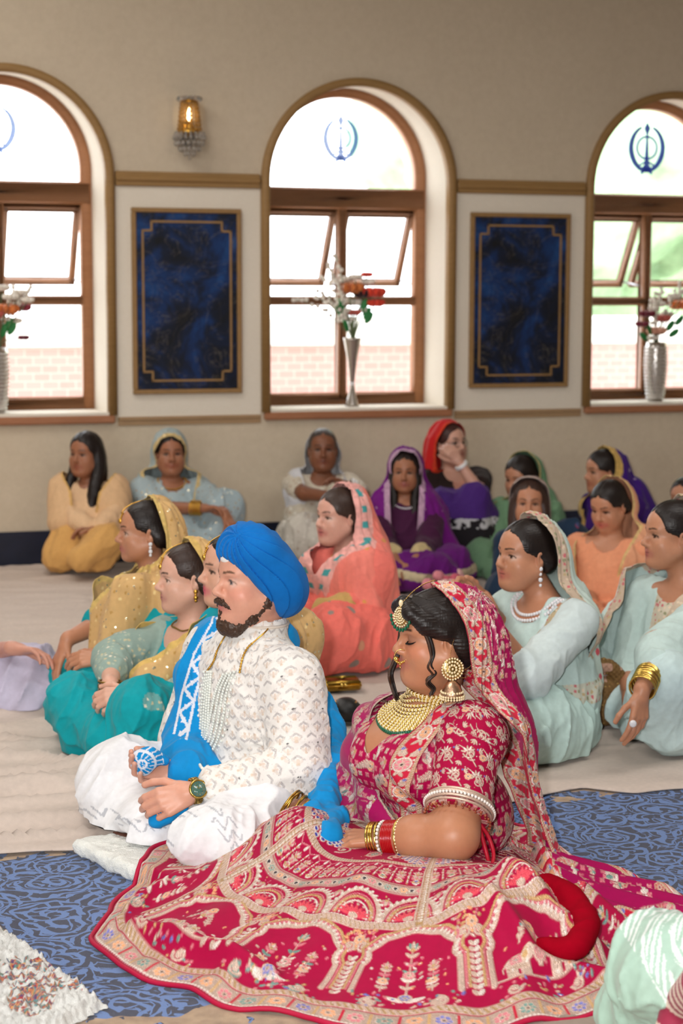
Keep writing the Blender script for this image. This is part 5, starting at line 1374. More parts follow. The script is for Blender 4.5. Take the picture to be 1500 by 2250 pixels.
    mb.done('cuff_drops', gem_mat('amber_bead', (150, 66, 40), .15), cf)
    # neckline edging
    # the crossing shoulder piece of the veil (pleated over the bodice)
    PU = Sculpt(); PU.ell(shc - UP * .11, (.174, .130, .176), Rt, .04); PU.cone(SL, SR, .079, .079, .05); PU.ell(hip + UP * .10, (.193, .174, .15), Rt, .10)
    for q in (-1, 1): PU.ell(shc - UP * .11 + bf * .088 + lf * .062 * q, .103, None, .05)
    PU.folds(.006, lambda P: np.sin(((P - shc) @ nz(lf * .9 + UP * .5 + bf * .2)) * 120 + 3 * vnoise(P * 9)) * .8)
    def pk(P):
        q = P - (shc + UP * .03); x = q @ lf; z = q[..., 2]; y = q @ bf
        lo_ = np.interp(z, [-.5, -.30, -.20, -.08, .08], [.060, .075, .088, .098, .098]); hi_ = np.interp(z, [-.5, -.3, -.18, -.05, .08], [.135, .140, .150, .150, .150])
        return np.minimum(np.minimum(x - lo_ + .015, lo_ + .042 - x), y + .10)
    V, Q = PU.mesh(.0038, 1); V, Q, gg = cut(V, Q, pk(V)); q_ = V - (shc + UP * .03); x_ = q_ @ lf; z_ = q_[:, 2]
    V, Q, x_, z_ = subdiv(V, Q, x_, z_); lo_ = np.interp(z_, [-.5, -.30, -.20, -.08, .08], [.060, .075, .088, .098, .098]) - .015; p = pat('border'); vv = np.clip((x_ - lo_) * .95, 0, .0545)
    c, e, hh = p.sample(np.mod(z_ + 5, 5) , vv); V = V + vnormals(V, Q) * (hh * .0012)[:, None]; solid(build('shoulder_pleat', V, Q, M_emb, g, c, {'emb': e}), .003, -1)
    PU2 = Sculpt(); PU2.ell(shc - UP * .13 - lf * .05, (.150, .150, .19), Rt, .05); PU2.cone(SR - UP * .0, ER + bf * .02, .082, .075, .04); PU2.cone(ER, A(775, 1800, 4.45), .07, .06, .05); PU2.ell(hip + UP * .1 - lf * .04 + bf * .03, (.17, .18, .14), Rt, .08)
    PU2.folds(.007, lambda P: np.sin(((P - shc) @ nz(lf * .6 + UP * .9)) * 75 + 3 * vnoise(P * 7)) * .7)
    def pk2(P):
        q = P - (shc + UP * .03); x = q @ lf; z = q[..., 2]
        return np.minimum(np.minimum(-.105 + .10 * np.clip(-(z + .06) / .1, 0, 1) + .17 * np.clip(-(z + .22) / .16, 0, 1) - x, P[..., 2] - .16), .06 - z + .0 * x)
    V, Q = PU2.mesh(.0045, 1); V, Q, gg = cut(V, Q, pk2(V)); U = PU2.uv(V); V, Q, U, gg = subdiv(V, Q, U, gg); p = pat('trellis'); c, e, hh = p.sample(U[:, 0] + 20, np.mod(U[:, 1] + 5, .49)); sp = vnoise(V * 55) > .63
    mg = np.tile(C(172, 0, 92), (len(V), 1)); k = (e * (vnoise(V * 16) > .52))[:, None]; c = mg * (1 - k) + c * k; c[gg < .007] = SILV
    solid(build('front_drape', V, Q, cloth('magenta_net', .6, .15, 700., .2, metal=True, alpha=.86), g, c, {'emb': np.maximum(k[:, 0], (gg < .007))}), .0015, 0)

    # ---- veil
    VS = Sculpt(); VS.ell(H(0, -.028, .028), np.array([.096, .118, .097]), H.R, .02); VS.ell(H(0, -.085, -.020), np.array([.090, .085, .115]), H.R, .05)
    VS.cone(H(0, -.105, -.06), A(1078, 1620, 4.44), .085, .105, .05); VS.cone(A(1076, 1620, 4.42), A(1098, 1850, 4.36), .105, .120, .06); VS.cone(A(1092, 1640, 4.30), A(1118, 1850, 4.22), .062, .085, .05)
    VS.ell(SL - bf * .03 + UP * .01, (.095, .098, .09), Rt, .05); VS.cone(A(1098, 1800, 4.36), A(1130, 1900, 4.36), .10, .12, .05)
    VS.folds(.007, hang(A(1050, 1600, 4.36), 22., zf=1.5)); VS.folds(.003, crumple(14.))
    zz = [.13, .11, .06, 0, -.058, -.115, -.165, -.20, -.24, -.32, -.41, -.55]; yy = [.004, -.012, -.040, -.054, -.060, -.072, -.098, -.130, -.165, -.182, -.196, -.236]
    def vg(P): L = H.loc(P); return np.minimum(np.interp(-L[..., 2], [-z for z in zz], yy) - L[..., 1], P[..., 2] - .07)
    V, Q = VS.mesh(.0042, 1); V, Q, gg = cut(V, Q, vg(V)); V, Q, gg = subdiv(V, Q, gg)
    L = H.loc(V); s_ = np.where(L[:, 2] > -.02, np.arctan2(L[:, 2] + .02, np.abs(L[:, 0]) + .02) * .12, (L[:, 2] + .02)); p = pat('border'); bw = .054
    inb = gg < bw; c, e, hh = p.sample(np.mod(s_ + 7.03 + (L[:, 0] < 0) * .03, 6), np.clip(gg, 0, .0545))
    # scattered sprays on the net
    UV = np.stack([np.arctan2(V[:, 1] - 4.36, V[:, 0] - A(1050, 1600, 4.36)[0]) * .16 + 9, V[:, 2]], 1); ps = pat('trellis'); c2, e2, h2 = ps.sample(UV[:, 0] * 1.1, np.mod(UV[:, 1] + 2, .49)); m2 = e2 * sstep(.56, .62, vnoise(V * 14 + 3.))
    net = C(176, 0, 88); c2 = net * (1 - m2[:, None]) + c2 * m2[:, None]
    col = np.where(inb[:, None], c, c2); emb = np.where(inb, e, m2); V = V + vnormals(V, Q) * (np.where(inb, hh * .0014, m2 * .0008))[:, None]
    t_ = cloth('veil_net', .6, .12, 700., .15, metal=True).copy(); t_.name = 'veil_net_sheer'
    nt = t_.node_tree; at_ = nt.nodes.new('ShaderNodeAttribute'); at_.attribute_name = 'dense'; nt.links.new(at_.outputs[2], nt.nodes['Principled BSDF'].inputs['Alpha'])
    dense = np.clip(np.where(inb, 1., .70 + m2), 0, 1)
    solid(build('veil', V, Q, t_, g, col, {'emb': emb, 'dense': dense}), .0016, 0)

    # ---- skirt: a height field around her, laid out in rings of embroidery
    cc = A(985, 1905, 4.40)[:2]; 
    hem_px = [(213, 2078), (232, 2112), (330, 2158), (430, 2192), (520, 2218), (620, 2238), (720, 2256), (850, 2274), (1000, 2278), (1150, 2262), (1340, 2222), (1450, 2180), (1500, 2110), (1450, 2020), (1380, 1965), (1290, 1915), (1180, 1872)]
    hem = [onz(x, y)[:2] for x, y in hem_px] + [np.array([cc[0] + .30, 4.80]), np.array([cc[0] + .05, 4.86]), np.array([cc[0] - .22, 4.80])] + [onz(560, 1850)[:2], onz(470, 1880)[:2], onz(350, 1918)[:2], onz(285, 1966)[:2], onz(236, 2020)[:2]]
    hem = np.array(hem); ha = np.arctan2(hem[:, 1] - cc[1], hem[:, 0] - cc[0]); hr = np.linalg.norm(hem - cc, axis=1); o = np.argsort(ha); ha, hr = ha[o], hr[o]
    def Rh(a): return np.interp(np.mod(a + math.pi, 2 * math.pi) - math.pi, np.r_[ha[-1] - 2 * math.pi, ha, ha[0] + 2 * math.pi], np.r_[hr[-1], hr, hr[0]])
    ctl = [(*h, .006) for h in hem[::1]]
    def cz(px, py, z): p = onz(px, py, z); ctl.append((p[0], p[1], z))
    for px, py, z in ((655, 1772, .225), (600, 1800, .20), (560, 1842, .15), (700, 1800, .215), (735, 1850, .165), (850, 1885, .165), (800, 1925, .165), (930, 1905, .17), (1000, 1910, .175), (1090, 1915, .185), (1170, 1925, .19), (1010, 1960, .175), (900, 1985, .13),
                      (1220, 1985, .13), (620, 1905, .13), (680, 1960, .115), (500, 1930, .10), (430, 1990, .07), (560, 2030, .075), (360, 2040, .05), (800, 2060, .085), (960, 2060, .105), (1100, 2060, .11), (700, 2130, .04), (900, 2150, .05), (1080, 2150, .06), (1250, 2120, .05), (460, 2100, .045), (1330, 2060, .06), (600, 2170, .022), (860, 2220, .022)): cz(px, py, z)
    ctl += [(cc[0], cc[1], .10), (cc[0] + .1, cc[1] + .12, .09), (cc[0] - .1, cc[1] + .12, .09), (cc[0] - .25, 4.52, .09), (cc[0] - .1, cc[1] - .08, .12)]
    zf = tps(ctl, 2e-3)
    a0, a1 = math.radians(118), math.radians(118 + 322); nA, nT = 1550, 320
    a = np.linspace(a0, a1, nA); t = np.linspace(.10, 1., nT); Ra = Rh(a)
    # soften corners of the hem outline
    kern = np.hanning(61); kern /= kern.sum(); Ra = np.convolve(np.pad(Ra, 30, mode='edge'), kern, 'valid')
    Ag, Tg = np.meshgrid(a, t, indexing='ij'); wob = .010 * np.sin(Ag * 23) + .012 * (vnoise(np.stack([Ag * 7, 0 * Ag, 0 * Ag], -1)) - .5)
    rr = Tg * (Ra[:, None] + wob * Tg ** 3); P = np.stack([cc[0] + rr * np.cos(Ag), cc[1] + rr * np.sin(Ag), 0 * rr], -1).reshape(-1, 3)
    z = np.maximum(zf(P), .004)
    def ridge(pts, h, w_):
        pts = np.array([onz(x, y, .03)[:2] for x, y in pts]); best = np.full(len(P), 9.); 
        for i in range(len(pts) - 1):
            b = pts[i + 1] - pts[i]; q = P[:, :2] - pts[i]; u = np.clip(q @ b / (b @ b), 0, 1); best = np.minimum(best, np.linalg.norm(q - u[:, None] * b, axis=1))
        return h * np.exp(-(best / w_) ** 2)
    z += ridge([(300, 2052), (420, 2090), (520, 2122), (600, 2148)], .030, .022) - ridge([(330, 2090), (460, 2130)], .012, .03) + ridge([(250, 2040), (330, 1985), (400, 1955)], .022, .02) + ridge([(280, 2010), (350, 1950)], .018, .012)
    z += ridge([(1120, 2060), (1220, 2095), (1320, 2110)], .035, .03) + ridge([(1080, 2100), (1180, 2150), (1340, 2150)], .03, .022) + ridge([(1290, 2030), (1400, 2080)], .045, .03)
    T1 = Tg.ravel(); fold = (np.sin(Ag * 31 + 3 * vnoise(np.stack([Ag * 5, Tg * 3, 0 * Ag], -1))) * .006 + .010 * (vnoise(np.stack([Ag * 9, Tg * 5, 0 * Ag], -1)) - .5)).ravel()
    z = z + fold * sstep(.35, .8, T1) * (1 - .5 * sstep(.93, 1, T1)) + .004 * (vnoise(P * 24) - .5); z = np.maximum(z, .003 + .004 * (1 - T1))
    cush = np.zeros(len(P))
    if True:
        bf0 = nz((-.77, -.64, 0)); lf0 = np.cross(UP, bf0); q = P - onz(160, 1884); u_, v_ = q @ lf0, -(q @ bf0); ins_ = np.minimum(np.minimum(u_ + .01, .71 - u_), np.minimum(v_ + .01, .79 - v_)); cush = sstep(-.02, .02, ins_) * .066
    z = np.maximum(z, cush); P[:, 2] = z
    i = np.arange(nA - 1)[:, None] * nT + np.arange(nT - 1)[None]; Q = np.stack([i, i + 1, i + nT + 1, i + nT], -1).reshape(-1, 4)[:, ::-1]
    p = pat('lehenga'); uu = Ag.ravel() * .60; c, e, hh = p.sample(uu + .02, np.interp(T1, [.10, .28, .42, .555, .665, .999], [0, .17, .335, .535, .70, .999]) * .918)
    Nn = vnormals(P, Q); 
    if Nn[:, 2].mean() < 0: Q = Q[:, ::-1]; Nn = -Nn
    P = P + Nn * (hh * .0016)[:, None]
    build('skirt', P, Q, M_emb, g, c, {'emb': e})
    mb = MB(); hp = np.stack([cc[0] + (Ra + wob[:, -1]) * np.cos(a), cc[1] + (Ra + wob[:, -1]) * np.sin(a), P.reshape(nA, nT, 3)[:, -1, 2] + .002], 1)[::6]; mb.tube(hp, .006, 6); mb.done('hem_piping', flat('crimson_piping', C(176, 0, 56), .6), g)
    # turned-back velvet fold of the skirt
    W_ = Sculpt(); rd = C(150, 2, 26)
    fl_ = [onz(1135, 1952, .135), onz(1200, 1944, .14), onz(1258, 1972, .135), onz(1292, 2026, .115), onz(1274, 2074, .095), onz(1226, 2084, .085), onz(1180, 2070, .085)]
    W_.chain(curvept(fl_, 18), np.interp(np.linspace(0, 1, len(curvept(fl_, 18))), [0, .3, .7, 1], [.012, .022, .020, .010]), .02, rd); W_.ell(onz(1212, 2014, .092), (.082, .060, .024), None, .03, rd); W_.folds(.006, drapery(18., 3., (1, .3, 0), .3))
    V, Q = W_.mesh(.004, 1); build('turned_fold', V, Q, cloth('red_velvet', .9, 0., 900., .3, spec=.05), g, rd)
    # ---- trailing veil on the floor at right
    tr_px = [(1150, 1905), (1180, 1862), (1235, 1852), (1262, 1900), (1330, 1915), (1420, 1932), (1520, 1962), (1720, 1990), (1720, 2120), (1500, 2075), (1380, 2050), (1330, 2085), (1260, 2060), (1210, 2040), (1170, 1980)]
    tp = np.array([onz(x, y, .03)[:2] for x, y in tr_px]); x0, y0 = tp.min(0); x1, y1 = tp.max(0); st = .0042
    gx, gy = np.meshgrid(np.arange(x0, x1, st), np.arange(y0, y1, st), indexing='ij'); n, m = gx.shape; P = np.stack([gx.ravel(), gy.ravel(), 0 * gx.ravel()], 1)
    inside = np.zeros(len(P), bool); dist = np.full(len(P), 9.)
    for k in range(len(tp)):
        a_, b_ = tp[k], tp[(k + 1) % len(tp)]; cr = ((a_[1] > P[:, 1]) != (b_[1] > P[:, 1])) & (P[:, 0] < (b_[0] - a_[0]) * (P[:, 1] - a_[1]) / (b_[1] - a_[1] + 1e-12) + a_[0]); inside ^= cr
        ba = b_ - a_; q = P[:, :2] - a_; u = np.clip(q @ ba / (ba @ ba), 0, 1); dist = np.minimum(dist, np.linalg.norm(q - u[:, None] * ba, axis=1))
    sd = np.where(inside, dist, -dist) + .010 * (vnoise(P * 14) - .5)
    dirn = nz((1., -.12, 0)); along = P @ dirn; acr = P @ np.array([-dirn[1], dirn[0], 0])
    base = tps([(*onz(x, y, zz_)[:2], zz_) for x, y, zz_ in ((1165, 1905, .20), (1180, 1960, .17), (1225, 1872, .075), (1250, 1960, .115), (1290, 2000, .10), (1330, 1950, .07), (1350, 2030, .075), (1420, 1960, .05), (1430, 2040, .06), (1520, 1990, .03), (1520, 2060, .04), (1700, 2000, .012), (1700, 2110, .012))], 1e-3)(P)
    zq = base + .013 * np.sin(acr * 85 + along * 6 + 4 * vnoise(P * 5)) + .012 * (vnoise(np.stack([along * 5, acr * 22, 0 * acr], 1)) - .4); zq = np.maximum(zq, .006); zq = zq * sstep(-.005, .05, sd) + .006
    P[:, 2] = zq; i = np.arange(n - 1)[:, None] * m + np.arange(m - 1)[None]; Q = np.stack([i, i + m, i + m + 1, i + 1], -1).reshape(-1, 4)
    V, Q, sd = cut(P, Q, sd); V, Q, sd = subdiv(V, Q, sd); V = lap(V, Q, 1)
    p = pat('border'); along = V @ dirn; c, e, hh = p.sample(np.mod(along + V[:, 1] * .6 + 5, 5), np.clip(sd * .9, 0, .0545)); inb = (sd < .058)
    ps = pat('trellis'); c2, e2, h2 = ps.sample(V[:, 0] + 3, np.mod(V[:, 1], .49)); m2 = e2 * sstep(.36, .44, vnoise(V * 15)); net = C(160, 0, 80); c2 = net * (1 - m2[:, None]) + c2 * m2[:, None]
    solid(build('trailing_veil', V, Q, M_emb, g, np.where(inb[:, None], c, c2), {'emb': np.where(inb, e, m2)}), .002, 0)
    # waist tie cord with tassel
    mb = MB(); cr = curvept([A(1052, 1800, 4.16), A(1066, 1850, 4.13), A(1078, 1900, 4.10), A(1074, 1935, 4.02)], 16); mb.tube(cr, .0055, 7); cr = curvept([A(1052, 1800, 4.16), A(1078, 1840, 4.13), A(1088, 1885, 4.10), A(1068, 1938, 4.00)], 16); mb.tube(cr, .005, 7)
    mb.done('tie_cord', flat('red_silk_cord', C(180, 10, 40), .5), g)

    # ---- jewellery
    G = metal_mat('polished_gold', (226, 186, 110), .22); KU = gem_mat('uncut_stone', (244, 222, 178), .10); GR = gem_mat('emerald_bead', (0, 92, 62), .1)
    # forehead ornament
    tc = H(.030, .0985, .062); fn = H.R @ nz((.45, .88, .12)); fr = frame(fn, H.R @ np.array([1., -.5, 0])); mb = MB(); sx, sz = fr[:, 0], np.cross(fn, fr[:, 0]); sz = sz if sz[2] > 0 else -sz
    MB().lathe(tc - fn * .003, [(0, 0), (.0235, 0), (.0245, .002), (.022, .004), (0, .005)], 28, ax=np.stack([sx, np.cross(fn, sx), fn], 1)).done('forehead_ornament', G, g)
    to = [o_ for o_ in g.children if o_.name.startswith('forehead_ornament')][0]; kb = MB(); gb = MB()
    for r_, n_ in ((0, 1), (.0062, 7), (.0125, 13), (.0188, 19)):
        for k in range(n_): a_ = 2 * math.pi * k / max(1, n_); kb.ball(tc + fn * .003 + (sx * math.cos(a_) + sz * math.sin(a_)) * r_, .0026, 6, 5)
    for k in range(11): a_ = math.pi * (1.02 + .96 * k / 10); q = tc + (sx * math.cos(a_) + sz * math.sin(a_)) * .0265; kb.ball(q, .0026, 6, 5); gb.ball(q + (sx * math.cos(a_) + sz * math.sin(a_)) * .008 - UP * .001, (.0040, .0040, .0058), 8, 6)
    kb.ball(tc + sz * .032 + fn * .001, (.006, .003, .009), 8, 6); kb.done('stones', KU, to); gb.done('emerald_drops', GR, to)
    mb = MB(); P = curvept([tc + sz * .036, H(.024, .086, .098), H(.016, .060, .118), H(.010, .030, .133), H(.006, .0, .140)], 20); beads(P, .0019, 30, mb, seg=5); mb.done('hair_chain', G, g)
    # nose ring with chain to the ear
    nc = H(.0165, .097, -.043); rp = ring_pts(nc, H.R @ np.array([1., .25, .1]), .0165, 28); mb = MB(); mb.tube(rp, .0012, 6, closed=True); no = mb.done('nose_ring', G, g)
    kb = MB()
    for k in range(11): q = nc + H.R @ np.array([.002, .0165 * math.cos(-2.6 + k * .23) + .002, .0165 * math.sin(-2.6 + k * .23)]); kb.ball(q, .0034, 7, 5)
    kb.ball(nc + H.R @ np.array([.002, .004, -.020]), .004, 7, 5); kb.ball(nc + H.R @ np.array([.002, .004, -.028]), .0024, 6, 5); kb.ball(nc + H.R @ np.array([.002, .013, -.006]), .0058, 8, 6); kb.done('nose_stones', metal_mat('bright_gold', (244, 206, 110), .2), no)
    ec = H(.086, -.014, -.072); mb = MB(); P = [H(.024, .088, -.052), H(.050, .064, -.068), H(.070, .040, -.071), H(.080, .014, -.060), H(.088, -.008, -.044)]; beads(curvept(P, 28), .0013, 30, mb, seg=5); P = [H(.088, -.008, -.044), H(.088, -.014, -.015), H(.084, -.03, .025)]; beads(curvept(P, 20), .0013, 20, mb, seg=5); mb.done('nose_chain', G, g)
    # ear-ring: round face, bell and fringe
    en = H.R @ nz((1., .15, 0)); ex = H.R @ np.array([0, 1., 0]); ez = np.cross(en, ex); ez = ez if ez[2] > 0 else -ez
    er = MB().lathe(ec, [(0, 0), (.028, 0), (.029, .002), (.026, .004), (0, .005)], 28, ax=np.stack([ex, np.cross(en, ex), en], 1)).done('earring', G, g); kb = MB()
    for r_, n_ in ((.0, 1), (.010, 9), (.019, 16), (.027, 24)):
        for k in range(n_): a_ = 2 * math.pi * k / n_; kb.ball(ec + en * .004 + (ex * math.cos(a_) + ez * math.sin(a_)) * r_, (.0036 if r_ < .02 else .0030), 6, 5)
    kb.done('earring_stones', KU, er); kb = MB(); bc = ec - UP * .062
    for zq_, rq, n_ in ((-.012, .030, 26), (-.006, .030, 26), (.004, .027, 22)):
        for k in range(n_): a_ = 2 * math.pi * k / n_; kb.ball(bc + np.array([rq * math.cos(a_), rq * math.sin(a_), zq_]), .0032, 6, 5)
    kb.done('bell_beads', KU, er); MB().lathe(bc, [(.004, .034), (.012, .030), (.020, .020), (.026, .006), (.030, -.006), (.028, -.008)], 24).done('earring_bell', metal_mat('rose_gold', (220, 180, 150), .35), er)
    mb = MB()
    for k in range(3): beads(curvept([ec + ez * (.006 - .008 * k), ec - ex * (.03) - UP * (.006 + .01 * k), ec - ex * .062 + UP * (.012 - .012 * k)], 14), .0013, 22, mb, seg=5)
    mb.done('earring_chains', G, er)
    # broad stone necklace with emerald fringe
    nk = shc + UP * .075; NS = Sculpt(); NS.ops = list(B.ops); fb = MB(); kb = MB(); gb = MB(); base_ = []
    rows = 14
    for r_ in range(rows):
        tq = r_ / (rows - 1.); n_ = 46 + 2 * r_
        for k in range(n_):
            a_ = -1.95 + 3.9 * k / (n_ - 1); rad = .062 + .050 * tq * (1 + .25 * math.cos(a_)); dz = -.004 - (.030 + .055 * max(0, math.cos(a_ * .8)) ** 1.2) * tq
            p_ = nk + (bf * math.cos(a_) + lf * math.sin(a_)) * rad + UP * dz
            for _ in range(14):
                d_ = float(B.field(p_[None])[0])
                if abs(d_ - .004) < .0008: break
                gr = np.array([float(B.field((p_ + e_)[None])[0]) - d_ for e_ in np.eye(3) * .002]) / .002; p_ = p_ - nz(gr) * (d_ - .004) * .8
            (kb if (k + r_) % 2 else fb).ball(p_, .0044 if r_ not in (0, 5, 9, 13) else .0052, 6, 5)
            if r_ == rows - 1 and abs(a_) < 1.5: gb.ball(p_ - UP * .007 + bf * .002, .0062, 8, 6); gb.ball(p_ - UP * .017 + bf * .003, .0055, 7, 5)
    no = fb.done('necklace', metal_mat('bright_gold', (244, 206, 110), .2), g); kb.done('necklace_stones', KU, no); gb.done('emerald_fringe', GR, no)
    # bangles
    dE = nz(EL - WL); w0 = WL + dE * .055
    bangles('gold_bangle', w0, dE, .047, 2, metal_mat('bright_gold', (244, 206, 110), .2), g, .007, .0032, .05)
    mb = MB()
    for o_ in (-.004, .012): beads(ring_pts(w0 + dE * o_, dE, .048, 40), .0030, 36, mb)
    mb.done('stone_bangle', KU, g); mb = MB()
    for k in range(7): mb.tube(ring_pts(w0 - dE * (.018 + .0045 * k), dE, .043, 28), .0026, 6, closed=True)
    mb.done('red_bangle', gem_mat('red_lacquer', (176, 14, 22), .2), g); mb = MB(); beads(ring_pts(w0 - dE * .056, dE, .041, 30), .0046, 26, mb); mb.done('pearl_bangle', gem_mat('pearl', (240, 232, 224), .22), g)
    bangles('gold_bangle', w0 - dE * .066, dE, .040, 4, metal_mat('bright_gold', (244, 206, 110), .2), g, .007, .003, .12)
    bangles('gold_bangle', WR + dR * .01, dR, .040, 8, metal_mat('antique_gold', (190, 150, 70), .3), g, .0075, .0030, .10, 4)
# ------------------------------------------------------------------ the guests
def seg_d(P, a, b):
    ba = b - a; q = P - a; u = np.clip(q @ ba / (ba @ ba), 0, 1); return np.linalg.norm(q - u[..., None] * ba, axis=-1)

def guest(label, Y, head, f, sh, hip, bf=None, s=.93, skin='tan', lip=None, hair=C(28, 20, 18), line=.070, shw=.165, h=.005, top=C(200, 200, 200), bottom=None, arms=(), legs=(), veil=None,
          thick=.010, bun=True, long=(), tfold=.006, lfold=.010, lr=(.094, .076, .058), torso=1., full=.2, topmat=None, botmat=None, smile=0., tilt=0., neck=None, decolt=.0, eye='open', base=None, faced=True, tcol=None, lcol=None, group=None, hems=None, hb=None, mat_v=None):
    """a person sitting on the floor; joints are given as (px, py, offset in depth)"""
    A = lambda q: at(q[0], q[1], Y + (q[2] if len(q) > 2 else 0.))
    f = np.asarray(f, float); bf = nz((f[0], f[1], 0)) if bf is None else nz((*bf, 0)); lf = np.cross(UP, bf); Rt = np.stack([lf, -bf, UP], 1)
    sk = SKIN[skin] if isinstance(skin, str) else skin
    S0, hp = A(sh), A(hip); g = thing('person', label, 'person', (hp[0], hp[1], 0), group)
    H = Head(A(head), f, s, roll=tilt); L = bf @ np.array([1., 0, 0])
    B = Sculpt(); B.ell(S0 - UP * .13, (shw * .86, .092 * torso, .165), Rt, .03, sk); B.cone(S0 - UP * .2, hp + UP * .04, .10, .11, .05, sk); B.cone(S0 + lf * (shw - .03) - UP * .01, S0 - lf * (shw - .03) - UP * .01, .050, .050, .04, sk)
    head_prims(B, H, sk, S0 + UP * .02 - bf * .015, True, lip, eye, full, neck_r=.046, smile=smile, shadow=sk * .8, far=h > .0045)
    K = Sculpt(); K.ell(S0 - UP * .165, (shw * .93, .108 * torso, .185), Rt, .03); K.ell(hp + UP * .09, (shw * 1.02, .135 * torso, .16), Rt, .08); K.cone(S0 + lf * (shw - .02) - UP * .012, S0 - lf * (shw - .02) - UP * .016, .050, .050, .04)
    if decolt >= 0: K.cone(S0 + UP * .04 + bf * (.02 + decolt), S0 + UP * .2 + bf * .03, .055 + decolt * .5, .08, .01, None, True)
    outs = {}
    for i, a in enumerate(arms):
        q = a.get('side', 1); s_ = A(a['sh']) if 'sh' in a else S0 + lf * q * (shw - .015) - UP * .02; e_ = A(a['el']); w_ = A(a['wr']); r = a.get('r', 1.)
        B.cone(s_, e_, .048 * r, .040 * r, .03, sk); B.cone(e_, w_, .040 * r, .026, .02, sk)
        d = nz(a['d']) if 'd' in a else nz(w_ - e_)
        if a.get('hand', True): hand(B, w_ + d * .01, d, a.get('n', (0, -.3, -1.)), a.get('th', 1), sk, a.get('hs', .95), a.get('curl', (.45, .5, .55, .6)), .06, .35)
        t = a.get('sl', .95); rs = a.get('rs', 1.)
        if t > .0:
            if t <= .5: K.cone(s_, s_ + (e_ - s_) * t * 2, .062 * rs, .060 * rs, .03)
            else: K.cone(s_, e_, .058 * rs, .054 * rs, .016); K.cone(e_, e_ + (w_ - e_) * (t - .5) * 2, .054 * rs, .045 * rs, .014)
        outs[i] = (s_, e_, w_, d)
    Lg = Sculpt(); Lg.ell(hp + UP * .02, (shw * 1.08, .15, .13), Rt, .06)
    for k in legs:
        hq = hp + lf * k.get('side', 1) * .09; kn = A(k['kn']); an = A(k['an']); r = k.get('r', 1.)
        Lg.cone(hq, kn, lr[0] * r, lr[1] * r, .045); Lg.cone(kn, an, lr[1] * r * .95, lr[2] * r, .04); B.cone(hq, kn, .055, .038, .03, sk); B.cone(kn, an, .036, .030, .03, sk)
        if 'ft' in k: ft = A(k['ft']); B.chain([an, an * .5 + ft * .5, ft], [.034, .032, .018], .02, sk)
    for c in (hems or ()): Lg.cone(A(c[0]), A(c[1]), c[2], c[3], .045)
    V, Q = B.mesh(hb or h * .95, 1); c_ = B.color(V, soft=.003); V[:, 2] = np.maximum(V[:, 2], .022); build('body', V, Q, M_skin, g, c_)
    K.folds(tfold * 2.0, drapery(13., Y, (.15, 0, 1.), .3)); K.folds(tfold * .5, drapery(27., Y + 2, (1, 0, .4), .3)); mt = topmat or cloth('soft_cloth', .8, .08, 900., .15)
    solidmesh('tunic', K, h, mt, g, top, colfn=tcol and (lambda V, c: tcol(V, c, S0, bf, lf, outs)))
    if bottom is not None or legs:
        Lg.folds(lfold * 2.1, drapery(11., Y + 3, (-.4, -.3, -.9), .28)); Lg.folds(lfold * .5, drapery(23., Y, (-.3, 0, -.9), .3))
        V, Q = Lg.mesh(h, 1); V[:, 2] = np.maximum(V[:, 2], .022); c_ = np.tile(bottom if bottom is not None else top, (len(V), 1))
        if lcol: c_ = lcol(V, c_)
        build('skirt' if botmat is None else 'trousers', V, Q, botmat or mt, g, c_)
    if hair is not None:
        Hr = Sculpt(); hair_cap(Hr, H, hair, line, .0, thick)
        if bun: Hr.ell(H(0, -.095, -.02), np.array([.045, .04, .05]) * s, H.R, .02, hair)
        for pts in long: Hr.chain(curvept([H(*p[:3]) for p in pts], 12), np.interp(np.linspace(0, 1, len(curvept([H(*p[:3]) for p in pts], 12))), np.linspace(0, 1, len(pts)), [p[3] for p in pts]), .02, hair)
        if long: Hr.folds(.003, crumple(40., 2., (1, 1, .12)))
        solidmesh('hair', Hr, h * .8, M_hair, g)
    if veil:
        v = veil; VS = Sculpt(); pk = v.get('puff', 1.); fv = nz((*(np.asarray(v.get('f', bf + nz((f[0], f[1], 0))))[:2]), 0)); HV = Head(H.c, fv, s)
        VS.ell(H(0, -.024, .034), np.array([.094, .114, .100]) * pk * s, H.R, .02); VS.ell(H(0, -.075, -.03), np.array([.085, .075, .10]) * pk * s, H.R, .05)
        VS.cone(H(0, -.080, -.06), S0 - bf * .055 + UP * .0, .078 * pk, v.get('nb', .10), .05)
        if v.get('shoulders', True): VS.ell(S0 - UP * .05 - bf * .01, (shw + .045, .125 * torso, .11), Rt, .05); VS.cone(S0 - UP * .08, hp + UP * .10, .12 * torso, .13, .06)
        for c in v.get('drape', ()): VS.cone(A(c[0]), A(c[1]), c[2], c[3], c[4] if len(c) > 4 else .05)
        VS.folds(v.get('amp', .006) * .8, hang(hp, v.get('freq', 15.), zf=2., seed=Y)); VS.folds(v.get('amp', .006) * 1.5, drapery(16., Y, (.1, .1, -1.), .16))
        yo = v.get('yo', [(.13, .018), (.06, .0), (0, -.012), (-.06, -.014), (-.12, .015), (-.2, .08), (-.4, .2)]); hw = v.get('hw', [(.13, .2), (-.12, .13), (-.25, .07), (-.38, -.02)]); hz = v.get('hem', .03)
        zz = [-p[0] for p in sorted(yo, reverse=True)]; yy = [p[1] for p in sorted(yo, reverse=True)]; z2 = [-p[0] for p in sorted(hw, reverse=True)]; w2 = [p[1] for p in sorted(hw, reverse=True)]
        cuts = [(A(c[0]), nz(c[1])) for c in v.get('cuts', ())]
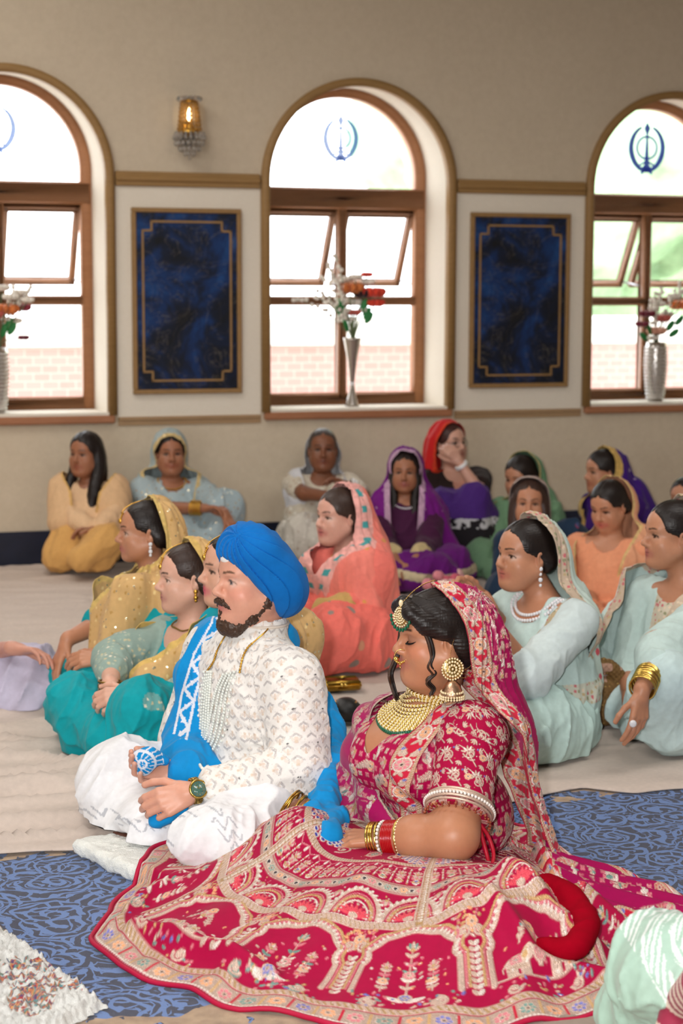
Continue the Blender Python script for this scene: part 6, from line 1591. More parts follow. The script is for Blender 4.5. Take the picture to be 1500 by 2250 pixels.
        def vg(P):
            L = HV.loc(P); g1 = np.maximum(np.interp(-L[..., 2], zz, yy) - L[..., 1], np.abs(L[..., 0] - v.get('xo', 0.)) - np.interp(-L[..., 2], z2, w2)); g1 = np.minimum(g1 * s, P[..., 2] - hz)
            for p, n in cuts: g1 = np.minimum(g1, (P - p) @ n)
            return g1
        bw, bc, vc = v.get('bw', 0.), v.get('bc', C(210, 170, 90)), v['col']
        def cf(V, c, gg):
            if v.get('pat') is not None: c = v['pat'](V, c)
            if bw: m = (gg < bw) & (V[:, 2] > hz + .02); c = np.where(m[:, None], bc * (.8 + .4 * vnoise(V * 90))[:, None], c)
            if bw and v.get('bpat') is not None: c = v['bpat'](V, c, m, gg)
            return c
        mv = mat_v or cloth('draped_net', .75, .10, 900., .15, sparkle=v.get('spark', 0.), alpha=v.get('alpha', 1.))
        sheet('head_covering', VS, h * v.get('hv', 1.), vg, mv, g, vc, cf, .002)
    outs.update(H=H, S0=S0, hp=hp, bf=bf, lf=lf, g=g, B=B, A=A, K=K); return outs

def dots(cols, sc, thr=.22, seed=0.):
    """little scattered motifs: round spots on a jittered grid"""
    rg = np.random.default_rng(int(seed * 10) + 3); T = rg.random((64, 64, 64, 4))
    def fn(V, c):
        q = V * sc + seed; I = np.floor(q).astype(int); o = T[I[:, 0] & 63, I[:, 1] & 63, I[:, 2] & 63]; d = np.linalg.norm((q - I) - (.3 + .4 * o[:, :3]), axis=1); m = (d < thr) & (o[:, 3] < .8)
        cc = np.array(cols)[(o[:, 3] * 37).astype(int) % len(cols)]; return np.where(m[:, None], cc, c)
    return fn

def earring(o, q=1, mat=None, L=.03):
    H = o['H']; mb = MB(); c = H(q * .080, -.012, -.040); 
    for k in range(4): mb.ball(c - UP * (L * k / 3.), (.0055, .0055, .006) if k % 2 else (.008, .005, .008), 7, 5)
    mb.done('earring', mat or metal_mat(), o['g'])

def necklace(o, r=.075, dz=.055, n=30, mat=None, rb=.0055, rows=1):
    mb = MB(); c = o['S0'] + UP * .055
    for k in range(rows):
        for i in range(n):
            a = -1.7 + 3.4 * i / (n - 1); p = c + (o['bf'] * math.cos(a) + o['lf'] * math.sin(a)) * (r + .014 * k + .02 * math.cos(a)) - UP * (dz * max(0, math.cos(a)) + .016 * k)
            for _ in range(8):
                d = float(o['B'].field(p[None])[0]); gr = np.array([float(o['B'].field((p + e)[None])[0]) - d for e in np.eye(3) * .002]) / .002; p = p - nz(gr) * (d - .004) * .8
            mb.ball(p, rb, 6, 5)
    mb.done('necklace', mat or metal_mat(), o['g'])

def tikka(o, mat=None, z=.062):
    H = o['H']; mb = MB()
    for k in range(5): mb.ball(H(0, .089 - .0005 * k * k, .050 + .006 * k), .0040, 6, 5)
    mb.ball(H(0, .091, .044), (.008, .005, .010), 8, 6); P = curvept([H(0, .088, .074), H(0, .072, .094), H(0, .04, .112), H(0, .0, .124)], 14); mb.tube(P, .0018, 5); mb.done('forehead_ornament', mat or metal_mat(), o['g'])

GOLDV = C(216, 176, 118); TEALD = C(0, 150, 160); MINT = C(196, 218, 214); M_sat = cloth('satin', .5, .1, 1100., .08, spec=.4)
M_crys = gem_mat('crystal_stone', (236, 236, 240), .08)
def sub_sparkle(c1, thr=.25, sc=55., seed=1.): return dots([c1], sc, thr, seed)

if want('left'):
    gold_p = lambda V, c: dots([C(240, 212, 150), C(196, 152, 84)], 42., .24, 2.)(V, c)
    # first woman from the left in gold and turquoise
    o = guest('woman in gold veil and turquoise suit, tattooed forearm resting on raised knee', 6.28, (316, 1170), (-.96, -.27, 0), (330, 1302), (350, 1545), bf=(-.75, -.66), s=.92, skin='tan', lip=C(186, 100, 96), line=.078, shw=.155, h=.0044, hb=.0034,
          top=TEALD, bottom=C(0, 158, 166), full=.0, decolt=.03, thick=.008,
          arms=[dict(side=-1, el=(222, 1372, .05), wr=(150, 1408, -.05), d=(-.35, -.3, -.9), n=(.6, .3, -.6), th=1, sl=.52, curl=(.2, .25, .3, .4)), dict(side=1, el=(310, 1452, -.22), wr=(236, 1448, -.22), d=(-1, .1, -.1), n=(0, .5, -.6), th=-1, sl=.9)],
          legs=[dict(side=-1, kn=(118, 1515, .05), an=(190, 1585, -.15), r=1.05), dict(side=1, kn=(250, 1545, -.42), an=(160, 1600, -.30))],
          veil=dict(col=GOLDV, f=(-.9, -.44), yo=[(.13, -.020), (.06, -.032), (0, -.046), (-.06, -.050), (-.10, -.02), (-.16, .05), (-.3, .22), (-.5, .3)], hw=[(.13, .2), (-.12, .12), (-.22, .06), (-.34, -.02)], bw=.018, bc=C(222, 190, 116), pat=gold_p, spark=1., alpha=.93,
                    drape=[((250, 1290, -.05), (232, 1450, -.12), .075, .055), ((365, 1310, -.1), (380, 1480, -.15), .07, .07), ((290, 1300, -.16), (250, 1430, -.2), .06, .05)], hem=.20))
    earring(o, 1, M_crys, .04); tikka(o); necklace(o, .07, .05, 28, M_crys)
    W = o[1][2]; bangles('gold_bangle', W + o[1][3] * -.01, o[1][3], .036, 6, metal_mat(), o['g'], .008, .003, .12)
    # second woman, hands clasped
    lace = dots([C(176, 190, 172), C(206, 196, 158), C(232, 226, 206)], 62., .34, 4.)
    def sleeve2(V, c, S0, bf, lf, outs):
        for i in (0, 1):
            s_, e_, w_, d = outs[i]; m = (np.minimum(seg_d(V, s_ * .85 + e_ * .15, e_), seg_d(V, e_, w_)) < .088); c = np.where(m[:, None], C(150, 172, 162), c); m2 = m & (seg_d(V, e_ * .75 + s_ * .25, w_) < .085); c = np.where(m2[:, None], lace(V, c), c)
        q = V - S0; m = (np.abs(q @ lf) < .16) & (V[:, 2] < S0[2] - .10) & (np.abs(np.abs(q @ lf) - .10) < .035); return np.where(m[:, None], lace(V, np.tile(C(70, 168, 170), (len(V), 1))), c)
    def cuff2(V, c):
        m = (vnoise(V * np.array([7, 7, 7])) > .55) & (V[:, 0] > at(318, 1560, 5.6)[0]); return np.where(m[:, None], lace(V, np.tile(C(110, 170, 168), (len(V), 1))), c)
    o = guest('woman in gold veil and turquoise suit leaning forward with hands clasped between her knees', 5.75, (410, 1270), (-.945, -.32, -.03), (418, 1402), (440, 1610), bf=(-.80, -.60), s=.94, skin=C(222, 172, 150), lip=C(186, 116, 108), hair=C(52, 36, 30), line=.076, shw=.165, h=.0044, hb=.0034,
          top=C(0, 160, 176), bottom=C(0, 158, 168), full=.1, decolt=.05, tcol=sleeve2, lcol=cuff2, torso=1.1, thick=.008,
          arms=[dict(side=-1, el=(248, 1452, .0), wr=(244, 1508, -.25), d=(.25, -.45, -.75), n=(.5, .5, -.5), th=1, sl=.72, rs=1.15, curl=(.55, .6, .6, .6)), dict(side=1, el=(418, 1532, -.30), wr=(300, 1524, -.34), d=(-1, 0, -.25), n=(-.3, .6, -.5), th=-1, sl=.62, curl=(.6, .65, .7, .7))],
          legs=[dict(side=-1, kn=(178, 1552, -.05), an=(250, 1625, -.30), r=1.1), dict(side=1, kn=(325, 1560, -.42), an=(285, 1640, -.42), r=1.0, ft=(262, 1632, -.42))],
          hems=[((170, 1560, -.1), (185, 1630, -.14), .075, .06), ((310, 1570, -.45), (300, 1650, -.47), .075, .05)],
          veil=dict(col=GOLDV, f=(-.9, -.44), yo=[(.13, .0), (.06, -.022), (0, -.042), (-.06, -.050), (-.12, -.03), (-.2, .02), (-.3, .2)], hw=[(.13, .2), (-.12, .14), (-.22, .10), (-.34, .02)], bw=.022, bc=C(216, 180, 104), pat=gold_p, spark=1., alpha=.95,
                    drape=[((356, 1385, .0), (300, 1440, -.05), .06, .05), ((330, 1410, -.0), (330, 1500, -.12), .055, .06), ((470, 1400, -.1), (480, 1520, -.1), .06, .06)], hem=.19))
    earring(o, 1); tikka(o); necklace(o, .060, .012, 40, metal_mat('dull_gold', (150, 120, 60), .4), .003)
    W = o[0][2]; bangles('bangle', W + UP * .012, UP, .037, 5, metal_mat('antique_gold', (150, 120, 60), .35), o['g'], .006, .0035, .1)
    # third woman, mostly hidden by the turban
    o = guest('dark-haired woman with pink lips and gold shawl, half hidden behind the blue turban', 5.28, (508, 1252), (-.93, -.36, 0), (540, 1380), (585, 1640), bf=(-.8, -.6), s=.92, skin=C(214, 162, 136), lip=C(206, 70, 104), line=.080, shw=.16, h=.0050, top=C(0, 150, 165), bottom=C(0, 150, 165), full=.05, decolt=.03,
          arms=[dict(side=1, el=(600, 1520, -.1), wr=(560, 1600, -.2)), dict(side=-1, el=(470, 1510, .1), wr=(500, 1600, 0))], legs=[dict(side=1, kn=(540, 1650, -.1), an=(600, 1690, -.15), r=.9), dict(side=-1, kn=(450, 1640, .25), an=(520, 1680, .1), r=.9)],
          veil=dict(col=GOLDV, f=(-.9, -.44), yo=[(.13, -.09), (.0, -.10), (-.1, -.09), (-.2, .0), (-.4, .1)], hw=[(.13, .2), (-.12, .14), (-.22, .10), (-.34, .02)], bw=.02, pat=gold_p, spark=1.,
                    drape=[((600, 1390, .05), (648, 1400, .10), .085, .075), ((640, 1390, .1), (655, 1480, .1), .075, .06), ((455, 1380, .0), (445, 1480, .05), .05, .05)], hem=.24))
    tikka(o)

if want('back'):
    pale = C(214, 206, 192)
    # by the wall, from left
    guest('woman with long black hair in peach gold shawl sitting against the wall at far left', 9.44, (187, 1000), (-.42, -.9, 0), (196, 1080), (190, 1205), bf=(-.1, -1), s=.98, skin='brown', line=.068, shw=.165, h=.0066, top=C(226, 188, 148), bottom=C(216, 166, 98), full=.3, torso=1.15, bun=False, thick=.013,
          long=[[(.06, -.02, .03, .035), (.075, -.01, -.08, .035), (.085, .06, -.22, .032), (.085, .11, -.38, .018)], [(-.06, -.02, .03, .03), (-.075, -.01, -.08, .03), (-.07, .07, -.2, .024), (-.05, .12, -.3, .014)], [(.03, -.06, .02, .04), (.05, -.05, -.12, .045), (.075, .02, -.28, .032)]],
          arms=[dict(side=-1, el=(150, 1130, -.1), wr=(195, 1165, -.22), sl=.95, d=(1, -.1, -.1)), dict(side=1, el=(250, 1130, -.1), wr=(225, 1165, -.22), sl=.95, d=(-1, -.1, 0))],
          legs=[dict(side=-1, kn=(134, 1215, -.1), an=(205, 1232, -.25), r=.95, ft=(230, 1232, -.32)), dict(side=1, kn=(232, 1190, -.28), an=(180, 1230, -.35), r=.95)],
          hems=[((150, 1180, -.12), (126, 1232, -.16), .07, .05), ((215, 1195, -.25), (222, 1228, -.28), .07, .05)],
          veil=dict(col=C(226, 186, 142), f=(-.05, -1), yo=[(.3, -.5), (-.13, -.4), (-.17, .0), (-.22, .05), (-.5, .2)], hw=[(.13, .3), (-.2, .075), (-.35, .05), (-.6, .02)], xo=.02, alpha=.94, bw=.012, bc=C(214, 170, 100), hem=.22, spark=.4, drape=[((140, 1075, 0), (140, 1150, -.1), .08, .08), ((250, 1075, 0), (250, 1150, -.1), .075, .075)]))
    bl = C(166, 182, 186)
    o = guest('smiling woman in pale blue sequinned suit and veil, hands joined on her knee', 9.60, (374, 998), (.18, -.98, .02), (376, 1072), (395, 1200), bf=(.25, -.97), s=.98, skin='brown', line=.066, shw=.165, h=.0066, top=bl, bottom=C(160, 178, 184), full=.4, torso=1.2, smile=.8, decolt=.04,
          topmat=cloth('sequinned_cloth', .7, .08, 900., .15, sparkle=1.3), arms=[dict(side=-1, el=(352, 1120, -.1), wr=(440, 1118, -.35), sl=.5, rs=1.2, d=(1, -.2, 0), r=1.15), dict(side=1, el=(462, 1100, -.1), wr=(492, 1128, -.35), sl=.8, rs=1.2, d=(.2, -.4, -.3), curl=(.7, .8, .8, .8))],
          legs=[dict(side=1, kn=(492, 1120, -.2), an=(470, 1195, -.3), r=1.15), dict(side=-1, kn=(350, 1190, -.3), an=(450, 1200, -.35), r=1.1)], hems=[((480, 1130, -.2), (490, 1190, -.25), .09, .09), ((420, 1160, -.2), (400, 1195, -.3), .1, .09)],
          veil=dict(col=C(172, 186, 186), f=(.1, -1), yo=[(.13, .075), (.06, .055), (0, .025), (-.06, .015), (-.12, .02), (-.2, .05), (-.5, .2)], hw=[(.13, .2), (-.2, .13), (-.35, .10), (-.6, .02)], bw=.022, bc=C(214, 188, 132), alpha=.88, spark=1., hem=.25, drape=[((330, 1060, 0), (322, 1150, 0), .07, .06), ((420, 1060, 0), (450, 1130, -.05), .06, .06)]))
    W = o[0][2]; bangles('gold_bangle', W, o[0][3], .038, 5, metal_mat(), o['g'], .012, .005, .1); necklace(o, .075, .05, 24)
    o = guest('grey-haired woman in white shawl and ivory suit with bare arm round her knee', 9.88, (708, 988), (.05, -.99, .05), (706, 1060), (690, 1185), bf=(.1, -1), s=1., skin='deep', hair=C(64, 54, 50), line=.066, shw=.17, h=.0066, top=C(206, 196, 178), bottom=C(204, 198, 186), full=.3, torso=1.1, thick=.007, decolt=.03,
          arms=[dict(side=-1, el=(668, 1085, -.15), wr=(735, 1092, -.3), sl=.15, d=(1, -.2, .1)), dict(side=1, el=(795, 1090, -.1), wr=(768, 1068, -.28), sl=.3, d=(-.7, -.2, .3), hs=.9)], tcol=lambda V, c, *a: dots([C(178, 150, 126), C(232, 228, 218)], 40., .3, 3.)(V, c), lcol=dots([C(170, 150, 130), C(226, 220, 210)], 36., .3, 3.),
          legs=[dict(side=1, kn=(762, 1100, -.15), an=(770, 1195, -.25), r=1.05), dict(side=-1, kn=(668, 1170, -.25), an=(730, 1200, -.3), r=1.2)], hems=[((660, 1175, -.2), (650, 1205, -.25), .09, .07)],
          veil=dict(col=C(216, 216, 220), f=(.05, -1), yo=[(.13, -.12), (.06, -.11), (0, -.09), (-.06, -.06), (-.12, .0), (-.2, .05), (-.5, .2)], hw=[(.13, .2), (-.2, .10), (-.35, .10), (-.6, .08)], alpha=.95, hem=.12, drape=[((655, 1050, 0), (648, 1160, -.05), .05, .05), ((735, 1040, -.08), (735, 1100, -.12), .03, .03)]))
    W = o[1][2]; bangles('white_bangle', W, o[1][3], .040, 3, gem_mat('ivory_bangle', (226, 224, 220), .2), o['g'], .012, .007, .05)
    pu = C(112, 8, 122)
    def purp(V, c): return np.where((vnoise(V * 60) > .93)[:, None], C(190, 150, 180), c)
    o = guest('young woman wrapped in a vivid purple veil with silver edging, facing the camera', 9.15, (889, 1036), (-.10, -.99, 0), (890, 1112), (895, 1245), bf=(0, -1), s=.90, skin='brown', line=.068, shw=.155, h=.0055, top=C(66, 16, 56), bottom=C(96, 10, 110), full=.0, bun=False, lip=C(150, 80, 76),
          long=[[(.05, -.02, .04, .03), (.066, .0, -.06, .026), (.06, .05, -.18, .02), (.05, .08, -.3, .014)], [(-.05, -.02, .04, .03), (-.066, .0, -.06, .026), (-.06, .05, -.18, .02), (-.05, .08, -.3, .014)]],
          arms=[dict(side=-1, el=(845, 1200, -.2), wr=(870, 1228, -.44), sl=.85, d=(.7, -.3, -.5)), dict(side=1, el=(942, 1200, -.2), wr=(914, 1228, -.44), sl=.85, d=(-.7, -.3, -.5), th=-1)], tcol=lambda V, c, S0, bf, lf, outs: np.where(((seg_d(V, outs[0][2], outs[0][1] * .4 + outs[0][2] * .6) < .06) | (seg_d(V, outs[1][2], outs[1][1] * .4 + outs[1][2] * .6) < .06))[:, None], C(196, 176, 130), c),
          legs=[dict(side=-1, kn=(842, 1250, -.25), an=(910, 1262, -.45), r=1.2), dict(side=1, kn=(985, 1245, -.25), an=(880, 1262, -.42), r=1.2)], hems=[((850, 1250, -.35), (960, 1258, -.4), .09, .09), ((990, 1240, -.2), (1010, 1258, -.2), .09, .07)],
          lcol=lambda V, c: np.where(((np.abs(V[:, 2] - .115 - .02 * np.sin(V[:, 0] * 9)) < .022) & (V[:, 1] < 9.0))[:, None], C(196, 182, 150) * (.7 + .6 * vnoise(V * 60))[:, None], c),
          veil=dict(col=pu, f=(-.05, -1), yo=[(.13, .045), (.06, .035), (0, .02), (-.06, .02), (-.12, .03), (-.2, .04), (-.5, .1)], hw=[(.13, .2), (.02, .085), (-.12, .085), (-.3, .075), (-.55, .05)], bw=.030, bc=C(186, 150, 176), hem=.10, pat=purp, amp=.008, alpha=.97, freq=18.,
                    drape=[((850, 1110, .0), (835, 1215, -.05), .07, .075, .08), ((930, 1110, 0), (985, 1225, -.05), .07, .085, .08), ((890, 1100, .06), (895, 1220, .1), .12, .16, .08)]))
    necklace(o, .07, .05, 24, M_crys)
    # red scarf
    o = guest('woman in a red headscarf resting her chin on her hand, purple trousers', 9.92, (988, 974), (.62, -.78, .12), (992, 1046), (1000, 1170), bf=(.25, -.97), s=1., skin=C(206, 158, 138), line=.07, shw=.175, h=.0066, top=C(40, 26, 24), bottom=C(70, 34, 116), full=.1, hair=C(60, 30, 26), decolt=.04,
          arms=[dict(side=1, el=(1050, 1078, -.25), wr=(1012, 1020, -.22), sl=.3, d=(-.5, -.1, .7), n=(-.3, .9, 0), curl=(.7, .8, .8, .8)), dict(side=-1, el=(950, 1090, -.1), wr=(968, 1084, -.3), sl=.3, d=(1, -.2, -.1))],
          tcol=lambda V, c, S0, bf, lf, outs: np.where((np.abs((V - S0) @ lf - .03) < .05)[:, None] & (((V - S0) @ bf) > .04)[:, None], np.where((V[:, 2:3] > S0[2] - .13), C(206, 150, 130), C(190, 100, 40)), c),
          legs=[dict(side=1, kn=(1040, 1098, -.35), an=(1052, 1195, -.45), r=.95), dict(side=-1, kn=(975, 1108, -.35), an=(990, 1195, -.45), r=.9)], hems=[((1010, 1150, -.35), (1040, 1195, -.4), .14, .12), ((1060, 1140, -.3), (1065, 1195, -.35), .08, .08)],
          lcol=lambda V, c: np.where((V[:, 2] < .30)[:, None], np.where(((V[:, 2] > .245) & (vnoise(V * 60) > .45))[:, None], C(196, 196, 200), C(26, 22, 28)), c),
          veil=dict(col=C(196, 26, 26), f=(.6, -.8), yo=[(.13, .03), (.06, .02), (0, .0), (-.06, .0), (-.2, .02), (-.4, .0)], hw=[(.13, .2), (-.4, .2)], hem=.44, shoulders=False, nb=.085, bw=.014, bc=C(206, 60, 30), cuts=[((960, 1046), (0, 0, 1))], drape=[((965, 990, .02), (950, 1030, -.02), .07, .05)]))
    W = o[0][2]; bangles('white_watch', W, o[0][3], .032, 2, gem_mat('white_strap', (240, 240, 240), .3), o['g'], .008, .008, .02)
    mb = MB(); H = o['H']
    for q in (-1, 1): mb.tube(ring_pts(H(q * .030, .088, .0), H.R[:, 1], .020, 20), .0016, 5, closed=True)
    mb.tube([H(-.010, .090, .002), H(.010, .090, .002)], .0014, 5); mb.tube([H(.05, .085, .003), H(.077, .0, .004)], .0014, 5); mb.tube([H(-.05, .085, .003), H(-.077, .0, .004)], .0014, 5); mb.done('spectacles', metal_mat('thin_metal', (120, 110, 106), .3), o['g'])
    gr = C(112, 150, 116)
    guest('woman in a green veil looking down, behind the woman in navy', 9.62, (1142, 1046), (-.62, -.76, -.22), (1155, 1112), (1150, 1230), bf=(-.5, -.86), s=.98, skin='tan', line=.06, shw=.17, h=.0066, top=gr, bottom=gr * .8, full=.1,
          arms=[dict(side=-1, el=(1090, 1180, -.1), wr=(1070, 1225, -.3), d=(-.6, -.3, -.5)), dict(side=1, el=(1200, 1190, -.1), wr=(1150, 1225, -.3))], legs=[dict(side=-1, kn=(1056, 1218, -.3), an=(1085, 1262, -.42), r=.85), dict(side=1, kn=(1180, 1240, -.35), an=(1100, 1262, -.45))], hems=[((1060, 1215, -.28), (1035, 1262, -.36), .06, .05)],
          veil=dict(col=C(112, 156, 118), yo=[(.13, -.02), (.06, -.03), (0, -.03), (-.06, -.02), (-.12, .02), (-.3, .1)], bw=.02, bc=C(196, 180, 120), alpha=.9, hem=.2, drape=[((1110, 1110, -.05), (1085, 1200, -.15), .07, .07), ((1190, 1100, 0), (1215, 1200, 0), .07, .07)]))
    gold_b = C(206, 170, 96)
    guest('woman in a deep violet veil with gold border, in profile by the wall', 9.6, (1322, 1032), (-.93, -.36, -.05), (1345, 1100), (1350, 1220), bf=(-.7, -.7), s=.98, skin='tan', line=.06, shw=.165, h=.0066, top=C(60, 20, 110), bottom=C(60, 20, 110), full=.1, smile=.6,
          arms=[dict(side=1, el=(1370, 1180, -.1), wr=(1320, 1210, -.2))], legs=[dict(side=1, kn=(1300, 1230, -.3), an=(1360, 1255, -.35), r=1.1), dict(side=-1, kn=(1270, 1225, 0), an=(1340, 1250, -.2))],
          veil=dict(col=C(62, 20, 122), f=(-.9, -.44), yo=[(.13, -.01), (.06, -.02), (0, -.02), (-.06, -.0), (-.12, .04), (-.25, .10), (-.5, .14)], hw=[(.13, .2), (-.14, .2), (-.4, .2)], bw=.045, bc=gold_b, hem=.12, pat=lambda V, c: np.where((vnoise(V * 40) > .93)[:, None], C(200, 180, 200), c), drape=[((1300, 1100, -.05), (1290, 1180, -.1), .06, .07), ((1390, 1080, .05), (1420, 1160, .1), .08, .1)]))
    guest('dark-haired child-sized head at the right edge of the photo behind the guests', 9.0, (1504, 1092), (-.6, -.8, 0), (1512, 1155), (1520, 1262), s=.92, skin='tan', shw=.15, h=.007, top=C(120, 60, 50), bottom=C(90, 60, 60), arms=[], legs=[dict(side=1, kn=(1470, 1265, -.2), an=(1530, 1280, -.3))], hems=None)

if want('mid'):
    # navy dress, long brown hair
    nv = C(24, 46, 70); flr = lambda V, c: np.where((vnoise(V * 13 + 4) > .74)[:, None], np.where((vnoise(V * 30) > .5)[:, None], C(150, 40, 76), C(60, 70, 110)), c)
    guest('woman with long brown hair in dusky scarf and navy floral dress facing the camera', 8.6, (1162, 1102), (-.12, -.99, 0), (1180, 1180), (1215, 1300), bf=(-.1, -1), s=.95, skin='tan', hair=C(58, 40, 34), line=.068, shw=.17, h=.0055, top=nv, bottom=nv, full=.0, bun=False, lip=C(176, 96, 92),
          long=[[(.055, -.01, .04, .032), (.072, .01, -.06, .03), (.07, .05, -.2, .026), (.06, .08, -.3, .015)], [(-.055, -.01, .04, .032), (-.072, .01, -.06, .03), (-.075, .05, -.2, .026), (-.06, .08, -.3, .015)]],
          tcol=lambda V, c, *a: flr(V, c), lcol=flr, arms=[dict(side=1, el=(1275, 1240, -.05), wr=(1240, 1290, -.25)), dict(side=-1, el=(1110, 1260, -.05), wr=(1140, 1300, -.25))], legs=[dict(side=1, kn=(1270, 1290, -.25), an=(1200, 1325, -.4), r=1.2), dict(side=-1, kn=(1110, 1300, -.25), an=(1190, 1325, -.4), r=1.1)], hems=[((1250, 1180, .0), (1285, 1260, .0), .09, .11)],
          veil=dict(col=C(150, 124, 118), f=(-.1, -1), yo=[(.13, .025), (.06, -.01), (0, -.03), (-.06, -.03), (-.12, -.02), (-.3, .0)], hw=[(.13, .2), (-.4, .2)], shoulders=False, nb=.08, bw=.010, bc=C(190, 170, 160), hem=.40, alpha=.92))
    # peach
    pe = C(232, 156, 118)
    o = guest('woman in peach suit and veil looking down, seated behind the mint-clad women', 8.05, (1336, 1108), (-.62, -.72, -.32), (1340, 1196), (1345, 1345), bf=(-.45, -.89), s=.95, skin='tan', line=.066, shw=.165, h=.005, top=pe, bottom=pe, full=.0, lip=C(196, 100, 92), decolt=.04, smile=.5,
          arms=[dict(side=-1, el=(1292, 1300, -.05), wr=(1310, 1345, -.3), sl=.55), dict(side=1, el=(1410, 1310, -.05), wr=(1360, 1345, -.3), sl=.9)], legs=[dict(side=-1, kn=(1280, 1365, -.25), an=(1350, 1390, -.4), r=1.1), dict(side=1, kn=(1410, 1350, -.3), an=(1330, 1385, -.4), r=1.1)],
          veil=dict(col=C(236, 170, 132), f=(-.5, -.87), yo=[(.13, -.035), (.06, -.05), (0, -.052), (-.06, -.045), (-.12, -.01), (-.25, .06), (-.5, .16)], hw=[(.13, .2), (-.12, .15), (-.3, .10), (-.6, .06)], bw=.012, bc=C(226, 190, 130), alpha=.93, hem=.18, drape=[((1395, 1180, 0), (1415, 1300, 0), .075, .075), ((1300, 1210, -.05), (1292, 1300, -.1), .055, .055)]))
    # coral
    co = C(242, 124, 112); dts = dots([C(226, 158, 88), C(214, 148, 90), C(150, 138, 130)], 15., .17, 5.)
    def bandp(V, c, m, gg): return np.where((m & (np.abs(gg - .045) < .014) & (np.mod(V[:, 2] * 16, 1) < .42))[:, None], C(70, 158, 160), c)
    o = guest('woman wrapped in a coral veil with pink dotted border, behind the blue turban', 7.12, (742, 1134), (-.80, -.60, 0), (765, 1232), (770, 1400), bf=(-.7, -.72), s=.95, skin=C(216, 164, 146), hair=C(60, 44, 38), line=.066, shw=.165, h=.0045, top=co, bottom=C(238, 116, 104), full=.15, lip=C(186, 96, 96),
          arms=[dict(side=1, el=(800, 1335, -.15), wr=(702, 1352, -.25), sl=.92, rs=1.3, d=(-1, 0, -.1)), dict(side=-1, el=(680, 1310, .05), wr=(670, 1360, -.1), sl=.9)], tcol=lambda V, c, S0, bf, lf, outs: np.where((seg_d(V, outs[0][2], outs[0][1] * .45 + outs[0][2] * .55) < .085)[:, None], C(196, 160, 96), dts(V, c)),
          legs=[dict(side=-1, kn=(668, 1400, .0), an=(740, 1432, -.2), r=1.2), dict(side=1, kn=(740, 1405, -.35), an=(800, 1435, -.3), r=1.3)], hems=[((800, 1400, -.2), (845, 1430, -.15), .12, .09), ((720, 1400, -.3), (700, 1435, -.35), .12, .09)], lcol=dots([C(150, 136, 128), C(216, 150, 120)], 9., .2, 2.),
          veil=dict(col=C(246, 136, 122), f=(-.8, -.6), yo=[(.13, -.015), (.06, -.015), (0, -.02), (-.06, -.015), (-.12, .02), (-.25, .11), (-.5, .2)], hw=[(.13, .2), (-.10, .12), (-.2, .02), (-.3, -.02)], bw=.085, bc=C(236, 172, 164), bpat=bandp, pat=dts, hem=.05, amp=.008,
                    drape=[((800, 1230, 0), (848, 1395, -.02), .10, .075, .08), ((690, 1240, .02), (668, 1310, .05), .06, .055), ((780, 1220, .1), (800, 1400, .1), .13, .15, .08), ((790, 1240, -.12), (800, 1330, -.15), .07, .08)]))
    # mint pair at right
    emb_c = dots([C(206, 110, 116), C(196, 172, 130), C(228, 206, 180), C(150, 150, 116)], 66., .40, 6.); red_f = dots([C(214, 86, 98)], 11., .17, 7.)
    def mint_t(V, c, S0, bf, lf, outs):
        c = np.where(((V[:, 2] < S0[2] - .22) & (V[:, 2] > .17))[:, None], emb_c(V, np.tile(C(206, 206, 190), (len(V), 1))), c)
        s_, e_, w_, d = outs[0]; m = (seg_d(V, s_, e_) < .088) | (seg_d(V, e_, w_) < .08); c = np.where(m[:, None], C(206, 220, 220), c)
        m = np.abs((V - S0) @ lf - (.125)) < .014; m &= V[:, 2] > S0[2] - .16; return np.where(m[:, None], emb_c(V, np.tile(C(190, 172, 138), (len(V), 1))), c)
    def mint_b(V, c, m, gg): return np.where(m[:, None], emb_c(V, np.tile(C(204, 182, 160), (len(V), 1))), c)
    o = guest('woman in mint suit with flower-bordered veil, raising her hands, behind the bride', 5.80, (1152, 1216), (-.86, -.50, .03), (1192, 1336), (1205, 1590), bf=(-.80, -.60), s=.97, skin='tan', line=.076, shw=.175, h=.0044, hb=.0034, top=MINT, bottom=C(186, 212, 206), full=.45, lip=C(176, 96, 88), decolt=.05, torso=1.25, thick=.009, tcol=mint_t,
          arms=[dict(side=1, el=(1165, 1486, -.30), wr=(1098, 1388, -.30), sl=.62, rs=1.12, d=(-.5, -.1, .8), n=(-.6, .6, 0), th=-1, r=1.15), dict(side=-1, el=(1105, 1400, .1), wr=(1062, 1312, .0), sl=.4, d=(-.8, -.2, .5), n=(.2, -.6, -.6), curl=(.8, .85, .9, .9), r=1.1)],
          legs=[dict(side=1, kn=(1150, 1610, -.35), an=(1240, 1630, -.20), r=1.0), dict(side=-1, kn=(1060, 1600, .1), an=(1160, 1635, -.05), r=1.)], hems=[((1160, 1570, -.25), (1215, 1600, -.2), .11, .11), ((1200, 1590, -.25), (1225, 1630, -.25), .085, .05)],
          veil=dict(col=C(204, 222, 214), f=(-.83, -.55), yo=[(.13, -.015), (.06, -.045), (0, -.060), (-.06, -.060), (-.12, -.07), (-.2, -.10), (-.4, -.14)], hw=[(.13, .2), (-.5, .3)], bw=.055, bc=C(204, 182, 160), bpat=mint_b, pat=red_f, hem=.13, alpha=.96, puff=1.02,
                    drape=[((1235, 1320, .1), (1280, 1500, .1), .075, .06), ((1215, 1320, .12), (1230, 1470, .14), .10, .10), ((1262, 1450, .06), (1285, 1520, .04), .05, .035)]))
    earring(o, 1, M_crys, .055); necklace(o, .082, .055, 34, M_crys, .0062, 2)
    red_f2 = dots([C(210, 74, 90)], 9., .16, 9.)
